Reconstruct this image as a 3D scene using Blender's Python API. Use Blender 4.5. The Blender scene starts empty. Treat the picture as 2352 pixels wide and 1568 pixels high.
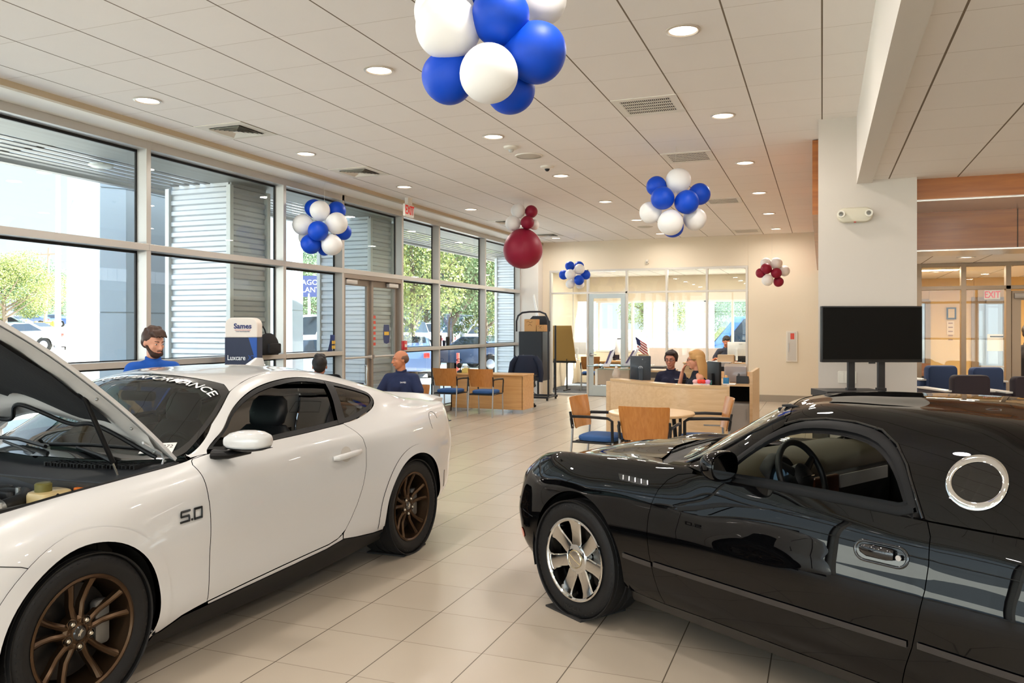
import bpy, bmesh, math, random
import numpy as np
from mathutils import Vector, Matrix
from mathutils.geometry import delaunay_2d_cdt
random.seed(7)
PI = math.pi
SC = bpy.context.scene
COL = SC.collection

# ------------------------------------------------------------------ materials
def lin(c):
    return tuple((v/255/12.92) if v/255 <= .04045 else ((v/255+.055)/1.055)**2.4 for v in c[:3]) + (1,)
MATS = {}
def M(name, rgb=(200,200,200), rough=.5, metal=0, coat=0, spec=.5, emit=None, es=0, alpha=1, trans=0, ior=1.45, bump=None, sub=0, var=None, coat_rough=.03):
    if name in MATS: return MATS[name]
    m = bpy.data.materials.new(name); m.use_nodes = True; nt = m.node_tree
    b = nt.nodes['Principled BSDF']
    b.inputs['Base Color'].default_value = lin(rgb)
    b.inputs['Roughness'].default_value = rough
    b.inputs['Metallic'].default_value = metal
    b.inputs['Coat Weight'].default_value = coat
    b.inputs['Coat Roughness'].default_value = coat_rough
    b.inputs['Specular IOR Level'].default_value = spec
    b.inputs['IOR'].default_value = ior
    b.inputs['Transmission Weight'].default_value = trans
    b.inputs['Alpha'].default_value = alpha
    if emit:
        b.inputs['Emission Color'].default_value = lin(emit); b.inputs['Emission Strength'].default_value = es
    if var or bump:
        tc = nt.nodes.new('ShaderNodeTexCoord')
    if var:   # (scale xyz, amount, detail) : noise variation of the base colour
        mp = nt.nodes.new('ShaderNodeMapping'); mp.inputs['Scale'].default_value = var[0]
        n = nt.nodes.new('ShaderNodeTexNoise'); n.inputs['Detail'].default_value = 5; n.inputs['Scale'].default_value = 1
        r = nt.nodes.new('ShaderNodeMapRange'); r.inputs['From Min'].default_value = .3; r.inputs['From Max'].default_value = .7
        r.inputs['To Min'].default_value = 1-var[1]; r.inputs['To Max'].default_value = 1+var[1]
        mx = nt.nodes.new('ShaderNodeVectorMath'); mx.operation = 'SCALE'; mx.inputs[0].default_value = lin(rgb)[:3]
        L = nt.links
        L.new(tc.outputs['Object'], mp.inputs[0]); L.new(mp.outputs[0], n.inputs['Vector']); L.new(n.outputs['Fac'], r.inputs['Value'])
        L.new(r.outputs[0], mx.inputs['Scale']); L.new(mx.outputs[0], b.inputs['Base Color'])
    if bump:  # (scale, strength)
        n2 = nt.nodes.new('ShaderNodeTexNoise'); n2.inputs['Scale'].default_value = bump[0]; n2.inputs['Detail'].default_value = 3
        bp = nt.nodes.new('ShaderNodeBump'); bp.inputs['Strength'].default_value = bump[1]; bp.inputs['Distance'].default_value = .002
        nt.links.new(tc.outputs['Object'], n2.inputs['Vector']); nt.links.new(n2.outputs['Fac'], bp.inputs['Height']); nt.links.new(bp.outputs[0], b.inputs['Normal'])
    MATS[name] = m
    return m

def glass(name, tint=(255,255,255), f=1.0, rough=0.0, ior=1.45):
    """sheet glass: transparent + fresnel mirror"""
    if name in MATS: return MATS[name]
    m = bpy.data.materials.new(name); m.use_nodes = True; nt = m.node_tree; nt.nodes.clear()
    o = nt.nodes.new('ShaderNodeOutputMaterial'); mx = nt.nodes.new('ShaderNodeMixShader')
    t = nt.nodes.new('ShaderNodeBsdfTransparent'); t.inputs[0].default_value = lin(tint)
    g = nt.nodes.new('ShaderNodeBsdfGlossy'); g.inputs['Roughness'].default_value = rough
    fr = nt.nodes.new('ShaderNodeLayerWeight'); pw = nt.nodes.new('ShaderNodeMath'); pw.operation = 'POWER'; pw.inputs[1].default_value = 4.5
    mu = nt.nodes.new('ShaderNodeMath'); mu.operation = 'MULTIPLY_ADD'; mu.inputs[1].default_value = .9*f; mu.inputs[2].default_value = .055*f; mu.use_clamp = True
    L = nt.links; L.new(fr.outputs['Facing'], pw.inputs[0])
    L.new(pw.outputs[0], mu.inputs[0]); L.new(mu.outputs[0], mx.inputs[0]); L.new(t.outputs[0], mx.inputs[1]); L.new(g.outputs[0], mx.inputs[2]); L.new(mx.outputs[0], o.inputs[0])
    MATS[name] = m
    return m

def grid_mat(name, rgb, line, rgb2, sx, sy, ox, oy, wx, wy, rough=.6, tone=.04, spec=.4, bumpd=.3, wear=None, noise_sc=1.4, grain=1.0):
    """square tiles in object x/y; lines of width wx (at constant x) and wy (at constant y)"""
    m = bpy.data.materials.new(name); m.use_nodes = True; nt = m.node_tree; L = nt.links
    b = nt.nodes['Principled BSDF']; b.inputs['Roughness'].default_value = rough; b.inputs['Specular IOR Level'].default_value = spec
    tc = nt.nodes.new('ShaderNodeTexCoord'); sp = nt.nodes.new('ShaderNodeSeparateXYZ'); L.new(tc.outputs['Object'], sp.inputs[0])
    def mth(op, a, bb=None):
        n = nt.nodes.new('ShaderNodeMath'); n.operation = op
        for i, q in enumerate((a, bb)):
            if q is None: continue
            if isinstance(q, (int, float)): n.inputs[i].default_value = q
            else: L.new(q, n.inputs[i])
        return n.outputs[0]
    def axis(out, s, o, w):
        u = mth('DIVIDE', mth('SUBTRACT', out, o), s)
        fl = mth('FLOOR', u); fr = mth('SUBTRACT', u, fl)
        d = mth('MULTIPLY', mth('ABSOLUTE', mth('SUBTRACT', mth('FRACT', mth('ADD', u, .5)), .5)), s)
        return fl, mth('LESS_THAN', d, w/2)
    fx, lx = axis(sp.outputs[0], sx, ox, wx); fy, ly = axis(sp.outputs[1], sy, oy, wy)
    cv = nt.nodes.new('ShaderNodeCombineXYZ'); L.new(fx, cv.inputs[0]); L.new(fy, cv.inputs[1])
    wn = nt.nodes.new('ShaderNodeTexWhiteNoise'); wn.noise_dimensions = '3D'; L.new(cv.outputs[0], wn.inputs['Vector'])
    ns = nt.nodes.new('ShaderNodeTexNoise'); ns.inputs['Scale'].default_value = noise_sc; ns.inputs['Detail'].default_value = 6; L.new(tc.outputs['Object'], ns.inputs['Vector'])
    val = mth('ADD', mth('MULTIPLY', mth('SUBTRACT', wn.outputs['Value'], .5), tone*2), mth('MULTIPLY', mth('SUBTRACT', ns.outputs['Fac'], .5), tone*4))
    val = mth('ADD', val, 1.0)
    sc = nt.nodes.new('ShaderNodeVectorMath'); sc.operation = 'SCALE'; sc.inputs[0].default_value = lin(rgb)[:3]; L.new(val, sc.inputs['Scale'])
    m1 = nt.nodes.new('ShaderNodeMix'); m1.data_type = 'RGBA'; L.new(ly, m1.inputs[0]); L.new(sc.outputs[0], m1.inputs[6]); m1.inputs[7].default_value = lin(rgb2)
    m2 = nt.nodes.new('ShaderNodeMix'); m2.data_type = 'RGBA'; L.new(lx, m2.inputs[0]); L.new(m1.outputs[2], m2.inputs[6]); m2.inputs[7].default_value = lin(line)
    L.new(m2.outputs[2], b.inputs['Base Color'])
    if bumpd:
        n2 = nt.nodes.new('ShaderNodeTexNoise'); n2.inputs['Scale'].default_value = wear or 60; n2.inputs['Detail'].default_value = 4; L.new(tc.outputs['Object'], n2.inputs['Vector'])
        h = mth('SUBTRACT', mth('MULTIPLY', n2.outputs['Fac'], grain), mth('MULTIPLY', mth('MAXIMUM', lx, ly), 2.0))
        bp = nt.nodes.new('ShaderNodeBump'); bp.inputs['Strength'].default_value = bumpd; bp.inputs['Distance'].default_value = .001
        L.new(h, bp.inputs['Height']); L.new(bp.outputs[0], b.inputs['Normal'])
        rr = mth('ADD', mth('MULTIPLY', mth('SUBTRACT', ns.outputs['Fac'], .5), .08*grain), rough)
        L.new(rr, b.inputs['Roughness'])
    MATS[name] = m
    return m

def wood(name, c1, c2, axis='Z', scale=6, rough=.4, coat=.15):
    """veneer: stretched noise between two tones"""
    m = bpy.data.materials.new(name); m.use_nodes = True; nt = m.node_tree; L = nt.links
    b = nt.nodes['Principled BSDF']; b.inputs['Roughness'].default_value = rough; b.inputs['Coat Weight'].default_value = coat; b.inputs['Coat Roughness'].default_value = .2
    tc = nt.nodes.new('ShaderNodeTexCoord'); mp = nt.nodes.new('ShaderNodeMapping')
    s = [scale*5]*3; s['XYZ'.index(axis)] = scale*.35; mp.inputs['Scale'].default_value = s
    n = nt.nodes.new('ShaderNodeTexNoise'); n.inputs['Scale'].default_value = 1; n.inputs['Detail'].default_value = 6; n.inputs['Distortion'].default_value = .6
    r = nt.nodes.new('ShaderNodeValToRGB'); r.color_ramp.elements[0].position = .32; r.color_ramp.elements[1].position = .7
    r.color_ramp.elements[0].color = lin(c1); r.color_ramp.elements[1].color = lin(c2)
    L.new(tc.outputs['Object'], mp.inputs[0]); L.new(mp.outputs[0], n.inputs['Vector']); L.new(n.outputs['Fac'], r.inputs[0]); L.new(r.outputs[0], b.inputs['Base Color'])
    MATS[name] = m
    return m

# ------------------------------------------------------------------ objects
def link(o, parent=None):
    COL.objects.link(o)
    if parent: o.parent = parent
    return o
def tag(o, label=None, cat=None, group=None, kind=None):
    if label: o['label'] = label
    if cat: o['category'] = cat
    if group: o['group'] = group
    if kind: o['kind'] = kind
    return o
def thing(name, label, cat, loc=(0,0,0), rz=0, group=None):
    o = bpy.data.objects.new(name, None); o.empty_display_size = .1; link(o)
    o.location = loc; o.rotation_euler = (0,0,rz)
    return tag(o, label, cat, group)
def mesh_obj(name, verts, faces, mat, parent=None, smooth=False, loc=None, auto=None):
    me = bpy.data.meshes.new(name); me.from_pydata([tuple(v) for v in verts], [], faces)
    bm = bmesh.new(); bm.from_mesh(me); bmesh.ops.recalc_face_normals(bm, faces=bm.faces); bm.to_mesh(me); bm.free()
    if smooth:
        me.shade_smooth()
        if auto: me.set_sharp_from_angle(angle=math.radians(auto))
    for mm in (mat if isinstance(mat, (list, tuple)) else [mat]): me.materials.append(mm)
    o = link(bpy.data.objects.new(name, me), parent)
    if loc: o.location = loc
    return o
def copy_tree(o, parent=None):
    c = o.copy(); COL.objects.link(c)
    if parent: c.parent = parent
    for ch in list(o.children): copy_tree(ch, c)
    return c

class MB:
    """collects shapes into one mesh"""
    def __init__(s): s.v = []; s.f = []; s.mi = []; s.cur = 0; s.nb = 0
    def add(s, vs, fs):
        n = len(s.v); s.v += [tuple(v) for v in vs]; s.f += [tuple(i+n for i in f) for f in fs]; s.mi += [s.cur]*len(fs); return s
    def box(s, x0, x1, y0, y1, z0, z1, rz=0, rot=None, piv=None):
        e = s.nb%5*.0005; s.nb += 1
        if min(abs(x1-x0),abs(y1-y0),abs(z1-z0)) < .006: e = 0
        p = [(x,y,z) for x in (x0+e,x1-e) for y in (y0+e,y1-e) for z in (z0+e,z1-e)]
        if rz or rot:
            R = rot or Matrix.Rotation(rz, 3, 'Z'); c = Vector(piv if piv else ((x0+x1)/2,(y0+y1)/2,(z0+z1)/2))
            p = [tuple(R @ (Vector(q)-c) + c) for q in p]
        return s.add(p, [(0,1,3,2),(4,6,7,5),(0,4,5,1),(2,3,7,6),(0,2,6,4),(1,5,7,3)])
    def rbox(s, x0, x1, y0, y1, z0, z1, r=.02, n=4, axis='z'):
        """box with rounded edges around one axis and softened ends"""
        def rr(a0,a1,b0,b1,rad):
            out = []
            for cx,cy,st in ((a1-rad,b1-rad,0),(a0+rad,b1-rad,1),(a0+rad,b0+rad,2),(a1-rad,b0+rad,3)):
                for k in range(n+1):
                    t = (st+k/n)*PI/2; out.append((cx+rad*math.cos(t), cy+rad*math.sin(t)))
            return out
        ax = {'z':((x0,x1,y0,y1),(z0,z1),lambda a,b,c:(a,b,c)), 'y':((x0,x1,z0,z1),(y0,y1),lambda a,b,c:(a,c,b)), 'x':((y0,y1,z0,z1),(x0,x1),lambda a,b,c:(c,a,b))}[axis]
        (a0,a1,b0,b1),(c0,c1),fn = ax
        e = min(r*.5, (c1-c0)*.45); rings = []
        for c,ins in ((c0,e),(c0+e*.3,e*.3),(c0+e,0),(c1-e,0),(c1-e*.3,e*.3),(c1,e)):
            rings.append([fn(a,b,c) for a,b in rr(a0+ins,a1-ins,b0+ins,b1-ins,max(min(r-ins*.6,(a1-a0)/2-ins-1e-4,(b1-b0)/2-ins-1e-4),.0005))])
        return s.loft(rings, True, True)
    def loft(s, rings, closed=True, caps=True):
        n = len(rings[0]); vs = [p for r in rings for p in r]; fs = []
        for i in range(len(rings)-1):
            for j in range(n if closed else n-1):
                k = (j+1) % n; fs.append((i*n+j, i*n+k, (i+1)*n+k, (i+1)*n+j))
        if caps and closed:
            fs.append(tuple(range(n))[::-1]); fs.append(tuple(range((len(rings)-1)*n, len(rings)*n)))
        return s.add(vs, fs)
    def cyl(s, p0, p1, r0, r1=None, n=16, caps=True):
        r1 = r0 if r1 is None else r1
        p0, p1 = Vector(p0), Vector(p1); d = (p1-p0).normalized()
        a = d.orthogonal().normalized(); b = d.cross(a)
        R = [[tuple(p + a*(r*math.cos(2*PI*k/n)) + b*(r*math.sin(2*PI*k/n))) for k in range(n)] for p, r in ((p0,r0),(p1,r1))]
        return s.loft(R, True, caps)
    def tube(s, path, r, n=10, closed=False, flat=None):
        P = [Vector(p) for p in path]; rings = []; m = len(P)
        up = None
        for i in range(m):
            if closed: t = (P[(i+1)%m]-P[i-1]).normalized()
            else: t = (P[min(i+1,m-1)]-P[max(i-1,0)]).normalized()
            if up is None: up = t.orthogonal().normalized() if not flat else Vector(flat)
            up = (up - t*up.dot(t)).normalized(); b = t.cross(up)
            rr = r[i] if isinstance(r, (list, tuple)) else r
            ra, rb = rr if isinstance(rr, tuple) else (rr, rr)
            rings.append([tuple(P[i] + up*(ra*math.cos(2*PI*k/n)) + b*(rb*math.sin(2*PI*k/n))) for k in range(n)])
        if closed: rings.append(rings[0]); return s.loft(rings, True, False)
        return s.loft(rings, True, True)
    def lathe(s, prof, c=(0,0,0), axis='z', n=32, a0=0, a1=2*PI):
        """prof: (radius, height) pairs; revolved about the axis through c"""
        full = abs(a1-a0-2*PI) < 1e-6; m = n if full else n+1; rings = []
        for k in range(m):
            t = a0+(a1-a0)*k/n; ring = []
            for r, h in prof:
                q = {'z':(r*math.cos(t), r*math.sin(t), h), 'y':(r*math.cos(t), h, r*math.sin(t)), 'x':(h, r*math.cos(t), r*math.sin(t))}[axis]
                ring.append((c[0]+q[0], c[1]+q[1], c[2]+q[2]))
            rings.append(ring)
        if full: rings.append(rings[0])
        return s.loft(rings, False, False)
    def prism(s, poly, h0, h1, fn=lambda a,b,h:(a,b,h)):
        n = len(poly); vs = [fn(a,b,h0) for a,b in poly]+[fn(a,b,h1) for a,b in poly]
        return s.add(vs, [tuple(range(n))[::-1], tuple(range(n,2*n))]+[(i,(i+1)%n,n+(i+1)%n,n+i) for i in range(n)])
    def ball(s, c, r, n=20, m=12, sc=(1,1,1)):
        vs = []; fs = []
        for i in range(m+1):
            t = PI*i/m
            for j in range(n):
                p = 2*PI*j/n; vs.append((c[0]+sc[0]*r*math.sin(t)*math.cos(p), c[1]+sc[1]*r*math.sin(t)*math.sin(p), c[2]+sc[2]*r*math.cos(t)))
        for i in range(m):
            for j in range(n):
                k = (j+1)%n; fs.append((i*n+j, i*n+k, (i+1)*n+k, (i+1)*n+j))
        return s.add(vs, fs)
    def obj(s, name, mat, parent=None, smooth=False, bevel=0, auto=40, loc=None, seg=2):
        me = bpy.data.meshes.new(name); me.from_pydata(s.v, [], s.f)
        mats = mat if isinstance(mat, (list, tuple)) else [mat]
        for mm in mats: me.materials.append(mm)
        if len(mats) > 1: me.polygons.foreach_set('material_index', s.mi)
        bm = bmesh.new(); bm.from_mesh(me)
        bmesh.ops.remove_doubles(bm, verts=bm.verts, dist=1e-5)
        bmesh.ops.recalc_face_normals(bm, faces=bm.faces); bm.to_mesh(me); bm.free()
        if smooth:
            me.shade_smooth()
            if auto: me.set_sharp_from_angle(angle=math.radians(auto))
        o = link(bpy.data.objects.new(name, me), parent)
        if loc: o.location = loc
        if bevel:
            md = o.modifiers.new('bevel', 'BEVEL'); md.width = bevel; md.segments = seg; md.limit_method = 'ANGLE'; md.angle_limit = math.radians(50)
        return o
def BOX(name, mat, x0, x1, y0, y1, z0, z1, parent=None, bevel=0, **k):
    return MB().box(x0,x1,y0,y1,z0,z1,**k).obj(name, mat, parent, bevel=bevel)
def struct(o): o['kind'] = 'structure'; return o

def text(name, s, size, mat, parent=None, loc=(0,0,0), rot=(0,0,0), extrude=.001, align='CENTER', sx=1, bold=0, shear=0, font_off=0):
    cu = bpy.data.curves.new(name, 'FONT'); cu.body = s; cu.size = size; cu.extrude = extrude; cu.align_x = align; cu.align_y = 'CENTER'
    cu.offset = bold; cu.shear = shear; cu.resolution_u = 3
    tmp = bpy.data.objects.new(name, cu); COL.objects.link(tmp)
    bpy.context.view_layer.update()
    me = bpy.data.meshes.new_from_object(tmp.evaluated_get(bpy.context.evaluated_depsgraph_get()))
    bpy.data.objects.remove(tmp); bpy.data.curves.remove(cu)
    me.materials.clear(); me.materials.append(mat)
    o = link(bpy.data.objects.new(name, me), parent); o.location = loc; o.rotation_euler = rot; o.scale = (sx,1,1)
    return o

# ------------------------------------------------------------------ camera
H = 1.65; F = 1855.0; TH = math.radians(21.0)
cam = bpy.data.objects.new('camera', bpy.data.cameras.new('camera')); COL.objects.link(cam); SC.camera = cam
cam.location = (0,0,H); cam.rotation_euler = (PI/2, 0, TH)
cam.data.sensor_width = 36; cam.data.sensor_fit = 'HORIZONTAL'; cam.data.lens = F/2352*36
cam.data.shift_y = -(784-752)/2352; cam.data.clip_start = .05; cam.data.clip_end = 500
def ray(px, py):
    u = (px-1176)/F; return (u*math.cos(TH)-math.sin(TH), u*math.sin(TH)+math.cos(TH), (752-py)/F)
def onZ(px, py, z):
    r = ray(px,py); t = (z-H)/r[2]; return (t*r[0], t*r[1], z)
def onX(px, py, X):
    r = ray(px,py); t = X/r[0]; return (X, t*r[1], H+t*r[2])
def onY(px, py, Y):
    r = ray(px,py); t = Y/r[1]; return (t*r[0], Y, H+t*r[2])
def onT(px, py, t):
    r = ray(px,py); return (t*r[0], t*r[1], H+t*r[2])
# ================================================================== THE SETTING
CZ = 3.735; WX = -6.88; BY = 18.85
mWall = M('cream_paint', (232,220,198), .75, bump=(180,.06))
mWallW = M('ivory_paint', (224,217,208), .75, bump=(180,.06))
mTan = M('tan_trim_paint', (196,178,150), .6)
mTile = grid_mat('ceiling_tile', (244,238,232), (128,114,98), (214,204,194), .6096, .6096, 0.0, 4.2, .012, .006, rough=.85, tone=.008, spec=.2, bumpd=.25, wear=220, noise_sc=3)
mFloor = grid_mat('porcelain_floor', (188,175,158), (98,88,76), (142,130,116), .457, .457, -2.065, 4.22, .006, .0045, rough=.27, tone=.03, spec=.5, bumpd=.1, wear=14, noise_sc=1.3, grain=0.0)
mAlu = M('clear_anodised_aluminium', (196,192,186), .38, .35)
mAluD = M('bronze_grey_aluminium', (150,138,126), .45, .25)
mGask = M('black_gasket', (14,14,15), .6)
mGlass = glass('window_glass', (236,244,243), 1.0)
mGlassI = glass('partition_glass', (244,248,247), 1.0)
mWhiteM = M('white_metal', (236,234,228), .4)
mBlackP = M('black_plastic', (22,22,24), .45)
mDark = M('dark_cavity', (30,27,24), .8)
mCarpet = M('slate_carpet', (78,80,86), .95, bump=(300,.5))
mConc = M('concrete_paving', (205,200,188), .9, var=((.6,.6,.6),.06))
mWoodF = wood('amber_wood_panel', (150,84,24), (186,112,44), 'X', 3, .32, .4)
mSteel = M('brushed_steel_soffit', (226,220,212), .3, .85)

# floor / ceiling
def quad(name, x0,x1,y0,y1,z,mat):
    return mesh_obj(name, [(x0,y0,z),(x1,y0,z),(x1,y1,z),(x0,y1,z)], [(0,1,2,3)], mat)
struct(BOX('floor', mFloor, -6.98, 9, -8, BY+.02, -.12, 0))
struct(BOX('floor_office', mCarpet, -6.98, -.2, BY+.02, 23.6, -.12, .004))
fl3 = struct(BOX('floor_lobby', mFloor, -.2, 9, BY+.02, 23.6, -.12, 0))
mb = MB().box(-6.45, .32, -8, BY, CZ, CZ+.25)
struct(mb.obj('ceiling', mTile))
struct(BOX('ceiling_side', mTile, .46, 9, -8, 8.82, 3.10, 3.4))
struct(BOX('ceiling_lobby', mTile, .86, 9, 10.5, 20, 2.49, 2.7))
struct(BOX('ceiling_rear', mTile, .32, 1.2, 9.55, BY, CZ, CZ+.25))
struct(BOX('ceiling_office', mTile, -6.9, -.2, BY+.14, 23.6, 3.15, 3.4))
struct(BOX('ceiling_roof', M('roof_deck', (120,116,110), .9), -7.1, 9.2, -8.2, 24, CZ+.26, CZ+.45))
# bulkhead and soffit above the window wall
struct(BOX('trim_1', mTan, -6.47, -6.41, -8, BY, 3.68, CZ+.02))
struct(BOX('trim_2', M('soffit_paint', (255,250,240), .7), -7.1, -6.465, -8, BY, 3.69, CZ+.2))
struct(BOX('wall_parapet', M('parapet_panel', (214,216,216), .5), -7.16, -6.95, -14, 26, 3.82, 8.2))
# main beam, column, right side
struct(BOX('trim_3', mWallW, .32, .46, -8, 8.69, 3.07, CZ+.1))
struct(BOX('wall_column', M('column_paint', (208,199,189), .75, bump=(180,.06)), -.035, .855, 8.67, 9.55, 0, CZ+.05))
struct(BOX('trim_4', mWoodF, -.10, -.036, 9.56, BY-.02, 2.9, CZ-.01))
# wood fascias and steel soffits of the lobby bulkhead
struct(BOX('trim_5', mWoodF, .856, 9, 8.80, 8.86, 2.90, 3.14))
struct(BOX('trim_6', mSteel, .856, 9, 8.86, 9.75, 2.89, 2.915))
struct(BOX('trim_7', mWoodF, .856, 9, 9.75, 9.81, 2.49, 2.90))
struct(BOX('trim_8', mSteel, .856, 9, 9.81, 10.5, 2.478, 2.50))
for i, sx in enumerate((1.9, 2.98, 4.2)):
    struct(BOX('trim_%d' % (9+i), M('seam_line', (70,60,50), .6), sx, sx+.008, 9.745, 9.752, 2.49, 2.89))
# walls
mb = MB().box(-6.46, -6.25, BY, BY+.14, 0, CZ)
mb.box(-1.55, 1.2, BY, BY+.14, 0, CZ).box(-6.25, -1.55, BY, BY+.14, 3.045, CZ)
struct(mb.obj('wall_back', mWall))
struct(BOX('wall_corner', mWallW, -6.98, -6.42, 18.5, BY+.14, 0, CZ))
struct(BOX('wall_office_right', mWall, -.95, -.83, BY+.14, 23.4, 0, 3.2))
struct(BOX('wall_lobby', M('honey_paint', (214,178,118), .7), 3.4, 3.52, 11.9, 20, 0, 0.02))
mH = MATS['honey_paint']
struct(BOX('baseboard_back', M('stone_base', (165,155,140), .5), -1.55, -.03, BY-.012, BY, 0, .15))
struct(BOX('baseboard_column', MATS['stone_base'], -.045, .865, 8.66, 8.67, 0, .15))
struct(BOX('wall_right', mWall, 9, 9.12, -8, 20, 0, 3.8))
struct(BOX('wall_lobby_left', mH, .87, .97, 11.95, 20, 0, 2.49))

# ---------------- window wall on the left
def window_wall():
    ys = [-7.9,-5.15,-2.75,-.35,2.05,4.45,6.83,9.23,10.68,12.57,14.03,16.32,18.5]
    mb = MB(); gk = MB()
    for y in ys:
        mb.box(WX-.16, WX, y-.0325, y+.0325, 0, 3.69)
    mb.box(WX-.16, WX, -8, 18.5, 3.60, 3.69)
    mb.box(WX-.16, WX, -8, 18.5, 0, .12)
    segs = [(a,b) for a,b in zip(ys,ys[1:])]
    for a,b in segs:
        if abs(a-10.68) > .01:
            mb.box(WX-.16, WX+.02, a, b, 1.225, 1.29)
        mb.box(WX-.16, WX+.005, a, b, 2.49, 2.565)
        for z0,z1 in ((.12,1.225),(1.29,2.49),(2.565,3.60)):
            if abs(a-10.68) < .01 and z0 < 2.5: continue
            for g in ((a+.0325,a+.052),(b-.052,b-.0325)): gk.box(WX-.158,WX-.135,g[0],g[1],z0,z1)
            gk.box(WX-.158,WX-.135,a+.03,b-.03,z1-.028,z1); gk.box(WX-.158,WX-.135,a+.03,b-.03,z0,z0+.012)
    fr = struct(mb.obj('window_1', mAlu, bevel=.003)); 
    g = gk.obj('window_gasket', mGask, fr)
    gl = MB()
    for a,b in segs:
        if abs(a-10.68) < .01:
            gl.box(WX-.145,WX-.139,a+.03,b-.03,2.565,3.60); continue
        for z0,z1 in ((.12,1.225),(1.29,2.49),(2.565,3.60)):
            gl.add([(WX-.14,a+.03,z0),(WX-.14,b-.03,z0),(WX-.14,b-.03,z1),(WX-.14,a+.03,z1)],[(0,1,2,3)])
    gl.obj('window_glass', mGlass, fr)
    # double door
    for i,(a,b,hs) in enumerate(((10.72,11.60,1),(11.63,12.53,-1))):
        X0 = WX-.13; d = MB()
        sw = .085
        d.box(X0,X0+.045,a,a+sw,.01,2.42).box(X0,X0+.045,b-sw,b,.01,2.42).box(X0,X0+.045,a,b,2.32,2.42).box(X0,X0+.045,a,b,.01,.26)
        dr = struct(d.obj('door_%d' % (i+1), mAluD, bevel=.003))
        mesh_obj('door_glass', [(X0+.02,a+sw,.26),(X0+.02,b-sw,.26),(X0+.02,b-sw,2.32),(X0+.02,a+sw,2.32)], [(0,1,2,3)], mGlass, dr)
        MB().cyl((X0+.09,a+.03,1.17),(X0+.09,b-.03,1.17),.017,n=12).box(X0+.04,X0+.1,a+.02,a+.06,1.14,1.2).box(X0+.04,X0+.1,b-.06,b-.02,1.14,1.2).obj('push_bar', mAlu, dr, True)
        hy = b-.16 if hs > 0 else a+.16
        if hs > 0: MB().tube([(X0+.045,hy,.72),(X0+.085,hy,.72),(X0+.09,hy,.75),(X0+.09,hy,1.0),(X0+.085,hy,1.03),(X0+.045,hy,1.03)],.014,10).obj('door_handle', M('satin_chrome',(215,215,212),.2,.9), dr, True)
        cy = a+.12 if hs > 0 else b-.36
        c = MB().rbox(X0+.05,X0+.12,cy-.05,cy+.27,2.335,2.40,.012)
        c.obj('door_closer', mAlu, dr, True)
        MB().box(X0+.07,X0+.09,cy+.02,cy+.34,2.405,2.42).box(X0+.0,X0+.09,cy+.32,cy+.345,2.405,2.43).obj('closer_arm', mAluD, dr)
        if hs < 0:
            st = MB().prism([(-.0,-.05),(.085,-.03),(.11,.06),(.10,.2),(.085,.28),(-.085,.28),(-.10,.2),(-.11,.06),(-.085,-.03)],0,.002,lambda p,q,h:(X0+.023+h,b-.35+p,1.42+q))
            st.obj('door_sticker', M('sticker_blue',(36,52,104),.4), dr)
            MB().box(X0+.026,X0+.028,b-.43,b-.27,1.52,1.58).obj('door_sticker', M('sticker_gold',(222,180,60),.4), dr)
            r = MB()
            for k in range(6): r.box(X0+.023,X0+.025,a+.12,a+.19,1.35+k*.09,1.40+k*.09)
            r.obj('door_sticker', M('sticker_red',(214,80,64),.4), dr)
    fb = MB().box(WX-.16,WX,10.71,10.735,0,2.49).box(WX-.16,WX,12.51,12.54,0,2.49).box(WX-.16,WX,10.7,12.55,2.42,2.49).box(WX-.1,WX-.05,11.595,11.635,.01,2.42)
    struct(fb.obj('door_3', mAluD))
window_wall()

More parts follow.
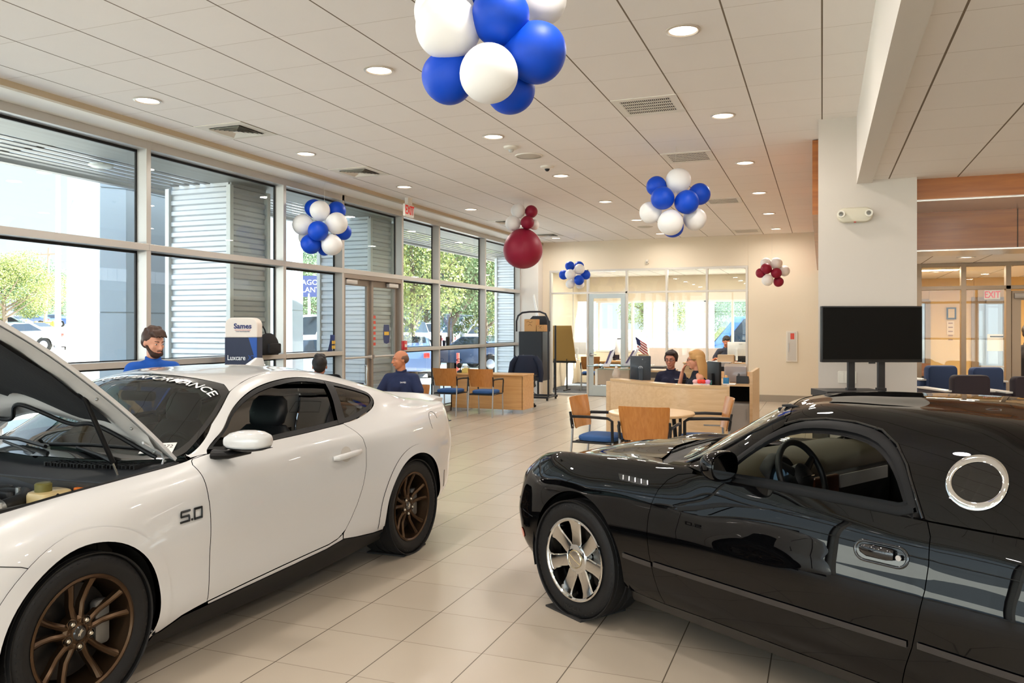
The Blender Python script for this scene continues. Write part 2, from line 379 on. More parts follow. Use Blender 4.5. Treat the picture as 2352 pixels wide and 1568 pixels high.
# ---------------- office partition in the back wall
def partition():
    xs = [-6.22,-5.28,-4.33,-3.38,-2.46,-1.58]
    mb = MB()
    for x in xs: mb.box(x-.025, x+.025, BY-.01, BY+.11, 0, 3.045)
    mb.box(-6.25,-1.55,BY-.01,BY+.11,2.995,3.045).box(-6.25,-1.55,BY-.01,BY+.11,2.465,2.51)
    mb.box(-6.25,-5.28,BY-.01,BY+.11,0,.05).box(-4.33,-1.55,BY-.01,BY+.11,0,.05)
    fr = struct(mb.obj('window_2', M('satin_partition_frame',(212,208,200),.4,.2), bevel=.003))
    gl = MB()
    for i,(a,b) in enumerate(zip(xs,xs[1:])):
        for z0,z1 in ((.05,2.465),(2.51,2.995)):
            if i == 1 and z0 < 1: continue
            gl.add([(a+.02,BY+.05,z0),(b-.02,BY+.05,z0),(b-.02,BY+.05,z1),(a+.02,BY+.05,z1)],[(0,1,2,3)])
    gl.obj('window_glass', mGlassI, fr)
    # glass door of the office
    a,b = -5.25,-4.36; m = MB()
    m.box(a,a+.11,BY,BY+.045,.01,2.46).box(b-.11,b,BY,BY+.045,.01,2.46).box(a,b,BY,BY+.045,2.35,2.46).box(a,b,BY,BY+.045,.01,.26)
    d = struct(m.obj('door_4', M('pale_door_frame',(196,208,210),.4,.2), bevel=.003))
    mesh_obj('door_glass', [(a+.11,BY+.02,.26),(b-.11,BY+.02,.26),(b-.11,BY+.02,2.35),(a+.11,BY+.02,2.35)], [(0,1,2,3)], mGlassI, d)
    k = MB().cyl((a+.06,BY+.0,1.0),(a+.06,BY-.05,1.0),.035,n=16).cyl((a+.06,BY-.05,1.0),(a+.2,BY-.05,1.0),.012)
    k.obj('door_handle', M('satin_chrome'), d, True)
    # rear exterior window wall of the office
    Y = 23.4
    xs2 = [-6.2,-5.2,-4.6,-3.95,-3.1,-2.35,-1.6,-.98]
    w = MB()
    for x in xs2: w.box(x-.03,x+.03,Y-.02,Y+.12,.95,2.42)
    w.box(-6.3,-.9,Y-.02,Y+.12,.93,.99).box(-6.3,-.9,Y-.02,Y+.12,2.38,2.44)
    f2 = struct(w.obj('window_3', mWhiteM)); 
    mesh_obj('window_glass', [(-6.3,Y+.05,.95),(-.9,Y+.05,.95),(-.9,Y+.05,2.4),(-6.3,Y+.05,2.4)], [(0,1,2,3)], mGlass, f2)
    struct(MB().box(-7,-.83,Y,Y+.12,0,.94).box(-7,-.83,Y,Y+.12,2.43,3.4).obj('wall_office_rear', mWall))
    # left exterior side of the office
    w = MB(); 
    for y in (19.1,20.0,20.45,22.9): w.box(WX-.12,WX+.03,y-.03,y+.03,0,3.2)
    w.box(WX-.12,WX+.03,19,20.45,2.3,2.36).box(WX-.12,WX+.03,19,20.45,0,.3)
    f3 = struct(w.obj('window_4', mAlu))
    mesh_obj('window_glass', [(WX-.05,19.05,.3),(WX-.05,20.45,.3),(WX-.05,20.45,3.2),(WX-.05,19.05,3.2)], [(0,1,2,3)], mGlass, f3)
    struct(BOX('wall_office_left', mWall, WX-.12, WX+.02, 20.45, 23.4, 0, 3.4))
partition()

# wall behind the camera, glazed like the side
def front_wall():
    Y = -8; mb = MB(); xs = [-6.95,-4.6,-2.2,.2,2.6,5,7.4,8.98]
    for x in xs: mb.box(x-.035,x+.035,Y-.16,Y,0,3.7)
    for z0,z1 in ((0,.12),(1.225,1.29),(2.49,2.565),(3.60,3.8)): mb.box(-7,9,Y-.16,Y,z0,z1)
    fr = struct(mb.obj('window_5', mAlu))
    mesh_obj('window_glass', [(-7,Y-.1,0),(9,Y-.1,0),(9,Y-.1,3.7),(-7,Y-.1,3.7)], [(0,1,2,3)], mGlass, fr)
front_wall()

# ---------------- glazed partition and rear lobby on the right
def lobby():
    Y = 11.9; m = MB(); mf = M('taupe_mullion',(150,128,104),.45,.2)
    X = lambda px: onY(px,700,Y)[0]
    xs = [X(2111),X(2213),X(2316)]; xs += [xs[-1]+.6*k for k in range(2,9,2)]
    for x in xs: m.box(x-.03,x+.03,Y-.02,Y+.1,0,2.49)
    m.box(.87,8.9,Y-.02,Y+.1,2.14,2.19).box(.87,8.9,Y-.02,Y+.1,2.44,2.49).box(.87,8.9,Y-.02,Y+.1,0,.1)
    fr = struct(m.obj('window_6', mf, bevel=.003))
    g = MB()
    for a,b in ((.9,xs[2]-.03),(xs[2]+1.2,8.9)):
        g.add([(a,Y+.04,.1),(b,Y+.04,.1),(b,Y+.04,2.47),(a,Y+.04,2.47)],[(0,1,2,3)])
    g.obj('window_glass', mGlassI, fr)
    a = xs[2]+.04
    d = MB().box(a,a+.1,Y,Y+.05,0,2.1).box(a+.85,a+.95,Y,Y+.05,0,2.1).box(a,a+.95,Y,Y+.05,2.0,2.12)
    dd = struct(d.obj('door_5', mf)); MB().rbox(a+.02,a+.3,Y-.05,Y,2.02,2.09,.012).obj('door_closer', mAluD, dd, True)
    # rear wall with window and exit door
    Y2 = 15.5
    bx = lambda px, py: onY(px,py,Y2)
    dx0, dx1 = bx(2237,700)[0], bx(2316,700)[0]; dz = bx(2237,688)[2]
    wx0, wx1 = bx(2080,700)[0], bx(2134,700)[0]; wz1 = bx(2100,690)[2]
    w = MB().box(.9,wx0,Y2,Y2+.12,0,2.5).box(wx0,wx1,Y2,Y2+.12,wz1,2.5).box(wx0,wx1,Y2,Y2+.12,0,.95).box(wx1,dx0,Y2,Y2+.12,0,2.5).box(dx0,dx1,Y2,Y2+.12,dz,2.5).box(dx1,8.9,Y2,Y2+.12,0,2.5)
    struct(w.obj('wall_rear', mH))
    m = MB().box(wx1-.06,wx1+.02,Y2-.03,Y2+.1,.95,wz1).box(wx0,wx1,Y2-.03,Y2+.1,wz1-.05,wz1+.02)
    f = struct(m.obj('window_7', mf)); mesh_obj('window_glass', [(wx0,Y2+.05,.95),(wx1,Y2+.05,.95),(wx1,Y2+.05,wz1),(wx0,Y2+.05,wz1)], [(0,1,2,3)], mGlass, f)
    m = MB().box(dx0-.04,dx0+.07,Y2-.03,Y2+.08,0,dz+.04).box(dx1-.07,dx1+.04,Y2-.03,Y2+.08,0,dz+.04).box(dx0,dx1,Y2-.03,Y2+.08,dz-.07,dz+.04).box(dx0,dx1,Y2-.03,Y2+.08,0,.25)
    d = struct(m.obj('door_6', mf, bevel=.003))
    mesh_obj('door_glass', [(dx0+.07,Y2+.03,.25),(dx1-.07,Y2+.03,.25),(dx1-.07,Y2+.03,dz-.07),(dx0+.07,Y2+.03,dz-.07)], [(0,1,2,3)], mGlass, d)
    MB().cyl((dx0+.05,Y2-.09,1.0),(dx1-.05,Y2-.09,1.0),.016).obj('push_bar', mAluD, d, True)
    MB().rbox(dx0+.17,dx0+.42,Y2-.09,Y2-.03,dz-.08,dz-.01,.012).obj('door_closer', mAluD, d, True)
    pz = bx(2275,770)[2]
    MB().box(dx0+.2,dx0+.48,Y2+.022,Y2+.026,pz-.26,pz+.02).obj('door_notice', M('white_paper',(240,240,238),.6), d)
    MB().box(dx0+.24,dx0+.45,Y2+.018,Y2+.0215,pz-.03,pz-.01).obj('door_notice', M('black_ink',(24,24,26),.6), d)
    return Y2, dx0, dx1, dz
LOB = lobby()
# exit signs
def exit_sign(loc, rz, label, s=1.0, hang=.06, glow=1.0):
    t = thing('exit_sign', label, 'exit sign', loc, rz)
    MB().rbox(-.15*s,.15*s,-.02,.02,-.10*s,.10*s,.012,axis='y').obj('housing', M('sign_housing',(236,232,222),.4), t, True)
    text('letters', 'EXIT', .2*s, M('exit_red',(214,52,44),.5,emit=(230,40,36),es=glow), t, (0,-.0225,0), (PI/2,0,0), .002, sx=.72, bold=.003)
    if hang: MB().box(-.07,.07,-.03,.03,.10*s,.10*s+hang).obj('canopy_mount', M('sign_housing'), t)
    return t
p = onY(948,486,12.9)
exit_sign((-6.22, 11.55, 3.53), PI/2, 'white ceiling exit sign with red letters above the double glass doors', 1.0, CZ-3.63, .12)
p = onY(2279,677,LOB[0]-.05)
exit_sign((p[0],LOB[0]-.03,p[2]), 0, 'red lit exit sign above the rear lobby door', .78, 0, 1.0)
# ================================================================== CEILING FIXTURES
mTrim = M('downlight_trim', (205,196,184), .3, .3)
mLens = M('downlight_glow', (255,244,228), .5, emit=(255,236,212), es=4.0)
mFix = M('fixture_white', (228,222,210), .5)
def downlight(x, y, z, label, power=30, r=.10, g='recessed ceiling downlights in the showroom'):
    t = thing('recessed_downlight', label, 'ceiling light', (x,y,z), 0, g)
    MB().lathe([(r+.022,0.0),(r+.022,-.006),(r+.004,-.010),(r-.004,-.002),(r-.004,.0)],n=32).obj('trim_ring', mTrim, t, True)
    MB().lathe([(0.0001,-.0015),(r*.6,-.0015),(r-.002,-.0015)],n=32).obj('lens', mLens, t, True)
    l = bpy.data.lights.new('downlight_lamp','AREA'); l.shape = 'DISK'; l.size = .19; l.energy = power; l.color = (1.0,.925,.85); l.spread = math.radians(170)
    o = bpy.data.objects.new('downlight_lamp', l); COL.objects.link(o); o.parent = t; o.location = (0,0,-.014)
    return t
LY = [5.72+2.4384*k for k in range(6)]
side = {-5.78:'in the window-side row', -3.35:'in the middle row', -.91:'in the right-hand row'}
ordn = ['first','second','third','fourth','fifth','sixth']
PW = 12
for x, sd in side.items():
    for k, y in enumerate(LY):
        downlight(x, y, CZ-.001, 'round downlight %s, %s from the camera' % (sd, ordn[k]), PW)
    for y in (3.28, .84, -1.6, -4.04):
        l = bpy.data.lights.new('downlight_lamp','AREA'); l.shape = 'DISK'; l.size = .19; l.energy = PW; l.color = (1.0,.925,.85)
        o = bpy.data.objects.new('downlight_lamp', l); COL.objects.link(o); o.location = (x,y,CZ-.014)
for x in (1.7,4.1,6.5):
    for y in (6.5,4.0,1.5,-1,-3.5):
        l = bpy.data.lights.new('downlight_lamp','AREA'); l.shape = 'DISK'; l.size = .19; l.energy = PW*.75; l.color = (1.0,.925,.85)
        o = bpy.data.objects.new('downlight_lamp', l); COL.objects.link(o); o.location = (x,y,3.085)
for x in (1.6,3.4,5.4):
    for y in (10.9,13.6):
        downlight(x, y, 2.489, ('downlight in the low lobby ceiling in front of the glass partition' if y < 12 else 'downlight in the low ceiling behind the lobby partition'), 9, .08, 'lobby downlights' if y < 12 else 'rear lobby downlights')
for p in ((2215,595),):
    pass
# fluorescent troffer in the rear lobby
for k, px in enumerate((2125,2190)[:1]):
    a = onZ(2112,621,2.47); b = onZ(2200,621,2.47)
t = thing('troffer_light', 'long glowing fluorescent troffer behind the lobby partition', 'ceiling light', ((a[0]+b[0])/2, a[1], 2.487))
w = (b[0]-a[0])/2
MB().box(-w,w,-.15,.15,-.02,0).obj('housing', mFix, t); MB().box(-w+.02,w-.02,-.13,.13,-.024,-.0205).obj('diffuser', M('troffer_glow',(255,240,214),.5,emit=(255,232,196),es=5), t)
l = bpy.data.lights.new('troffer_lamp','AREA'); l.shape='RECTANGLE'; l.size=1.0; l.size_y=.3; l.energy=35; l.color=(1,.84,.62); o=bpy.data.objects.new('troffer_lamp',l); COL.objects.link(o); o.parent=t; o.location=(0,0,-.03)
l = bpy.data.lights.new('troffer_lamp','AREA'); l.shape='RECTANGLE'; l.size=1.0; l.size_y=.3; l.energy=35; l.color=(1,.84,.62); o=bpy.data.objects.new('troffer_lamp',l); COL.objects.link(o); o.location=(4.6,13.5,2.45)
# office lamps
for x,y in ((-5.2,21),(-2.9,21)):
    t = thing('office_downlight', 'round downlight in the %s half of the office ceiling' % ('left' if x < -4 else 'right'), 'ceiling light', (x,y,3.149), 0, 'office downlights')
    MB().lathe([(.0001,-.004),(.1,-.004),(.12,-.002),(.12,0)],n=24).obj('lens', mLens, t, True)
    l = bpy.data.lights.new('office_lamp','AREA'); l.shape='DISK'; l.size=.3; l.energy=55; l.color=(1,.88,.74); o=bpy.data.objects.new('office_lamp',l); COL.objects.link(o); o.parent=t; o.location=(0,0,-.02)

# square four-way diffusers
def diffuser(x, y, label):
    t = thing('air_diffuser', label, 'air vent', (x,y,CZ), 0, 'square supply diffusers by the window wall')
    m = MB()
    m.box(-.30,.30,-.30,-.20,-.006,0).box(-.30,.30,.20,.30,-.006,0).box(-.30,-.20,-.2,.2,-.006,0).box(.20,.30,-.2,.2,-.006,0)
    m.obj('frame', mFix, t)
    MB().box(-.2,.2,-.2,.2,-.003,0).obj('backing', mDark, t)
    for k in range(5):
        r = .195-k*.033; m = MB()
        for (ax,ay,bx,by) in ((-r,-r,r,-r),(r,-r,r,r),(r,r,-r,r),(-r,r,-r,-r)):
            q = .78
            i = r-.022
            ai = (ax*i/r, ay*i/r); bi = (bx*i/r, by*i/r)
            m.add([(ax,ay,-.020),(bx,by,-.020),(bi[0],bi[1],-.004),(ai[0],ai[1],-.004)],[(0,1,2,3)])
        m.obj('louvre', mFix, t)
    MB().add([(-.035,-.035,-.018),(.035,-.035,-.018),(.035,.035,-.018),(-.035,.035,-.018)],[(0,1,2,3)]).obj('centre_plate', mFix, t)
for (x,y,lb) in ((-5.79,6.94,'large square air diffuser above the left-hand window, nearest the camera'),(-5.79,9.38,'square air diffuser second from the camera, beside the window wall'),(-5.79,14.86,'square air diffuser behind the maroon balloons'),(-5.79,17.30,'farthest square air diffuser by the back wall corner')):
    diffuser(x,y,lb)
def grille(x, y, label, w=.6, d=.6):
    t = thing('return_grille', label, 'air vent', (x,y,CZ), 0, 'slotted return grilles along the ceiling')
    w /= 2; d /= 2
    MB().box(-w,w,-d,-d+.07,-.008,0).box(-w,w,d-.07,d,-.008,0).box(-w,-w+.07,-d,d,-.008,0).box(w-.07,w,-d,d,-.008,0).obj('frame', mFix, t)
    MB().box(-w+.07,w-.07,-d+.07,d-.07,-.002,0).obj('backing', mDark, t)
    L = 2*d-.14
    for k in range(4): MB().box(-w+.07,w-.07,-d+.07+L*(k+1)/5-.008,-d+.07+L*(k+1)/5+.008,-.007,-.002).obj('crossbar', mFix, t)
    m = MB(); n = 26
    for k in range(n): xx = -w+.075+(2*w-.15)*k/(n-1); m.box(xx-.0035,xx+.0035,-d+.07,d-.07,-.0055,-.002)
    m.obj('vane', mFix, t)
for (x,y,lb) in ((-1.52,7.55,'slotted return grille nearest the camera'),(-1.52,9.99,'slotted return grille second from the camera'),(-1.52,13.65,'slotted return grille behind the blue and white balloons'),(-1.52,18.1,'small slotted vent tile at the far wall')):
    grille(x,y,lb, .6, .6)
t = thing('ceiling_speaker','round perforated ceiling speaker between two smoke detectors','speaker',(-3.32,9.22,CZ)); MB().lathe([(.0001,-.012),(.12,-.012),(.155,-.008),(.165,0)],n=32).obj('grille', M('speaker_grille',(206,198,184),.7,bump=(900,1)), t, True); MB().lathe([(.15,-.013),(.165,-.012),(.17,0)],n=32).obj('rim', mFix, t, True)
t = thing('ceiling_speaker','far round ceiling speaker behind the hanging blue and white balloons','speaker',(-3.42,16.6,CZ)); MB().lathe([(.0001,-.012),(.12,-.012),(.165,0)],n=32).obj('grille', M('speaker_grille'), t, True)
for (x,y,lb) in ((-3.35,8.70,'round smoke detector with clear dome in front of the ceiling speaker'),(-3.32,9.92,'small round smoke detector behind the ceiling speaker')):
    t = thing('smoke_detector', lb, 'smoke detector', (x,y,CZ), 0)
    MB().lathe([(.0001,-.035),(.05,-.034),(.085,-.02),(.09,0)],n=28).obj('base', mFix, t, True)
    MB().lathe([(.0001,-.068),(.022,-.06),(.035,-.035)],n=20).obj('sensor', M('clear_dome',(190,188,180),.15,coat=1) if y < 9 else mBlackP, t, True)
# emergency light, wall devices
p = onY(1963,495,8.67)
t = thing('emergency_light','beige twin-head emergency light high on the white column','emergency light',(p[0],8.67,p[2]))
MB().rbox(-.165,.165,-.075,0,-.075,.075,.072,n=8,axis='y').obj('housing', M('beige_plastic',(214,206,186),.45), t, True)
for sx in (-1,1):
    MB().lathe([(.0001,-.085),(.020,-.085),(.024,-.095),(.036,-.095),(.038,-.06),(.03,-.05)],c=(sx*.125,0,.01),axis='y',n=24).obj('lamp_head', M('lamp_head_white',(226,220,206),.35), t, True)
    MB().lathe([(.0001,-.088),(.019,-.087)],c=(sx*.125,0,.01),axis='y',n=20).obj('lamp_lens', M('lamp_lens_grey',(120,116,108),.15,coat=1), t, True)
MB().box(-.01,.01,-.078,-.07,-.078,-.068).obj('test_button', M('red_button',(180,60,50),.5), t)
p = onY(1487,601,BY); t = thing('wall_sensor','tiny white motion sensor on the back wall above the office glass','sensor',(p[0],BY,p[2])); MB().rbox(-.035,.035,-.05,0,-.05,.05,.015,axis='y').obj('body', mFix, t, True); MB().ball((0,-.05,-.01),.022,12,8).obj('lens', M('sensor_lens',(190,184,170),.3), t, True)
p = onY(1946,866,8.67)
t = thing('light_switch_plate','white three-gang light switch on the column beneath the television','light switch',(p[0],8.67,p[2]))
MB().rbox(-.085,.085,-.008,0,-.06,.06,.01,axis='y').obj('plate', mFix, t)
for k in (-1,0,1): MB().box(-.017+k*.05,.017+k*.05,-.013,-.008,-.035,.035).obj('rocker', mFix, t)
SKY = .86; REAR_FILL = 4.0; SUN = 30  # second value: extra brightness added to the unseen sky behind the camera
# ================================================================== OUTSIDE
def gz(x, y):
    d = max(0, -x-16); return -.12 + min(d*.028, 1.9) if x < 0 else -.12
def ground():
    vs = []; fs = []; xs = [-7.0,-8,-9,-10,-12,-14,-16,-20,-26,-34,-44,-56,-70,-90,-130,-220]; ys = list(range(-120,261,12))
    for y in ys:
        for x in xs: vs.append((x,y,gz(x,y)))
    n = len(xs)
    for j in range(len(ys)-1):
        for i in range(n-1): fs.append((j*n+i, j*n+i+1, (j+1)*n+i+1, (j+1)*n+i))
    b = len(vs); vs += [(-7,-120,-.12),(200,-120,-.12),(200,-8.2,-.12),(-7,-8.2,-.12),(-7,23.6,-.12),(200,23.6,-.12),(200,260,-.12),(-7,260,-.12)]
    fs += [(b,b+1,b+2,b+3),(b+4,b+5,b+6,b+7)]
    b = len(vs); vs += [(9.1,-8.2,-.12),(200,-8.2,-.12),(200,23.6,-.12),(9.1,23.6,-.12)]; fs.append((b,b+1,b+2,b+3))
    o = mesh_obj('ground', vs, fs, mConc); o['kind'] = 'structure'
ground()
struct(BOX('sidewalk', M('sidewalk_grey',(204,206,206),.9,var=((1,1,1),.05)), -10.6, -7.05, -20, 40, -.119, -.02))
# canopy : solid soffit then open slats
mSof = M('canopy_soffit',(150,148,140),.5,.2)
struct(BOX('canopy_soffit', mSof, -7.95, -7.05, -14, 24, 3.66, 3.80))
for k in range(6):
    struct(BOX('canopy_slat', M('canopy_slat_metal',(140,136,130),.45,.4), -8.09-k*.185, -7.985-k*.185, -14, 24, 3.655, 3.667))
struct(BOX('canopy_fascia', M('canopy_slat_metal'), -9.2, -9.09, -14, 24, 3.62, 3.72))
for k in range(10):
    struct(BOX('canopy_rafter', M('canopy_slat_metal'), -9.1, -7.9, -12+k*3.7, -11.9+k*3.7, 3.67, 3.76))
for px,py,lb in ((232,382,'round canopy light outside the left-hand window'),(590,449,'round canopy light outside, near the corrugated pillar')):
    q = onZ(px,py,3.60); t = thing('canopy_light', lb, 'ceiling light', (q[0],q[1],3.62)); MB().lathe([(.0001,-.03),(.11,-.03),(.14,-.015),(.14,0)],n=24).obj('lens', M('canopy_lens',(230,226,214),.4), t, True)
# corrugated pillars
mCor = M('corrugated_metal',(206,208,210),.42,.35)
def pillar(x0,x1,y0,y1,label):
    t = thing('corrugated_pillar', label, 'pillar', ((x0+x1)/2,(y0+y1)/2,-.12), 0, 'corrugated metal canopy pillars')
    hx,hy = (x1-x0)/2,(y1-y0)/2; prof = []; z = .06
    while z < 3.66:
        prof += [(z,0),(z+.055,0),(z+.075,-.028),(z+.13,-.028),(z+.15,0)]; z += .15
    m = MB()
    for (ax,ay,bx,by,nx,ny) in ((-hx,-hy,hx,-hy,0,1),(hx,-hy,hx,hy,-1,0),(hx,hy,-hx,hy,0,-1),(-hx,hy,-hx,-hy,1,0)):
        m.loft([[(ax-nx*d,ay-ny*d,z) for z,d in prof],[(bx-nx*d,by-ny*d,z) for z,d in prof]],False,False)
    m.obj('cladding', mCor, t)
    for sx in (-1,1):
        for sy in (-1,1):
            MB().box(sx*hx-.035,sx*hx+.035,sy*hy-.035,sy*hy+.035,0,3.74).obj('corner_trim', M('corner_white',(226,226,222),.4), t, bevel=.004)
pillar(-8.7,-7.62,9.0,9.8,'wide corrugated metal pillar outside, left of the blue banner stand')
pillar(-8.7,-7.62,12.7,13.5,'corrugated metal pillar right outside the double glass doors')
pillar(-8.7,-7.62,21.4,22.2,'far corrugated metal pillar outside the last window')
for k,x in enumerate((-4.85,-3.55)):
    pillar(x-.35,x+.35,25.2,26.0,'corrugated pillar behind the office rear window, %s one' % ('left' if k == 0 else 'right'))
# white portal legs
mPan = M('white_composite_panel',(186,194,200),.35,coat=.3)
def portal(corners, label, h=6.5, lean=.06, seams=(2.0,3.9)):
    c0 = Vector((sum(c[0] for c in corners)/len(corners), sum(c[1] for c in corners)/len(corners), -.12))
    t = thing('portal_leg', label, 'portal', c0)
    rings = []
    zs = [0]; 
    for s in seams: zs += [s-.01,s-.009,s+.009,s+.01]
    zs.append(h)
    n = len(corners); m = MB()
    for i,z in enumerate(zs):
        k = 1-lean*z/h; ins = 1.0
        if len(zs)-1 > i > 0 and (i-1)%4 in (1,2): ins = .985
        rings.append([((c[0]-c0.x)*k*ins, (c[1]-c0.y)*k*ins, z) for c in corners])
    m.loft(rings, True, True); m.obj('panel_cladding', mPan, t, bevel=0)
P_ = lambda px,t: onT(px,752,t)[:2]
portal([P_(150,15.2),P_(163,13.6),P_(228,12.2),P_(290,12.4),P_(398,13.4),P_(390,16)], 'tall white panelled portal leg outside the left-hand windows')
portal([P_(560,24),P_(672,20),P_(697,20.6),P_(690,25)], 'white panelled portal leg seen between the banner and the glass doors', seams=(2.2,))
# light pole
def light_pole(px, t, h, label):
    x,y,_ = onT(px,752,t); z = gz(x,y)
    o = thing('light_pole', label, 'street light', (x,y,z))
    MB().cyl((0,0,0),(0,0,h),.13,.09,12).cyl((0,0,0),(0,0,.5),.25,.25,12).obj('pole', M('pole_grey',(150,150,158),.5,.3), o, True)
    for s in (-1,1):
        MB().tube([(0,0,h-.05),(s*.5,s*-.2,h+.1),(s*.9,s*-.35,h+.08)],.04,8).obj('arm', M('pole_grey'), o, True)
        MB().rbox(s*.75-.0,s*.75+.75*s if s>0 else s*.75+.0,-.2-.35*s,.2-.35*s,h+.05,h+.17,.05).obj('lamp_head', M('pole_grey'), o, True) if s>0 else MB().rbox(-1.5,-.75,.15,.55,h+.05,h+.17,.05).obj('lamp_head', M('pole_grey'), o, True)
light_pole(133, 34.8, 8.1, 'tall grey parking-lot light pole with twin heads')
light_pole(1062, 40, 9.5, 'thick grey light pole in front of the trees, behind the office desk')
# utility pole
x,y,_ = onT(107,752,80); z = gz(x,y)
o = thing('utility_pole','leaning wooden utility pole with a crossarm','utility pole',(x,y,z))
MB().cyl((-.25,0,0),(.35,0,8.1),.16,.12,8).obj('pole', M('old_wood',(140,118,100),.9), o, True)
MB().box(-1.4,2.0,-.06,.06,7.4,7.52).obj('crossarm', M('old_wood'), o)
for k in (-1.3,-.7,1.2,1.9): MB().cyl((k,0,7.52),(k,0,7.7),.05).obj('insulator', M('insulator_grey',(110,104,100),.4), o)
for zz in (4.3,5.9): 
    q = MB().tube([(-60+i*6,18-i*2.0,zz+abs((i%10)-5)*.06) for i in range(21)],.02,4).obj('power_line', M('insulator_grey'), o)
# trees
mLeafA = M('leaf_yellow_green',(150,156,92),.8,var=((.8,.8,.8),.25)); mLeafB = M('leaf_green',(104,126,84),.8,var=((.6,.6,.6),.25)); mLeafC = M('leaf_dusty_green',(128,150,118),.8,var=((.6,.6,.6),.2))
mBark = M('bark',(110,96,82),.9)
def tree_mesh(kind, n, seed):
    R = random.Random(seed); v = []; f = []
    blobs = []
    for k in range(16):
        a = R.uniform(0,2*PI); rr = R.uniform(0,.75); z = R.uniform(.30,.92)
        w = math.sin(min(1,(z-.18)/.8)*PI)**.5*.5
        blobs.append((math.cos(a)*rr*w*1.3, math.sin(a)*rr*w*1.3, z, R.uniform(.12,.22)))
    for i in range(n):
        bx,by,bz,br = R.choice(blobs); d = Vector((R.gauss(0,1),R.gauss(0,1),R.gauss(0,1))).normalized()*br*R.uniform(.55,1.05)
        c = Vector((bx,by,bz))+d; s = R.uniform(.005,.010)
        a = Vector((R.gauss(0,1),R.gauss(0,1),R.gauss(0,1))).normalized(); b = a.orthogonal().normalized(); e = a.cross(b)
        m = len(v); v += [tuple(c-b*s),tuple(c-e*s*.7),tuple(c+b*s),tuple(c+e*s*.7)]; f.append((m,m+1,m+2,m+3))
    me = bpy.data.meshes.new('crown'); me.from_pydata(v,[],f); me.materials.append(kind); return me
def branch_mesh(seed):
    R = random.Random(seed); m = MB(); m.tube([(0,0,0),(.01,.0,.2),(.0,.01,.45),(.02,0,.7)],[.026,.02,.015,.006],8)
    for k in range(7):
        a = R.uniform(0,2*PI); z = R.uniform(.22,.5); m.tube([(0,0,z),(math.cos(a)*.12,math.sin(a)*.12,z+.1),(math.cos(a)*.27,math.sin(a)*.27,z+.24)],[.011,.008,.003],6)
    me = bpy.data.meshes.new('trunk'); me.from_pydata(m.v,[],m.f); me.materials.append(mBark); return me
TC = [tree_mesh(mLeafA,22000,1), tree_mesh(mLeafB,22000,2), tree_mesh(mLeafC,22000,3)]; TB = [branch_mesh(1),branch_mesh(2)]
def tree(px, t, h, w, k, label, group='trees across the lot'):
    x,y,_ = onT(px,752,t); o = thing('tree', label, 'tree', (x,y,gz(x,y)), random.uniform(0,6), group)
    for nm, me in (('crown',TC[k%3]),('trunk',TB[k%2])):
        c = bpy.data.objects.new(nm, me); COL.objects.link(c); c.parent = o; c.scale = (w,w,h)
tree(10,58,6.0,8,0,'yellow-green tree at the left edge beyond the parked cars')
tree(-40,60,6.2,9,1,'tree just inside the left edge of the picture')
tree(88,95,7.5,13,2,'dusty green tree behind the utility pole')
tree(140,105,7,12,2,'dusty green tree behind the parking-lot light pole')
tree(950,30,7.4,6.5,0,'tall yellow-green tree behind the first pane right of the doors')
tree(1035,33,6.8,6.5,1,'tall tree in the centre of the window behind the wooden desk')
tree(1112,34,7.0,6,0,'yellow-green tree right of the thick light pole')
tree(1165,40,7.4,7,2,'dusty green tree behind the last window pane')
for i,(px,tt,hh,kk) in enumerate(((900,70,7.5,2),(980,72,8,2),(1060,75,7.5,1),(1140,72,8,2),(1220,70,9,2),(735,60,7.5,2),(700,66,6.5,1))):
    tree(px,tt,hh,11,kk,'distant hazy tree in the tree line beyond the parked trucks' if i < 5 else 'distant tree seen between the portal leg and the glass doors', 'distant tree line' if i < 5 else 'trees beside the doors')
def tree_at(x,y,h,w,k,label,group):
    o = thing('tree', label, 'tree', (x,y,-.12), x, group)
    for nm, me in (('crown',TC[k%3]),('trunk',TB[k%2])):
        c = bpy.data.objects.new(nm, me); COL.objects.link(c); c.parent = o; c.scale = (w,w,h)
for i in range(9): tree_at(-12+i*3.6, 62+(i%3)*4, 6.6+(i%2), 8, 2 if i%3 else 0, 'tree in the row beyond the office rear window', 'trees behind the offices')
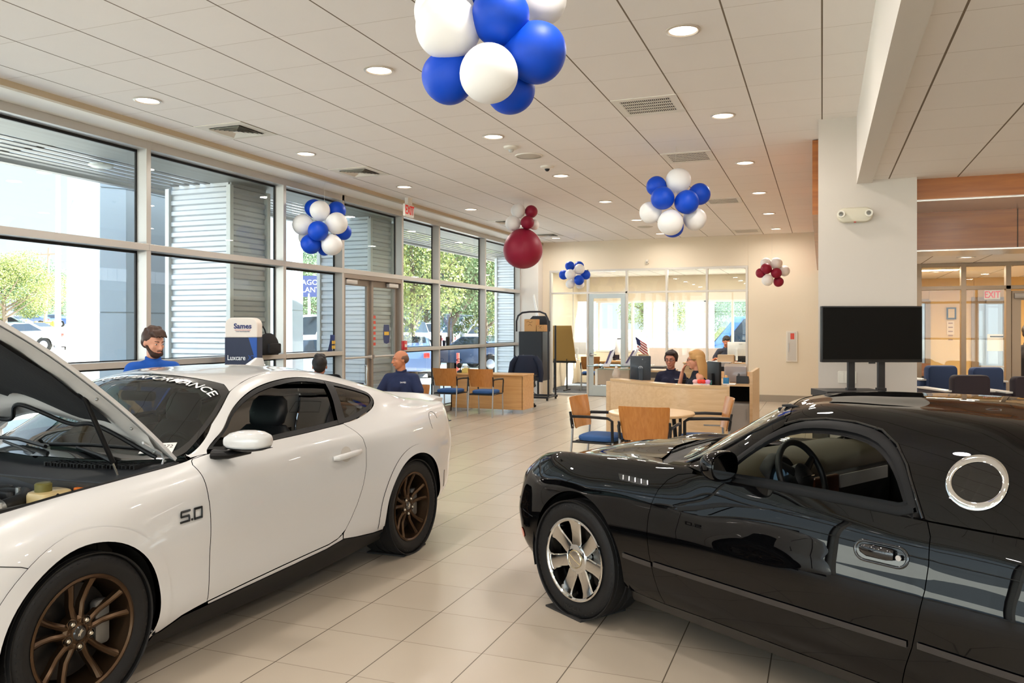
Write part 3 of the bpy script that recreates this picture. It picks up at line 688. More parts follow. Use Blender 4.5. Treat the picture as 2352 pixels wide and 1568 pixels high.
# generic outside vehicles
mTyre = M('tyre_rubber',(24,24,25),.75); mVG = M('vehicle_glass',(38,48,58),.08,coat=1); mHub = M('alloy_silver',(190,192,196),.3,.8)
def vehicle(label, rgb, loc, rz, kind='sedan', cat='car', group=None, name='parked_car'):
    o = thing(name, label, cat, loc, rz, group); mp = M('paint_%d_%d_%d' % rgb, rgb, .25, coat=1)
    if kind == 'sedan': L,Wd,prof,gh = 4.6,.88,[(-2.3,.35),(-2.3,.62),(-2.15,.75),(-1.2,.92),(-.75,.95),(1.45,1.0),(2.2,.95),(2.3,.7),(2.28,.35)],[(-.85,.93,.80),(-.15,1.40,.62),(.75,1.42,.62),(1.6,1.0,.78)]
    elif kind == 'van': L,Wd,prof,gh = 5.4,.98,[(-2.7,.4),(-2.72,.8),(-2.5,1.0),(-1.7,1.15),(-1.5,1.2),(2.7,1.25),(2.72,.8),(2.7,.4)],[(-1.85,1.15,.92),(-1.05,2.15,.84),(2.55,2.35,.84),(2.68,1.2,.95)]
    else: L,Wd,prof,gh = 5.6,.97,[(-2.8,.5),(-2.8,1.0),(-2.6,1.12),(-1.3,1.2),(-1.0,1.2),(2.75,1.2),(2.8,1.1),(2.8,.5)],[(-1.2,1.18,.9),(-.7,1.82,.76),(.6,1.86,.76),(.8,1.18,.9)]
    wx = (-L*.31, L*.32); wr = .34 if kind == 'sedan' else .40
    low = []
    for w in sorted(wx, reverse=True):
        low += [(w+wr*1.15*math.cos(a), wr+wr*1.15*math.sin(a)) for a in [PI*k/8 for k in range(0,9)]]
    low = [(x,max(z,.22)) for x,z in low]
    poly = prof+[(prof[-1][0]-.05,.24)]+low+[(prof[0][0]+.05,.24)]
    MB().prism(poly,-Wd,Wd,lambda a,b,h:(a,h,b)).obj('body', mp, o, bevel=.06, seg=3)
    ring = lambda s: [(x,s*w,z) for x,z,w in gh]
    m = MB(); n = len(gh); m.add(ring(1)+ring(-1), [tuple(range(n)),tuple(range(n,2*n))[::-1]]+[(i,i+1,n+i+1,n+i) for i in range(n-1)])
    m.obj('cabin', mp, o, bevel=.05, seg=3)
    for s in (1,-1):
        c = [Vector((x,s*(w+.012),z)) for x,z,w in gh]; mid = sum(c,Vector())/n; c = [mid+(q-mid)*.82 for q in c]
        if kind == 'van': c = [c[0], c[1], c[1]+(c[2]-c[1])*.3, c[0]+(c[3]-c[0])*.32]
        MB().add([tuple(q) for q in c],[(0,1,2,3)]).obj('side_window', mVG, o)
    for i,j,nm in ((0,1,'windshield'),(2,3,'rear_window')):
        a,b = gh[i],gh[j]; off = -.015 if i == 0 else .015
        MB().add([(a[0]+off,-a[2]*.88,a[1]+.02),(a[0]+off,a[2]*.88,a[1]+.02),(b[0]+off,b[2]*.88,b[1]-.04),(b[0]+off,-b[2]*.88,b[1]-.04)],[(0,1,2,3)]).obj(nm, mVG, o)
    for w in wx:
        for s in (1,-1):
            MB().lathe([(wr*.62,s*(Wd-.2)),(wr,s*(Wd-.2)),(wr,s*(Wd-.01)),(wr*.66,s*(Wd+.005))],c=(w,0,wr),axis='y',n=24).lathe([(.001,s*(Wd-.02)),(wr*.62,s*(Wd-.02)),(wr*.66,s*(Wd+.004))],c=(w,0,wr),axis='y',n=24).obj('wheel', mHub if 0 else mTyre, o, True)
            MB().lathe([(.001,s*(Wd+.0)),(wr*.5,s*(Wd-.005)),(wr*.6,s*(Wd-.015))],c=(w,0,wr),axis='y',n=20).obj('hubcap', mHub, o, True)
    for s in (1,-1):
        MB().rbox(prof[0][0]-.02,prof[0][0]+.12,s*(Wd-.32)-.12,s*(Wd-.32)+.12,.6,.75,.03,axis='x').obj('headlight', M('headlamp_clear',(220,224,228),.15,coat=1), o, True)
        MB().rbox(prof[-1][0]-.1,prof[-1][0]+.03,s*(Wd-.2)-.1,s*(Wd-.2)+.1,.72,.9,.03,axis='x').obj('taillight', M('tail_red',(190,40,34),.3,coat=1), o, True)
    return o
def veh(px, t, rgb, rz, label, kind='sedan', **k):
    x,y,_ = onT(px,752,t); return vehicle(label, rgb, (x,y,gz(x,y)), rz, kind, **k)
veh(18,62,(190,206,212),.35,'pale silver sedan parked at the far left beyond the fence')
veh(75,88,(60,78,110),.3,'distant dark blue car near the utility pole')
veh(122,92,(70,92,140),.3,'distant blue car beside the light pole base')
veh(52,40,(214,220,224),.4,'white sedan low behind the raised white hood')
veh(945,30,(74,92,128),-1.15,'dark blue sedan in the first pane right of the doors')
veh(925,34.5,(110,126,152),-1.15,'blue-grey car behind the dark blue sedan')
veh(1085,33,(70,84,112),-.2,'dark blue sedan parked beyond the wooden desk')
veh(1170,36,(186,192,200),-.2,'pale silver car behind the last window pane')
for i,(px,tt) in enumerate(((945,52),(1000,55),(1060,54),(1120,53))):
    veh(px,tt,(226,230,232),-.1,'white pickup truck in the row under the trees','truck',cat='truck',group='white trucks in the far row',name='parked_truck')
veh(722,38,(224,228,232),.9,'white van parked between the portal leg and the doors','van',cat='van',name='parked_van')
veh(712,27,(176,190,206),.3,'pale car outside left of the glass doors')
# service van behind the office
v = vehicle('blue and white service van with a round gear emblem behind the office',(58,104,176),(-2.05,30.5,-.12),.25,'van',cat='van',name='service_van')
g = []; 
for k in range(16):
    a = 2*PI*k/16
    for da,r in ((-.13,.50),(-.09,.60),(.09,.60),(.13,.50)): g.append((r*math.cos(a+da), r*math.sin(a+da)))
MB().prism(g,-1.0,-.992,lambda a,b,h:(.95+a*1.0,h,1.55+b)).obj('gear_emblem', M('gear_gold',(230,172,70),.5), v)
MB().prism([(.45*math.cos(2*PI*k/40),.45*math.sin(2*PI*k/40)) for k in range(40)],-1.004,-1.0,lambda a,b,h:(.95+a,h,1.55+b)).obj('gear_emblem', M('emblem_white',(238,240,242),.5), v)
MB().prism([(-.07,-.4),(.07,-.4),(.07,.05),(.2,.15),(.2,.35),(.09,.35),(.09,.2),(-.09,.2),(-.09,.35),(-.2,.35),(-.2,.15),(-.07,.05)],-1.008,-1.004,lambda a,b,h:(.95+a*.8,h,1.55+b*.9)).obj('wrench_emblem', M('wrench_blue',(58,104,176),.5), v)
vehicle('white car parked behind the office rear window',(226,228,230),(-3.4,38,-.12),0.1,'sedan')
vehicle('white pickup parked far behind the office rear window',(226,228,230),(-1.0,46,-.12),0.1,'truck',cat='truck',name='parked_truck')
# fence with orange posts
mOr = M('orange_post',(232,140,60),.6)
for i,(px,tt,lb) in enumerate(((61,62,'first from the left'),(83,58,'second from the left'),(103,50,'third from the left, nearest'),(123,62,'last, by the light pole'))):
    x,y,_ = onT(px,752,tt); q = thing('bollard','orange lot bollard %s' % lb,'bollard',(x,y,gz(x,y)),0,'orange bollards along the lot'); 
    MB().cyl((0,0,0),(0,0,1.05),.16,.16,12).ball((0,0,1.05),.16,12,6).obj('post', mOr, q, True)
a = onT(45,752,66); b = onT(135,752,66); z = gz(a[0],a[1])
q = thing('pipe_fence','long low orange pipe fence between the bollards','fence',(a[0],a[1],z)); dx,dy = b[0]-a[0],b[1]-a[1]
for zz in (.45,.9): MB().cyl((0,0,zz),(dx,dy,zz),.05,.05,8).obj('rail', mOr, q, True)
for k in range(6): MB().cyl((dx*k/5,dy*k/5,0),(dx*k/5,dy*k/5,.95),.06,.06,8).obj('post', mOr, q, True)
for i,(px,tt) in enumerate(((1052,26),(1104,26))):
    x,y,_ = onT(px,752,tt); q = thing('delineator_post','red delineator post on the lot, %s of the pair with a chain' % ('left' if i == 0 else 'right'),'post',(x,y,gz(x,y)),0,'red delineator posts'); MB().cyl((0,0,0),(0,0,.95),.05,.05,10).cyl((0,0,0),(0,0,.06),.2,.16,12).obj('post', M('delineator_red',(222,84,70),.5), q, True)
x,y,_ = onT(710,752,46)
q = thing('pole_sign','dark blue roadside sign with pale letters beyond the portal leg','sign',(x,y,gz(x,y)),math.radians(21))
MB().cyl((0,0,0),(0,0,3.4),.08).obj('pole', M('pole_grey'), q, True); MB().box(-.7,.7,-.06,.06,3.2,4.4).obj('panel', M('sign_navy',(48,62,110),.5), q)
text('letters','WAGON\nPLANT',.42,M('sign_pale',(220,224,232),.5),q,(0,-.065,3.8),(PI/2,0,0),.004)
# neighbouring pale building seen through the rear lobby door
q = thing('neighbour_building','pale metal building across the yard seen through the rear lobby door','building',(7.0,24.8,-.12))
MB().box(-6.5,9,0,.4,0,5).obj('wall', M('pale_siding',(214,220,230),.6), q)
m = MB()
for k in range(30): m.box(-6.4+k*.5,-6.36+k*.5,-.03,0,0,5)
m.obj('rib', M('pale_siding'), q)
# ---------------- daylight
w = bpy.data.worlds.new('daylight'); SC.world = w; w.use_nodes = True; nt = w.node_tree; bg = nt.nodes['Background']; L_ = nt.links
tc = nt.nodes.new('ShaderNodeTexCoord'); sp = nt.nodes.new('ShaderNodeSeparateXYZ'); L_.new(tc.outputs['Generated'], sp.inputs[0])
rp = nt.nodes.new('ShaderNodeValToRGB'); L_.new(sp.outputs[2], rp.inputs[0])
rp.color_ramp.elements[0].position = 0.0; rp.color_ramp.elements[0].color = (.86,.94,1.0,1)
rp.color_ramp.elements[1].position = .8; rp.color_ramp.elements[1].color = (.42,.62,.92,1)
dt = nt.nodes.new('ShaderNodeVectorMath'); dt.operation = 'DOT_PRODUCT'; L_.new(tc.outputs['Generated'], dt.inputs[0]); dt.inputs[1].default_value = (.50,-.80,.33)  # added fill: sky behind the camera brightened to light the interior
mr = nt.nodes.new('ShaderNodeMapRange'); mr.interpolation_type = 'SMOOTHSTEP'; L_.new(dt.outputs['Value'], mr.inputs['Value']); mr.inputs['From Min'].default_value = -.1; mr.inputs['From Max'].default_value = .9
mr.inputs['To Min'].default_value = SKY; mr.inputs['To Max'].default_value = SKY*REAR_FILL
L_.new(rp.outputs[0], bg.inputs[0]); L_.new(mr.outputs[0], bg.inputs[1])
s = bpy.data.lights.new('sun','SUN'); s.energy = SUN; s.angle = math.radians(.6); s.color = (1,.985,.96)
so = bpy.data.objects.new('sun', s); COL.objects.link(so)
so.rotation_euler = Vector((-.60,-.42,-.68)).to_track_quat('-Z','Y').to_euler()
# ================================================================== CAR SURFACES
def herm(kn, x):
    """smooth curve through (x, value) knots, local three-point tangents"""
    kx = np.array([k[0] for k in kn], float); ky = np.array([k[1] for k in kn], float)
    if len(kx) == 1: return np.full_like(x, ky[0])
    d = np.diff(ky)/np.diff(kx); t = np.empty_like(ky); t[0] = d[0]; t[-1] = d[-1]; h = np.diff(kx)
    t[1:-1] = (d[:-1]*h[1:]+d[1:]*h[:-1])/(h[1:]+h[:-1])
    x = np.clip(x, kx[0], kx[-1]); i = np.clip(np.searchsorted(kx, x)-1, 0, len(kx)-2); hh = h[i]; s = (x-kx[i])/hh
    return (2*s**3-3*s**2+1)*ky[i]+(s**3-2*s**2+s)*hh*t[i]+(-2*s**3+3*s**2)*ky[i+1]+(s**3-s**2)*hh*t[i+1]
def nat_D(k):
    n = len(k); A = np.zeros((n,n)); B = np.zeros((n,n)); A[0,0] = A[-1,-1] = 1
    for i in range(1,n-1):
        h0 = k[i]-k[i-1]; h1 = k[i+1]-k[i]; A[i,i-1] = h0; A[i,i] = 2*(h0+h1); A[i,i+1] = h1
        B[i,i-1] = 6/h0; B[i,i] = -6/h0-6/h1; B[i,i+1] = 6/h1
    return np.linalg.solve(A,B)
class Body:
    """rows: list of (y knots along x, z knots along x), from the sill up and over to the centre line"""
    def __init__(s, rows):
        s.rows = rows; xs = np.linspace(-.5, 3.2, 24)
        Y = np.array([herm(r[0],xs) for r in rows]); Z = np.array([herm(r[1],xs) for r in rows])
        d = np.sqrt(np.diff(Y,axis=0)**2+np.diff(Z,axis=0)**2).mean(1); s.k = np.concatenate([[0],np.cumsum(np.maximum(d,.05))]); s.D = nat_D(s.k)
    def __call__(s, x, v):
        x = np.asarray(x,float); v = np.asarray(v,float)
        Y = np.array([herm(r[0],x) for r in s.rows]); Z = np.array([herm(r[1],x) for r in s.rows])
        k = s.k; v = np.clip(v,k[0],k[-1]); i = np.clip(np.searchsorted(k,v)-1,0,len(k)-2); h = k[i+1]-k[i]; a = (k[i+1]-v)/h; b = 1-a
        MY = s.D@Y; MZ = s.D@Z; j = np.arange(len(x))
        def ev(P,Mm): return a*P[i,j]+b*P[i+1,j]+((a**3-a)*Mm[i,j]+(b**3-b)*Mm[i+1,j])*h*h/6
        return np.stack([x, ev(Y,MY), ev(Z,MZ)],-1)
    def v_of_z(s, x, z, r0, r1):
        vs = np.linspace(s.k[r0], s.k[r1], 160); out = []
        for xx,zz in zip(x,z):
            P = s(np.full(160,xx),vs)[:,2]; P = np.maximum.accumulate(P); out.append(np.interp(zz,P,vs))
        return np.array(out)
    def v_of_y(s, x, y, r0, r1):
        vs = np.linspace(s.k[r0], s.k[r1], 160); out = []
        for xx,yy in zip(x,y):
            P = s(np.full(160,xx),vs)[:,1]; P = np.minimum.accumulate(P); out.append(np.interp(-yy,-P,vs))
        return np.array(out)
    def normal(s, x, v):
        e = 2e-3; a = s(x+e,v)-s(x-e,v); b = s(x,v+e)-s(x,v-e); n = np.cross(a,b); n /= np.maximum(np.linalg.norm(n,axis=1,keepdims=True),1e-9)
        sg = np.where(n[:,1]+n[:,2]*.6 < 0, -1, 1)[:,None]; return n*sg
def densify(P, ds=.03, closed=True):
    out = []; n = len(P)
    for i in range(n if closed else n-1):
        a, b = np.array(P[i]), np.array(P[(i+1)%n]); m = max(1,int(math.ceil(np.linalg.norm(b-a)/ds)))
        for k in range(m): out.append(a+(b-a)*k/m)
    if not closed: out.append(np.array(P[-1]))
    return np.array(out)
def smooth_poly(P, closed=False, it=3, keep=()):
    """corner-rounding by Chaikin cutting"""
    P = [np.array(p,float) for p in P]
    for _ in range(it):
        Q = []
        n = len(P)
        if not closed: Q.append(P[0])
        for i in range(n if closed else n-1):
            a,b = P[i],P[(i+1)%n]; Q += [a*.75+b*.25, a*.25+b*.75]
        if not closed: Q.append(P[-1])
        P = Q
    return [tuple(p) for p in P]
def inside(P, Q):
    x,y = Q[:,0],Q[:,1]; c = np.zeros(len(Q),bool); n = len(P); j = n-1
    for i in range(n):
        xi,yi = P[i]; xj,yj = P[j]
        if yi != yj: c ^= ((yi > y) != (yj > y)) & (x < (xj-xi)*(y-yi)/(yj-yi)+xi)
        j = i
    return c
def segdist(P, Q):
    A = P; B = np.roll(P,-1,0); d = np.full(len(Q),1e9)
    for a,b in zip(A,B):
        ab = b-a; L = max(ab@ab,1e-12); t = np.clip(((Q-a)@ab)/L,0,1); d = np.minimum(d, np.linalg.norm(Q-(a+t[:,None]*ab),axis=1))
    return d
def inset(P, d):
    """shrink a closed polygon by d in its own plane (gap)"""
    P = np.array(P); A = np.roll(P,1,0); B = np.roll(P,-1,0)
    ar = np.sum(P[:,0]*B[:,1]-B[:,0]*P[:,1]); sg = 1 if ar > 0 else -1
    e1 = P-A; e2 = B-P
    n1 = np.stack([-e1[:,1],e1[:,0]],1)*sg; n2 = np.stack([-e2[:,1],e2[:,0]],1)*sg
    n1 /= np.maximum(np.linalg.norm(n1,axis=1,keepdims=True),1e-9); n2 /= np.maximum(np.linalg.norm(n2,axis=1,keepdims=True),1e-9)
    m = n1+n2; m /= np.maximum(np.linalg.norm(m,axis=1,keepdims=True),1e-6); c = np.clip(np.sum(m*n1,1),.4,1)
    return P+m*(d/c)[:,None]
def panel(S, name, mat, parent, outer, holes=(), step=.035, flange=.012, off=0, side=1, gap=0, ds=.022, fl_holes=True):
    """outer/holes: polygons in (x, v); built on the body surface; side=-1 mirrors it; side=0 builds both halves in one mesh"""
    outer = densify(outer, ds); holes = [densify(h, ds) for h in holes]
    if gap: outer = inset(outer, gap)
    mn, mx = outer.min(0), outer.max(0)
    gx, gy = np.meshgrid(np.arange(mn[0]+step/2,mx[0],step), np.arange(mn[1]+step/2,mx[1],step)); gx = gx+((np.arange(gx.shape[0])%2)*step/2)[:,None]
    G = np.stack([gx.ravel(),gy.ravel()],1); G = G[inside(outer,G)]
    G = G[segdist(outer,G) > step*.45]
    for h in holes:
        if len(G): G = G[~inside(h,G)]
        if len(G): G = G[segdist(h,G) > step*.45]
    pts = [outer]+holes; V = np.concatenate(pts+[G]); edges = []; o = 0
    for p in pts:
        m = len(p); edges += [(o+i,o+(i+1)%m) for i in range(m)]; o += m
    r = delaunay_2d_cdt([Vector(p) for p in V], edges, [], 0, 1e-6)
    W = np.array([tuple(p) for p in r[0]]); T = np.array([f for f in r[2] if len(f) == 3])
    C = W[T].mean(1); keep = inside(outer,C)
    for h in holes: keep &= ~inside(h,C)
    T = T[keep]
    P = S(W[:,0],W[:,1]); N = S.normal(W[:,0],W[:,1]); P = P+N*off
    tri = [tuple(int(i) for i in t) for t in T]
    # orient
    if len(tri):
        a,b,c = P[T[:,0]],P[T[:,1]],P[T[:,2]]; fn = np.cross(b-a,c-a); fl = np.sum(fn*N[T[:,0]],1) < 0
        tri = [t[::-1] if f else t for t,f in zip(tri,fl)]
    allv = [P]; alln = [N]; faces = list(tri); base = len(P)
    if flange:
        for q,p in enumerate(pts):
            if q and not fl_holes: continue
            Pp = S(p[:,0],p[:,1]); Nn = S.normal(p[:,0],p[:,1]); Pp = Pp+Nn*off; Q = Pp-Nn*flange; m = len(p)
            tn = np.roll(Pp,-1,0)-np.roll(Pp,1,0); tn /= np.maximum(np.linalg.norm(tn,axis=1,keepdims=True),1e-9); sn = np.cross(tn,Nn)
            Pm = np.concatenate([Pp,Q]); allv.append(Pm); alln.append(np.concatenate([sn,sn]))
            faces += [(base+i,base+(i+1)%m,base+m+(i+1)%m,base+m+i) for i in range(m)]; base += 2*m
    P = np.concatenate(allv); N = np.concatenate(alln)
    def flip(P,N,faces): return P*[1,-1,1], N*[1,-1,1], [f[::-1] for f in faces]
    # local car frame: y points to the car's right, so the near (left) side is negative y
    P0,N0,F0 = flip(P,N,faces)
    if side == 1: Pf,Nf,Ff = P0,N0,F0
    elif side == -1: Pf,Nf,Ff = P,N,faces
    else: Pf = np.concatenate([P0,P]); Nf = np.concatenate([N0,N]); Ff = F0+[tuple(i+len(P) for i in f) for f in faces]
    me = bpy.data.meshes.new(name); me.from_pydata(Pf.tolist(),[],Ff); me.shade_smooth(); me.update()
    try: me.normals_split_custom_set_from_vertices(Nf.tolist())
    except Exception as e: print('normals',e)
    me.materials.append(mat)
    return link(bpy.data.objects.new(name, me), parent)
def arch(cx, cz, r, z0=.15, n=56, rx=None):
    rx = rx or r; a0 = math.asin(max(-1,(z0-cz)/r))
    return [(cx+rx*math.cos(a), cz+r*math.sin(a)) for a in np.linspace(PI-a0, a0, n)]   # from front (small x) to rear
def ring_strip(S, name, mat, parent, poly, w_in, w_out, off, side=1):
    """trim band that follows a closed (x,v) outline"""
    P = densify(poly,.02); A = inset(P,w_in); B = inset(P,-w_out); PA = S(A[:,0],A[:,1])+S.normal(A[:,0],A[:,1])*off*.4; PB = S(B[:,0],B[:,1])+S.normal(B[:,0],B[:,1])*off*.4
    PM = S(P[:,0],P[:,1])+S.normal(P[:,0],P[:,1])*off
    sg = -1 if side == 1 else 1; rings = [[(p[0],sg*p[1],p[2]) for p in R] for R in (PA,PM,PB)]
    m = MB(); rr = list(zip(*rings)); m.loft([list(r) for r in rr]+[list(rr[0])],False,False); return m.obj(name, mat, parent, True, auto=80)
def line_strip(S, name, mat, parent, pts, w, off, side=1, r=None):
    P = np.array(pts); Q = S(P[:,0],P[:,1])+S.normal(P[:,0],P[:,1])*off; sg = -1 if side == 1 else 1
    return MB().tube([(p[0],sg*p[1],p[2]) for p in Q], w if r is None else r, 8).obj(name, mat, parent, True)
def tyre(parent, c, R, rim, w, side, tread=True):
    """side=-1 : outer face towards -y"""
    s = side; t = bpy.data.objects.new('wheel', None); COL.objects.link(t); t.parent = parent; t.location = (c[0], c[1], c[2])
    hw = w/2; m = MB()
    prof = [(rim-.012,-hw*.80),(rim+.004,-hw*.86),(rim+.020,-hw*.93),(rim+.045,-hw*.99),(R-.045,-hw*1.0),(R-.020,-hw*.93),(R-.008,-hw*.84),(R-.002,-hw*.72)]
    for k in (-.45,-.12,.12,.45):
        prof += [(R,(k-.055)*w),(R-.007,(k-.04)*w),(R-.007,(k+.04)*w),(R,(k+.055)*w)] if abs(k) < .5 else []
    prof += [(R-.002,hw*.72),(R-.008,hw*.84),(R-.02,hw*.93),(R-.045,hw),(rim+.045,hw*.99),(rim+.02,hw*.93),(rim-.012,hw*.8)]
    m.lathe([(r,h*-s*-1) for r,h in prof],axis='y',n=72)
    # shoulder blocks
    b = m
    for k in range(60):
        a = 2*PI*k/60
        for sg in (-1,1):
            y0,y1 = (.76*hw*sg,.97*hw*sg); 
            def q(r,aa,y): return (r*math.cos(aa), y, r*math.sin(aa))
            d = .035; b.add([q(R+.0006,a,y0),q(R+.0006,a+d,y0),q(R-.028,a+d,y1),q(R-.028,a,y1),q(R-.012,a,y0),q(R-.012,a+d,y0),q(R-.04,a+d,y1*.97),q(R-.04,a,y1*.97)],[(0,1,2,3),(0,4,5,1),(1,5,6,2),(2,6,7,3),(3,7,4,0)])
    m.obj('tyre', M('black_tyre'), t, True, auto=40)
    return t
M('black_tyre',(23,22,22),.62,bump=(90,.25),spec=.4)
# ================================================================== WHITE COUPE
def white_car():
    rzW = math.atan2(2.69,.132)
    o = thing('sports_coupe', 'white two-door sports coupe with its hood raised and bronze wheels', 'car', (-3.847,2.607,0), rzW)
    mW = M('gloss_white_paint',(214,213,212),.28,coat=1,coat_rough=.02,spec=.5)
    mBk = M('satin_black_trim',(14,14,15),.42,spec=.3); mGB = M('piano_black',(12,12,13),.12,coat=1)
    mInt = M('black_leather',(24,26,30),.45,bump=(260,.15)); mWG = glass('car_glass',(150,166,158),1.25); mDG = glass('tinted_glass',(92,84,72),1.3)
    R = [ # (y knots),(z knots)
     ([(-.86,.50),(-.4,.80),(0,.84),(.5,.83),(2,.83),(2.7,.84),(3.1,.76),(3.45,.62),(3.70,.42)], [(-.86,.20),(-.4,.16),(.5,.135),(2,.15),(2.5,.19),(3,.23),(3.7,.30)]),
     ([(-.86,.60),(-.7,.78),(-.4,.90),(0,.925),(.45,.912),(1.0,.895),(1.8,.895),(2.3,.92),(2.72,.935),(3.1,.90),(3.45,.77),(3.72,.50)], [(-.86,.30),(0,.27),(2,.28),(2.7,.30),(3.72,.40)]),
     ([(-.86,.62),(-.7,.80),(-.4,.93),(0,.955),(.5,.925),(1.2,.908),(1.8,.915),(2.3,.948),(2.72,.965),(3.1,.93),(3.45,.81),(3.74,.52)], [(-.86,.46),(2,.45),(3.74,.52)]),
     ([(-.86,.60),(-.7,.79),(-.4,.925),(0,.958),(.5,.938),(1.2,.928),(1.8,.935),(2.3,.958),(2.72,.97),(3.1,.94),(3.45,.83),(3.76,.53)], [(-.86,.60),(0,.62),(2,.63),(3.76,.68)]),
     ([(-.86,.52),(-.7,.73),(-.4,.885),(0,.925),(.5,.928),(1.2,.924),(1.8,.925),(2.3,.94),(2.72,.952),(3.1,.925),(3.45,.82),(3.74,.52)], [(-.86,.70),(-.4,.77),(0,.79),(.6,.80),(2,.82),(3,.85),(3.74,.83)]),
     ([(-.86,.42),(-.6,.70),(-.3,.81),(0,.858),(.5,.880),(1.2,.888),(1.8,.890),(2.3,.895),(2.72,.895),(3.1,.865),(3.45,.765),(3.70,.50)], [(-.86,.75),(-.5,.84),(0,.885),(.5,.912),(1.2,.935),(1.8,.948),(2.3,.96),(2.72,.98),(3.2,1.008),(3.5,1.008),(3.7,.96)]),
     ([(-.86,.34),(-.6,.62),(-.3,.745),(0,.785),(.5,.800),(.8,.815),(1.2,.83),(1.7,.828),(2.1,.815),(2.5,.80),(2.9,.80),(3.2,.785),(3.45,.715),(3.68,.46)], [(-.86,.77),(-.5,.86),(0,.925),(.3,.945),(.6,.965),(.8,.990),(1.2,1.000),(1.7,1.012),(2.1,1.028),(2.5,1.043),(2.9,1.040),(3.3,1.040),(3.55,1.035),(3.7,.985)]),
     ([(-.86,.30),(-.5,.62),(0,.72),(.5,.745),(.7,.765),(.9,.765),(1.1,.755),(1.4,.735),(1.8,.725),(2.1,.715),(2.4,.71),(2.7,.71),(3.0,.69),(3.4,.60),(3.68,.34)], [(-.86,.775),(-.5,.868),(0,.938),(.5,.967),(.7,.99),(.9,1.055),(1.1,1.12),(1.4,1.18),(1.8,1.195),(2.1,1.185),(2.4,1.15),(2.7,1.095),(3.0,1.065),(3.4,1.055),(3.7,.975)]),
     ([(-.86,.24),(0,.62),(.5,.69),(.72,.735),(.85,.725),(1.0,.695),(1.2,.645),(1.4,.605),(1.6,.59),(1.9,.585),(2.2,.59),(2.5,.61),(2.8,.62),(3.1,.60),(3.4,.50),(3.68,.24)], [(-.86,.778),(0,.942),(.5,.972),(.72,.995),(.85,1.06),(1.0,1.145),(1.2,1.262),(1.35,1.312),(1.5,1.342),(1.7,1.352),(1.9,1.343),(2.2,1.295),(2.5,1.228),(2.8,1.155),(3.1,1.09),(3.4,1.06),(3.7,.98)]),
     ([(-.86,.16),(0,.45),(.5,.55),(.7,.60),(1.0,.58),(1.2,.53),(1.5,.48),(1.9,.47),(2.5,.49),(3.1,.47),(3.4,.38),(3.68,.16)], [(-.86,.78),(0,.95),(.45,.972),(.62,1.0),(.8,1.085),(1.0,1.20),(1.2,1.312),(1.33,1.345),(1.6,1.376),(1.9,1.372),(2.2,1.332),(2.5,1.268),(2.8,1.19),(3.1,1.11),(3.4,1.064),(3.7,.98)]),
     ([(-.86,.08),(0,.24),(.5,.28),(1.0,.28),(1.5,.25),(1.9,.24),(2.5,.25),(3.1,.24),(3.4,.18),(3.68,.08)], [(-.86,.782),(0,.957),(.36,.975),(.5,1.01),(.7,1.105),(.9,1.22),(1.08,1.325),(1.2,1.360),(1.4,1.383),(1.7,1.396),(2.0,1.385),(2.3,1.342),(2.6,1.272),(2.9,1.193),(3.2,1.112),(3.4,1.072),(3.7,.982)]),
     ([(-.86,0),(3.7,0)], [(-.86,.783),(0,.96),(.33,.976),(.46,1.01),(.66,1.115),(.86,1.23),(1.04,1.338),(1.16,1.370),(1.4,1.392),(1.7,1.402),(2.0,1.390),(2.3,1.348),(2.6,1.278),(2.9,1.197),(3.2,1.115),(3.4,1.074),(3.7,.982)]),
    ]
    S = Body(R); k = S.k
    def vz(P, r0=0, r1=6):
        P = densify(P,.025,False) if len(P) > 2 else np.array(P); return np.stack([P[:,0], S.v_of_z(P[:,0],P[:,1],r0,r1)],1).tolist()
    def rowv(xs, r): return [(x,k[r]) for x in xs]
    AF = arch(0,.343,.387,.14); AR = arch(2.70,.343,.392,.14)
    # side window outline (x,z) and its inner glass
    belt = [(.80,.999),(1.2,1.000),(1.6,1.008),(1.98,1.022)]
    win = [(.80,.999),(.885,1.042),(.975,1.088),(1.08,1.172),(1.18,1.230),(1.29,1.272),(1.42,1.303),(1.56,1.322),(1.72,1.330),(1.87,1.321),(2.08,1.284),(2.30,1.236),(2.46,1.190),(2.495,1.165),(2.49,1.125),(2.40,1.085),(2.24,1.052),(2.10,1.032),(1.98,1.022),(1.6,1.008),(1.2,1.0)]
    winv = vz(smooth_poly(win,True,1),6,8)
    doorF = [(.705,.262),(.708,.45),(.703,.60),(.695,.75),(.680,.90),(.672,.955),(.70,.985),(.80,.9985)]
    doorR = [(1.98,1.021),(2.02,.985),(2.07,.92),(2.085,.85),(2.07,.74),(2.03,.62),(1.98,.50),(1.93,.42),(1.88,.36),(1.81,.318),(1.72,.302),(1.4,.290),(1.0,.275)]
    V = vz(doorF); DR = vz(doorR)
    bl = vz([(.80,.9985),(1.2,1.0),(1.6,1.008),(1.98,1.021)])
    for sd in (1,-1):
        door = V + bl[1:-1] + DR
        d = panel(S,'door',mW,o,door,gap=.0025,side=sd,flange=.014)
        sill = vz([(2.25,.265),(1.4,.262),(1.0,.258),(.55,.245),(.40,.205)])
        # front fender
        A = vz(AF)
        fen = vz([(-.46,.40)]) if 0 else []
        f_out = vz([(-.50,.30),(-.50,.55)]) + vz([(-.50,.60),(-.50,.83)],0,6)+[(x,k[6]) for x in (-.4,-.1,.2,.5,.66)] + [(.74,k[6]+.012)] + vz(doorF)[::-1] + vz([(.62,.255),(.54,.245),(.42,.205),(.385,.20)])
        arcR = [p for p in AF if p[0] > -.50][::-1]
        arcpts = vz([p for p in arcR if p[1] > .20 or p[0] > 0])
        f_out = f_out + [p for p in arcpts if True]
        arc_end = [(-.3865,.30)]
        panel(S,'front_fender',mW,o,f_out,gap=.0022,side=sd,flange=.03)
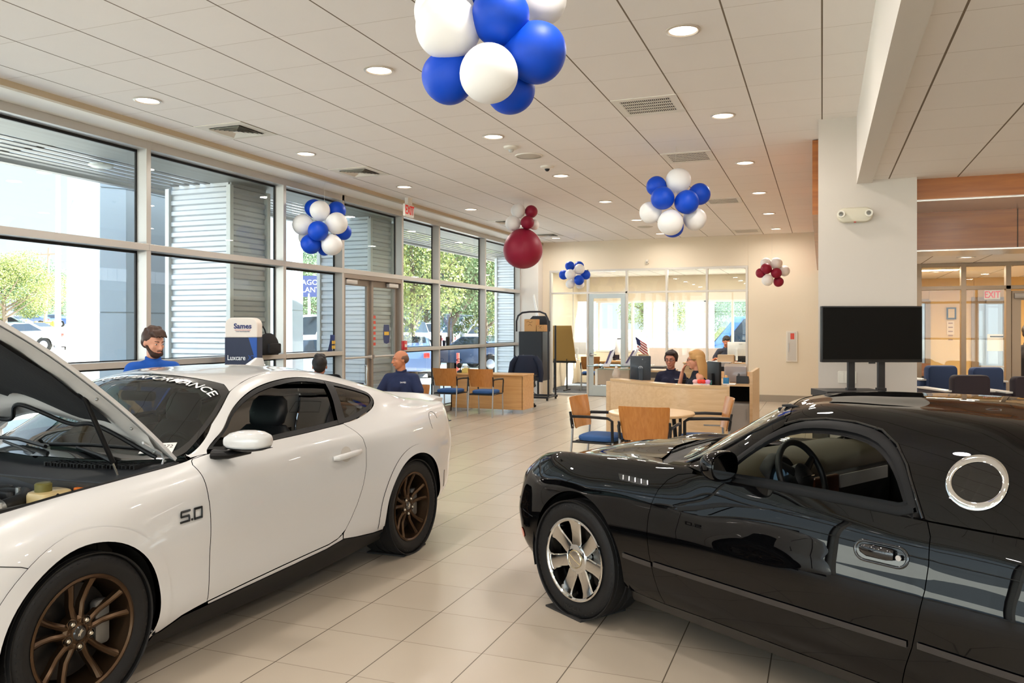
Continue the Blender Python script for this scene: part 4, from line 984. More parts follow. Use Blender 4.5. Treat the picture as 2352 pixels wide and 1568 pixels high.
        # rear quarter with the roof pillar
        q = vz([(3.05,.50),(3.05,.40)][::-1]) if 0 else []
        arr = vz([p for p in arch(2.70,.343,.392,.24)])
        quar = vz(doorR[:9])+vz([(1.862,.338),(1.868,.302),(2.0,.284),(2.2,.264),(2.305,.262)])+arr[1:-1]+vz([(3.09,.27),(3.2,.275),(3.45,.32)])+vz([(3.50,.45),(3.50,.70),(3.50,.94)],0,5)+[(3.46,k[6]),(3.42,k[8]),(3.40,k[10]),(3.40,k[11])]
        quar += [(3.30,k[11]),(3.02,k[11])]+[(2.98,k[10]),(2.90,k[9]+.02),(2.7,k[8]+.055),(2.4,k[8]+.06),(2.05,k[8]+.055),(1.75,k[8]+.05),(1.45,k[8]+.05),(1.19,k[8]+.0535),(1.1,k[8]+.038),(.95,k[8]+.018),(.80,k[7]+.07),(.70,k[7]+.03),(.70,k[6]+.02),(.80,k[6]+.003)]
        wv = winv
        # walk back along the window's upper edge to the door's rear corner
        up = [p for p in vz(smooth_poly([(.80,.999),(.885,1.046),(.975,1.092),(1.08,1.176),(1.18,1.234),(1.29,1.276),(1.42,1.307),(1.56,1.326),(1.72,1.334),(1.87,1.325),(2.08,1.288),(2.30,1.240),(2.46,1.194),(2.505,1.168),(2.50,1.122),(2.41,1.081),(2.25,1.048),(2.10,1.028),(1.99,1.024)],False,2),6,8)]
        quar += up[2:]
        panel(S,'quarter_panel',mW,o,quar,gap=.0015,side=sd,flange=.02)
        # front bumper corner, rear bumper
        fb = vz([(-.84,.24),(-.84,.50)])+[( -.84,k[4]),(-.84,k[6]),(-.52,k[6])]+vz([(-.506,.83),(-.506,.62),(-.41,.60)][:2],0,6)+vz([(-.506,.60),(-.34,.58)])
        fb = [(-.84,k[0]+.02),(-.84,k[3]),(-.84,k[5]),(-.82,k[8]),(-.82,k[11]),(-.50,k[11]),(-.50,k[8]),(-.506,k[6])]+vz([(-.506,.80),(-.506,.62),(-.506,.40),(-.42,.30),(-.40,.20)])+[(-.42,k[0]+.01)]
        panel(S,'front_bumper',mW,o,fb,gap=.002,side=sd,flange=.012)
        rb = vz([(3.15,.245),(3.45,.275)])+vz([(3.506,.45),(3.506,.70),(3.506,.92)],0,5)+[(3.47,k[6]),(3.43,k[8]),(3.41,k[10]),(3.41,k[11]),(3.69,k[11]),(3.69,k[8]),(3.69,k[5]),(3.69,k[3]),(3.68,k[1]),(3.4,k[0]+.02)]
        panel(S,'rear_bumper',mW,o,rb,gap=.002,side=sd,flange=.012)
        # black sill
        sl = [(.37,k[0]),(.385,k[0]+.09)]+vz([(.42,.203),(.54,.241),(.72,.243),(1.1,.253),(1.4,.262),(1.7,.276),(1.865,.300),(2.0,.282),(2.2,.262),(2.32,.258)])+[(2.36,k[0]),(1.4,k[0])]
        panel(S,'sill_strip',mW,o,vz([(.712,.258),(1.0,.271),(1.4,.286),(1.72,.298),(1.80,.312),(1.855,.335),(1.862,.300),(1.7,.277),(1.4,.263),(1.1,.254),(.72,.244)]),gap=.001,side=sd,flange=.02)
        panel(S,'side_sill',mBk,o,sl,gap=0,side=sd,flange=.05,off=.004)
        panel(S,'rear_diffuser',mBk,o,[(3.08,k[0]),(3.10,k[0]+.10),(3.45,k[0]+.085),(3.68,k[0]+.09),(3.68,k[0])],side=sd,flange=.02,off=.003)
        # windows
        ins = inset(densify(winv,.02),.016)
        gl = panel(S,'side_window_trim',mBk,o,winv,holes=[inset(densify(winv,.02),.022).tolist()],side=sd,flange=.01,off=.001,step=.02)
        # front glass opening is lowered; only the pillar and rear quarter glass stay
        fr = vz([(1.93,1.022),(2.02,1.028),(2.10,1.275),(2.02,1.29),(1.985,1.16)],6,8)
        panel(S,'window_pillar',mBk,o,fr,side=sd,flange=.03,off=.003,step=.03)
        qg = vz([(2.03,1.036),(2.10,1.040),(2.24,1.060),(2.39,1.093),(2.475,1.13),(2.48,1.160),(2.44,1.182),(2.30,1.226),(2.10,1.270)],6,8)
        panel(S,'quarter_window',mDG,o,qg,side=sd,flange=0,off=-.004,step=.04)
        if sd == -1:
            sg = vz([(.86,1.01),(.95,1.10),(1.08,1.17),(1.26,1.255),(1.5,1.305),(1.98,1.29),(1.92,1.03),(1.4,1.01)],6,8)
            panel(S,'side_window',mWG,o,sg,side=sd,flange=0,off=-.006,step=.05)
        # fender arch liner
        for cx in (0,2.70):
            m = MB(); r0 = .40
            A0 = [(cx+r0*math.cos(a), .343+r0*math.sin(a)) for a in np.linspace(-.35,PI+.35,24)]
            yo = -sd*.90; yi = -sd*.55
            yb = [-sd*(float(S(np.array([x]),S.v_of_z(np.array([x]),np.array([max(z,.27)]),0,6))[0,1])-.012) for x,z in A0]
            m.loft([[(x,y,z) for (x,z),y in zip(A0,yb)],[(x,yi,z) for x,z in A0]],False,False); m.add([(cx-.45,yi,.1),(cx+.45,yi,.1),(cx+.45,yi,.8),(cx-.45,yi,.8)],[(0,1,2,3)])
            m.obj('wheel_liner', M('liner_black',(9,9,9),.9), o)
        # raised wheel arch lips, fuel door, reflector
        for cx,r0,r1,a0,a1 in ((0,.387,.455,-.32,PI*1.05),(2.70,.392,.462,-.10,PI+.14)):
            aa = np.linspace(a0,a1,40); L1 = [(cx+r0*math.cos(a),.343+r0*math.sin(a)) for a in aa]; L2 = [(cx+r1*math.cos(a),.343+(r1-.006)*math.sin(a)) for a in aa[::-1]]
            panel(S,'wheel_arch_lip',mW,o,vz([p for p in L1 if p[1]>.205])+vz([p for p in L2 if p[1]>.215]),side=sd,flange=.012,off=.0045,step=.025)
        rf = vz([(3.185,.40),(3.185,.53),(3.20,.53),(3.20,.40)]); panel(S,'side_reflector',M('dark_red_lens',(70,22,20),.2,coat=1),o,rf,side=sd,flange=.003,off=.002,step=.02)
        if sd == 1:
            v_f = vz([(3.03,.925),(3.04,.925)])[0][1]; line_strip(S,'fuel_door_seam',mBk,o,[(3.03+.075*math.cos(a),v_f+.075*math.sin(a)) for a in np.linspace(.2,PI*1.15,24)],.0014,.0004,sd)
            line_strip(S,'bumper_seam',mBk,o,vz([(-.49,.752),(-.40,.738),(-.30,.712),(-.25,.69)]),.0018,.0004,sd)
        # taillight
        tl = vz([(3.44,.885),(3.455,.93),(3.47,.985)])+vz([(3.62,.975),(3.63,.88)])
        panel(S,'taillight',M('tail_clear',(210,206,204),.12,coat=1),o,tl,side=sd,flange=.01,off=.004,step=.03)
    # roof, windshield, rear glass
    roof = [(1.17,k[11]),(1.19,k[10]),(1.222,k[9]),(1.185,k[8]+.058),(1.45,k[8]+.0525),(1.75,k[8]+.0525),(2.0,k[8]+.057),(2.06,k[9]),(2.10,k[10]),(2.12,k[11])]
    panel(S,'roof',mW,o,roof,side=0,flange=.006)
    ws = [(.395,k[11]),(.425,k[10]),(.52,k[9]),(.66,k[8]+.02),(.74,k[8]+.012),(.85,k[8]+.024),(1.0,k[8]+.034),(1.12,k[8]+.048),(1.19,k[8]+.062),(1.22,k[9]+.01),(1.18,k[10]),(1.158,k[11])]
    wi = [(.47,k[11]),(.50,k[10]),(.60,k[9]),(.72,k[8]+.065),(.80,k[8]+.058),(1.0,k[8]+.068),(1.12,k[8]+.082),(1.155,k[9]),(1.13,k[10]),(1.115,k[11])]
    band = M('windshield_frit',(16,16,17),.15,coat=1)
    panel(S,'windshield_border',band,o,ws[:1]+ws[1:]+wi[::-1],side=0,flange=.004,off=-.001)
    wg = panel(S,'windshield',mWG,o,ws,side=0,flange=0,off=-.003,step=.05)
    rg = [(2.13,k[11]),(2.11,k[10]),(2.07,k[9]),(2.04,k[8]+.062),(2.4,k[8]+.064),(2.7,k[8]+.06),(2.9,k[9]+.03),(2.97,k[10]),(3.0,k[11])]
    panel(S,'rear_window',band,o,rg,side=0,flange=.004,off=-.002)
    m = MB(); rings = []
    for y in np.linspace(-.70,.70,29):
        c_ = 1-(abs(y)/.72)**6; x0 = 3.44-.06*(y/.7)**2
        rings.append([(x0,y,1.052),(x0+.06,y,1.066),(x0+.13,y,1.060+.030*c_),(x0+.17,y,1.058+.034*c_),(x0+.175,y,1.05+.02*c_),(x0+.15,y,1.02)])
    m.loft(rings,True,True).obj('deck_spoiler', mW, o, True, auto=50)
    MB().prism([(1.97,1.375),(2.09,1.437),(2.15,1.433),(2.165,1.36)],-.012,.012,lambda a,b,h:(a,h*(1.0 if b > 1.4 else 2.2),b)).obj('roof_antenna', mW, o, bevel=.006)
    # windshield banner: letters bent onto the glass
    def bend(s, size, cx, cy, sx=1, mat=None, row=None, slope=0, name='banner_lettering', shear=.3, bold=.006):
        t = text(name, s, size, mat, o, sx=1, bold=bold, shear=shear, extrude=0)
        me = t.data; co = [v.co.copy() for v in me.vertices]
        ys = np.array([cy - c.x*sx for c in co]); up = np.array([c.y for c in co])   # near side is on the right of the reader
        return t, me, ys, up
    mLet = M('vinyl_white',(240,240,238),.5)
    t = text('banner_lettering','FORD PERFORMANCE',.098,mLet,o,bold=.0012,shear=.3,extrude=0)
    t.data.name = 'banner_lettering'
    bm = bmesh.new(); bm.from_mesh(t.data); bmesh.ops.subdivide_edges(bm, edges=[e for e in bm.edges if e.calc_length() > .03], cuts=2); bmesh.ops.triangulate(bm, faces=bm.faces); bm.to_mesh(t.data); bm.free()
    co = np.array([tuple(v.co) for v in t.data.vertices]); xmax = co[:,0].max(); scl = 1.0
    yl = .575-(xmax-co[:,0])*.98      # lateral position, near side positive
    xt = 1.165-.050*(yl/.56)**2*.0 + np.where(np.abs(yl)>0,0,0)
    top = np.interp(np.abs(yl),[0,.25,.45,.55,.62],[1.135,1.150,1.165,1.150,1.12])
    xx = top-.040+co[:,1]*.70
    vv = S.v_of_y(xx, np.abs(yl), 8, 11); P = S(xx,vv); N = S.normal(xx,vv); P = P+N*.003
    P[:,1] = np.where(yl>0,-P[:,1],P[:,1]); t.data.vertices.foreach_set('co', P.ravel()); t.data.update()
    # vin sticker behind the lower glass corner
    def on_ws(x,y,off):
        v = S.v_of_y(np.array([x]),np.array([abs(y)]),8,11); p = S(np.array([x]),v)+S.normal(np.array([x]),v)*off; return (float(p[0,0]),-float(p[0,1])*(1 if y>0 else -1),float(p[0,2]))
    q = [on_ws(.60,.545,.004),on_ws(.685,.685,.004),on_ws(.755,.650,.004),on_ws(.67,.515,.004)]
    st = mesh_obj('stock_sticker', q, [(0,1,2,3)], M('sticker_white',(236,236,232),.6), o)
    a,b,c,d = [Vector(p) for p in q]; n = (b-a).cross(d-a).normalized(); n = n if n.z > 0 else -n
    X = (b-a).normalized(); Yv = n.cross(X); Mx = Matrix((X,Yv,n)).transposed().to_4x4(); Mx.translation = (a+b+c+d)/4+n*.002+Yv*.014
    t2 = text('sticker_number','25424372',.036,mBk,o,extrude=0); t2.parent = st; t2.matrix_local = Mx
    bb = MB()
    for i in range(26): bb.add([tuple(Mx@Vector((-.055+i*.0043,-.045,0))),tuple(Mx@Vector((-.055+i*.0043+.002*(1+i%2*.6),-.045,0))),tuple(Mx@Vector((-.055+i*.0043+.002*(1+i%2*.6),-.022,0))),tuple(Mx@Vector((-.055+i*.0043,-.022,0)))],[(0,1,2,3)])
    bb.obj('barcode', mBk, st)
    # door handle
    def at(x,z,off,r0=0,r1=6):
        v = S.v_of_z(np.array([x]),np.array([z]),r0,r1); p = S(np.array([x]),v)+S.normal(np.array([x]),v)*off; return (float(p[0,0]),-float(p[0,1]),float(p[0,2]))
    h = MB(); pr = []
    for s_,off,rr in ((0,.004,.014),(.02,.030,.019),(.06,.036,.020),(.20,.036,.019),(.25,.028,.017),(.265,.004,.014)): pr.append((at(1.735+s_,.833+s_*.04,off),rr))
    h.tube([p for p,_ in pr],[(r,r*.8) for _,r in pr],12,flat=(0,0,1)).obj('door_handle', mW, o, True)
    v0 = S.v_of_z(np.array([1.87]),np.array([.843]),0,6)[0]
    panel(S,'handle_recess',M('recess_white',(200,194,186),.4,coat=1),o,[(1.87+.055*math.cos(a),v0+.045*math.sin(a)) for a in np.linspace(0,2*PI,20,endpoint=False)],flange=0,off=.0012,step=.02)
    # 5.0 badge made of bent bars
    def bar(pts): 
        m.tube([at(x,z,.006) for x,z in pts],[(.0060,.004)]*len(pts),6,flat=(0,0,1))
    m = MB(); L = [((.560,.754),(.503,.754)),((.504,.754),(.501,.731)),((.500,.731),(.552,.731)),((.552,.731),(.551,.706)),((.554,.706),(.495,.706)),((.566,.707),(.574,.707)),((.588,.754),(.638,.754)),((.589,.757),(.586,.703)),((.637,.757),(.634,.703)),((.586,.706),(.636,.706))]
    for g in L: bar([(x+.0,z+.004) for x,z in g])
    m.obj('badge', M('badge_black',(14,14,14),.3,coat=.6), o, True)
    # mirror
    MB().tube([at(.83,.985,.0,0,8),(.86,-.90,.985),(.95,-.96,.995)],[(.028,.05),(.024,.045),(.016,.04)],12,flat=(0,0,1)).obj('mirror_stalk', mBk, o, True)
    def pod(zt, zb, ins, nm, mat):
        m = MB(); rings = []
        for t_,x,hz,hx in ((0,.845,.030,.050),(.1,.858,.046,.066),(.3,.868,.056,.078),(.55,.875,.057,.080),(.8,.885,.050,.070),(.95,.895,.034,.048),(1,.90,.018,.026)):
            y = -.895-t_*.225; ring = []
            for a in np.linspace(0,2*PI,24,endpoint=False):
                ca,sa = math.cos(a),math.sin(a); e = .72
                X = x+.03+(hx*abs(ca)**e*(1 if ca>0 else -1))*(1 if ca<0 else .65); Z = 1.055+t_*.004+hz*abs(sa)**e*(1 if sa>0 else -1)
                Z = max(zb, min(zt, Z)); ring.append((X,y+ (0.0),Z))
            rings.append(ring)
        m.loft(rings,True,True); return m.obj(nm, mat, o, True, auto=60)
    pod(1.2,1.018,0,'mirror_cap',mW); pod(1.022,.99,0,'mirror_base',mBk)
    pod2 = MB().tube([(.83,.90,.985),(.9,1.0,1.0)],.03,8).ball((.9,1.03,1.06),.07,16,10,(.9,1.3,.8)).obj('mirror_cap', mW, o, True)
    # wheels
    mBr = M('bronze_alloy',(82,63,46),.30,.85); mBrD = M('bronze_dark',(58,44,32),.35,.8)
    def rim(t, s):
        r = .243; hw = .122
        MB().lathe([(r+.004,s*hw*.93),(r+.006,s*hw*.97),(r-.004,s*hw*1.0),(r-.012,s*hw*.94),(r-.020,s*hw*.55),(r-.03,-s*hw*.8)],axis='y',n=72).obj('rim_barrel', mBr, t, True, auto=30)
        MB().lathe([(.001,s*.0),(.20,s*.0),(.20,-s*.03),(.001,-s*.03)],c=(0,s*.005,0),axis='y',n=48).obj('brake_disc', M('brake_iron',(62,60,58),.4,.8), t, True)
        MB().rbox(.10,.175,min(s*.01,s*.055),max(s*.01,s*.055),-.10,.10,.02,axis='y').obj('brake_caliper', M('caliper_grey',(120,118,114),.4,.6), t, True)
        MB().lathe([(.001,s*.082),(.030,s*.082),(.036,s*.078),(.062,s*.080),(.074,s*.070),(.078,s*.03)],axis='y',n=40).obj('hub', mBr, t, True, auto=30)
        for kk in range(5):
            a = 2*PI*kk/5+.31+(.0 if s<0 else .4)
            m = MB()
            for sg in (-1,1):
                pts = []
                for rr,da,dep,wd,th in ((.045,.20,.076,.016,.014),(.085,.235,.070,.0145,.013),(.125,.215,.066,.0135,.013),(.18,.215,.082,.014,.012),(.222,.235,.098,.017,.012),(.240,.24,.106,.019,.010)):
                    an = a+sg*da; pts.append(((rr*math.cos(an),s*dep,rr*math.sin(an)),wd,th,an))
                rings = []
                for p,wd,th,an in pts:
                    tx,tz = -math.sin(an),math.cos(an)
                    rings.append([(p[0]+tx*u,p[1]+s*w_,p[2]+tz*u) for u,w_ in ((-wd,-th*2.2),(wd,-th*2.2),(wd*.92,-.002),(wd*.25,.006),(-wd*.25,.006),(-wd*.92,-.002))])
                m.loft(rings,True,True)
            m.obj('spoke', mBr, t, True, auto=25)
        for kk in range(5):
            a = 2*PI*kk/5+.31+PI/5+(.0 if s<0 else .4); c = (.057*math.cos(a),0,.057*math.sin(a))
            MB().lathe([(.019,s*.0825),(.017,s*.0815),(.016,s*.06)],c=c,axis='y',n=20).obj('lug_recess', mGB, t, True)
            MB().lathe([(.001,s*.090),(.007,s*.090),(.0105,s*.086),(.0105,s*.06)],c=c,axis='y',n=6).obj('lug_nut', M('lug_chrome',(220,214,200),.2,.9), t)
        MB().lathe([(.001,s*.088),(.026,s*.087),(.031,s*.082)],axis='y',n=32).obj('centre_cap', mGB, t, True)
        hp = [(-.017,.002),(-.010,.008),(-.002,.006),(.006,.010),(.017,.007),(.012,.002),(.018,-.004),(.008,-.002),(-.002,-.003),(-.012,-.008),(-.008,-.001)]
        MB().prism(hp,s*.0885,s*.0895,lambda a_,b_,h_:(a_*.7-b_*.7,h_,a_*.7+b_*.9)).obj('cap_emblem', M('lug_chrome'), t)
    for (x,s) in ((0,-1),(0,1),(2.70,-1),(2.70,1)):
        t = tyre(o,(x,s*.800,.343),.343,.243,.262,s); rim(t,s)
    # underbody
    MB().box(-.75,3.45,-.70,.70,.16,.24).obj('underbody', M('liner_black'), o)
    MB().add([(-.46,.74,.1),(-.46,-.74,.1),(-.46,-.74,.70),(-.46,.74,.70)],[(0,1,2,3)]).obj('core_support', M('liner_black'), o)
    return o,S,k,mW,mBk,mGB,mInt,mWG
WO,WS,WK,mW,mBk,mGB,mInt,mWG = white_car()
# ------- interior, engine bay and raised hood of the white coupe
def seat(parent, x, y, mat, nm='seat', sc=1.0, zb=.30):
    s = MB(); 
    s.rbox(x-.25,x+.27,y-.25,y+.25,zb,zb+.16,.06,axis='z'); o = s.obj(nm, mat, parent, True)
    def lo(pts, w, d, tilt, nm2, base):
        m = MB(); rings = []
        for t_,ww,dd in pts:
            ring = []
            for a in np.linspace(0,2*PI,24,endpoint=False):
                ca,sa = math.cos(a),math.sin(a); e = .65
                ring.append((base[0]+tilt*t_+dd*abs(ca)**e*(1 if ca>0 else -1), y+ww*abs(sa)**e*(1 if sa>0 else -1), base[1]+t_))
            rings.append(ring)
        m.loft(rings,True,True); return m.obj(nm2, mat, o, True)
    lo([(0,.20,.07),(.08,.235,.085),(.3,.24,.08),(.45,.235,.075),(.54,.20,.065),(.585,.15,.05)],0,0,.30,'seat_back',(x+.17,zb+.13))
    lo([(0,.09,.04),(.03,.125,.055),(.10,.14,.060),(.17,.125,.05),(.20,.09,.035)],0,0,.22,'headrest',(x+.345,zb+.70))
    return o
def steering(parent, c, R, tilt, mat, spokes=3, hub=.075):
    t = bpy.data.objects.new('steering_wheel', None); COL.objects.link(t); t.parent = parent; t.location = c; t.rotation_euler = (0,tilt,0)
    MB().tube([(0,R*math.cos(a),R*math.sin(a)) for a in np.linspace(0,2*PI,48,endpoint=False)],.016,12,True).obj('rim', mat, t, True)
    MB().lathe([(.001,.035),(hub*.7,.03),(hub,.01),(hub*.95,-.03)],axis='x',n=28).obj('hub', mat, t, True)
    for k in range(spokes):
        a = -PI/2+2*PI*k/spokes if spokes == 3 else [0,PI,-PI/2*.8,-PI/2*1.2][k]
        MB().tube([(0,.05*math.cos(a),.05*math.sin(a)),(.0,R*math.cos(a),R*math.sin(a))],[(.012,.026),(.010,.018)],8,flat=(1,0,0)).obj('spoke', mat, t, True)
    MB().cyl((0,0,0),(-.35,0,0),.03).obj('column', mat, t, True)
    return t
def white_inside():
    o,S,k = WO,WS,WK
    mD = M('dash_black',(30,31,33),.5)
    for y in (-.37,.37): seat(o, 1.42, y, mInt, zb=.30)
    MB().rbox(2.0,2.5,-.55,.55,.35,.80,.06).obj('rear_seat', mInt, o, True)
    m = MB(); rings = []
    for y in np.linspace(-.70,.70,15):
        a = 1-abs(y)/.7*.15
        rings.append([(.50,y,.80),(.50,y,.945),(.62,y,.965*1),(.78,y,.955+.02*(abs(abs(y)-.35)<.2)),(.90,y,.925),(.95,y,.86),(.93,y,.60),(.50,y,.55)])
    m.loft(rings,True,True).obj('dashboard', mD, o, True, auto=50)
    MB().rbox(.86,.885,-.60,-.05,.84,.955,.02,axis='x').obj('instrument_screen', M('screen_black',(10,11,13),.12,coat=1), o, True)
    steering(o,(1.06,-.37,.885),.175,math.radians(-20),mInt)
    MB().box(.9,2.0,-.75,.75,.24,.30).box(.85,2.2,-.12,.12,.3,.60).obj('cabin_floor', M('carpet_black',(16,16,17),.9), o)
    for s in (-1,1): MB().rbox(.75,2.0,s*.755-.02,s*.755+.02,.35,.96,.02,axis='y').obj('door_card', mD, o, True)
    MB().rbox(1.06,1.10,-.13,.13,1.215,1.275,.025,axis='x').cyl((1.08,0,1.27),(1.09,0,1.34),.012).obj('rear_view_mirror', mBk, o, True)
    # headliner
    P = [(1.25,.50,1.28),(1.9,.46,1.27)]
    MB().box(1.22,2.0,-.50,.50,1.285,1.30).obj('headliner', M('headliner_grey',(70,68,66),.9), o)
    # cowl grille
    mCw = M('cowl_plastic',(44,46,50),.55)
    m = MB(); rings = []
    for y in np.linspace(-.74,.74,25):
        c = (abs(y)/.74)**2
        rings.append([(.20+.06*c,y,.855),(.225+.06*c,y,.925),(.34+.14*c,y,.945),(.47+.20*c,y,.965),(.49+.2*c,y,.90)])
    m.loft(rings,False,False).obj('cowl_panel', mCw, o, True, auto=30)
    m = MB()
    for i in range(26):
        y = -.66+i*.02; c = (abs(y)/.74)**2
        m.box(.36+.14*c,.46+.17*c,y-.003,y+.003,.950,.968)
    for i in range(4):
        for j in range(10):
            y = -.66+j*.052; c = (abs(y+.025)/.74)**2; m.box(.37+i*.028+.15*c,.375+i*.028+.15*c,y,y+.054,.952,.969)
    m.obj('cowl_grille', M('grille_black',(12,12,13),.6), o)
    # wipers
    for y0,y1,x0,x1 in ((-.60,-.02,.60,.50),(-.02,.55,.46,.56)):
        w = MB().tube([(.43,y0+.02,.985),(.47,(y0*.7+y1*.3),1.005),(.50,(y0*.35+y1*.65),1.03)],[(.013,.018),(.010,.014),(.007,.009)],8)
        w.obj('wiper_arm', mBk, o, True)
        MB().tube([(x0,y0-.02,1.03),(.52,(y0+y1)/2,1.045),(x1,y1,1.035)],[(.009,.012)]*3,8).obj('wiper_blade', mBk, o, True)
    # bay walls and engine
    mEng = M('engine_plastic',(20,20,22),.5); mMet = M('engine_metal',(150,152,150),.4,.8)
    MB().box(-.46,.28,-.71,-.685,.35,.90).box(-.46,.28,.685,.71,.35,.90).box(.22,.30,-.72,.72,.3,.92).obj('engine_bay', M('bay_paint',(58,56,52),.6), o)
    MB().box(-.46,.25,-.69,.69,.28,.34).obj('bay_floor', M('liner_black'), o)
    e = MB().rbox(-.40,.18,-.24,.24,.55,.90,.05).obj('engine_cover', mEng, o, True)
    for i in range(4):
        MB().rbox(-.36+i*.135,-.27+i*.135,-.36,-.22,.70,.895,.03).obj('intake_runner', mEng, e, True)
        MB().lathe([(.001,.915),(.012,.912),(.013,.87)],c=(-.33+i*.135,-.38,0),n=12).obj('bolt', mMet, e, True)
    MB().tube([(-.45,-.44,.80),(-.2,-.46,.83),(.05,-.44,.86),(.12,-.35,.87)],.035,14).obj('intake_hose', mEng, o, True)
    MB().tube([(-.45,-.52,.74),(-.25,-.55,.76),(-.02,-.54,.80),(.1,-.5,.82)],.016,10).obj('coolant_hose', mEng, o, True)
    MB().cyl((-.10,-.455,.845),(-.055,-.45,.85),.040).obj('hose_clamp', mMet, o, True)
    r = MB().rbox(.04,.20,-.60,-.46,.74,.905,.035).obj('brake_fluid_reservoir', M('amber_reservoir',(222,196,140),.35,coat=.5), o, True)
    MB().lathe([(.001,.945),(.030,.944),(.036,.938),(.036,.905)],c=(.09,-.53,0),n=24).obj('cap', M('cap_olive',(110,104,50),.5), r, True)
    MB().tube([(.05,-.61,.76),(.07,-.612,.87),(.10,-.612,.895),(.14,-.612,.87),(.15,-.61,.76)],.005,6).obj('retaining_wire', mBk, r, True)
    r2 = MB().rbox(-.30,-.08,-.64,-.48,.66,.845,.04).obj('washer_reservoir', M('cloudy_white_plastic',(214,212,206),.4), o, True)
    for q in ((-.12,-.53),(-.22,-.60)): MB().cyl((q[0],q[1],.84),(q[0],q[1],.89),.016).obj('filler_neck', M('cloudy_white_plastic'), r2, True)
    MB().rbox(.20,.27,-.64,-.58,.885,.905,.008).obj('fuse_tag', M('orange_tag',(236,128,44),.5), o, True)
    MB().rbox(.13,.26,-.68,-.58,.78,.88,.02).obj('fuse_box', mEng, o, True)
    MB().lathe([(.001,.91),(.05,.905),(.06,.88),(.06,.7)],c=(.0,.5,0),n=24).obj('strut_tower', mMet, o, True)
    # weather strip along the near fender
    xs = np.linspace(-.46,.62,24); 
    for s in (-1,1):
        P = S(xs,np.full(24,k[6]+.010)); MB().tube([(p[0],s*p[1],p[2]-.004) for p in P],[(.010,.008)]*24,8).obj('bay_seal', mBk, o, True)
    # raised hood: profile in the (x,z) plane, mirrored over the centre line
    prof = [(.66,.975),(.53,1.10),(.40,1.215),(.16,1.405),(-.06,1.56),(-.25,1.675),(-.50,1.80),(-.72,1.88)]
    px_ = np.array([p[0] for p in prof])[::-1]; pz_ = np.array([p[1] for p in prof])[::-1]
    Lp = np.concatenate([[0],np.cumsum(np.hypot(np.diff(px_),np.diff(pz_)))]); LT = Lp[-1]
    def hp(s_): return herm(list(zip(Lp,px_)),np.array([LT-s_]))[0], herm(list(zip(Lp,pz_)),np.array([LT-s_]))[0]
    def hood_pt(s_, y, th):   # s_ along from the rear edge, y lateral
        x,z = hp(max(0,min(LT,s_))); e = .002; x2,z2 = hp(min(LT,s_+.01)); dx,dz = x2-x,z2-z; L_ = math.hypot(dx,dz) or 1; nx,nz = -dz/L_,dx/L_
        if nz < 0: nx,nz = -nx,-nz
        crown = .035*(1-(y/.74)**2)
        return (x+nx*(crown+th), y, z+nz*(crown+th))
    def edge0(y): return .30*(1-(abs(y)/.74)**1.6)   # rear edge bows forward at the centre
    def wid(s_): return .74-.012*s_-.09*max(0,s_-.9)**1.3
    def hsurf(th, y_in=0, s0=0, s1=LT, n=26, mny=27, rear=True, ys=None):
        rings = []
        for u in np.linspace(0,1,n):
            ring = []
            for v in (np.linspace(-1,1,mny) if ys is None else ys):
                sb = u*(s1-s0)+s0; y = v*(wid(sb)-y_in); se = edge0(y) if rear else 0; s_ = se+s0+(s1-s0-se)*u
                ring.append(hood_pt(s_,y,th(u,v) if callable(th) else th))
            rings.append(ring)
        return rings
    top = hsurf(.012); bot = hsurf(-.006)
    m = MB(); m.loft(top,False,False); m.loft(bot,False,False)
    n = len(top[0])
    for i in range(len(top)-1):
        for j in (0,n-1): m.add([top[i][j],top[i+1][j],bot[i+1][j],bot[i][j]],[(0,1,2,3)])
    for i in (0,len(top)-1):
        for j in range(n-1): m.add([top[i][j],top[i][j+1],bot[i][j+1],bot[i][j]],[(0,1,2,3)])
    hd = m.obj('hood', mW, o, True, auto=40)
    # pressed inner frame: raised rims around the insulation pad
    def fr(u,v):
        a = max(0,1-abs(abs(v)-.86)/.10); b = max(0,1-abs(u-.06)/.05); c = max(0,1-abs(u-.9)/.06)
        bumps = .006*math.sin(u*38)*max(0,1-abs(abs(v)-.86)/.12)
        return -.010-.022*min(1,max(a,b,c)**.6)+bumps*.5
    ug = hsurf(fr,.015,0.02,LT-.02,64,61); MB().loft(ug,False,False).obj('hood_inner_frame', M('underhood_white',(205,202,198),.35,coat=.6), hd, True, auto=60)
    R_ = random.Random(4)
    rings = []
    N_ = 40
    for u in np.linspace(0,1,N_):
        hw = .60*(1-.25*u**3); ring = []
        for v in np.linspace(-1,1,33):
            y = v*hw*(1+.02*math.sin(u*22)); sb = edge0(y)+.20+.05*math.sin(abs(y)*13)+(LT-.45-edge0(y))*u
            ring.append(hood_pt(sb,y,-.040-.010*math.sin(min(1,(1-abs(v))*6)*PI/2)*math.sin(min(1,min(u,1-u)*8)*PI/2)))
        rings.append(ring)
    MB().loft(rings,False,False).obj('insulation_pad', M('insulation_black',(26,26,28),.9,bump=(60,.6)), hd, True)
    ys = np.linspace(-.68,.68,60); seal = []
    for y in ys:
        seal.append(hood_pt(edge0(y)+.075+.05*math.cos(abs(y)*14),y,-.040))
    MB().tube(seal,.011,8).obj('hood_seal', mBk, hd, True)
    m = MB()
    for s_,y in ((.02,-.70),(.02,-.55),(.10,-.69),(.3,-.70),(.55,-.70)): 
        p = hood_pt(s_,y,-.03); m.ball(p,.008,10,6)
    m.obj('hood_bolt', mMet, hd, True)
    # hinge and gas strut
    MB().tube([(.60,-.70,.93),(.62,-.70,.985),(.60,-.70,1.02),(.50,-.69,1.08)],[(.012,.006)]*4,6).obj('hood_hinge', mW, o, True)
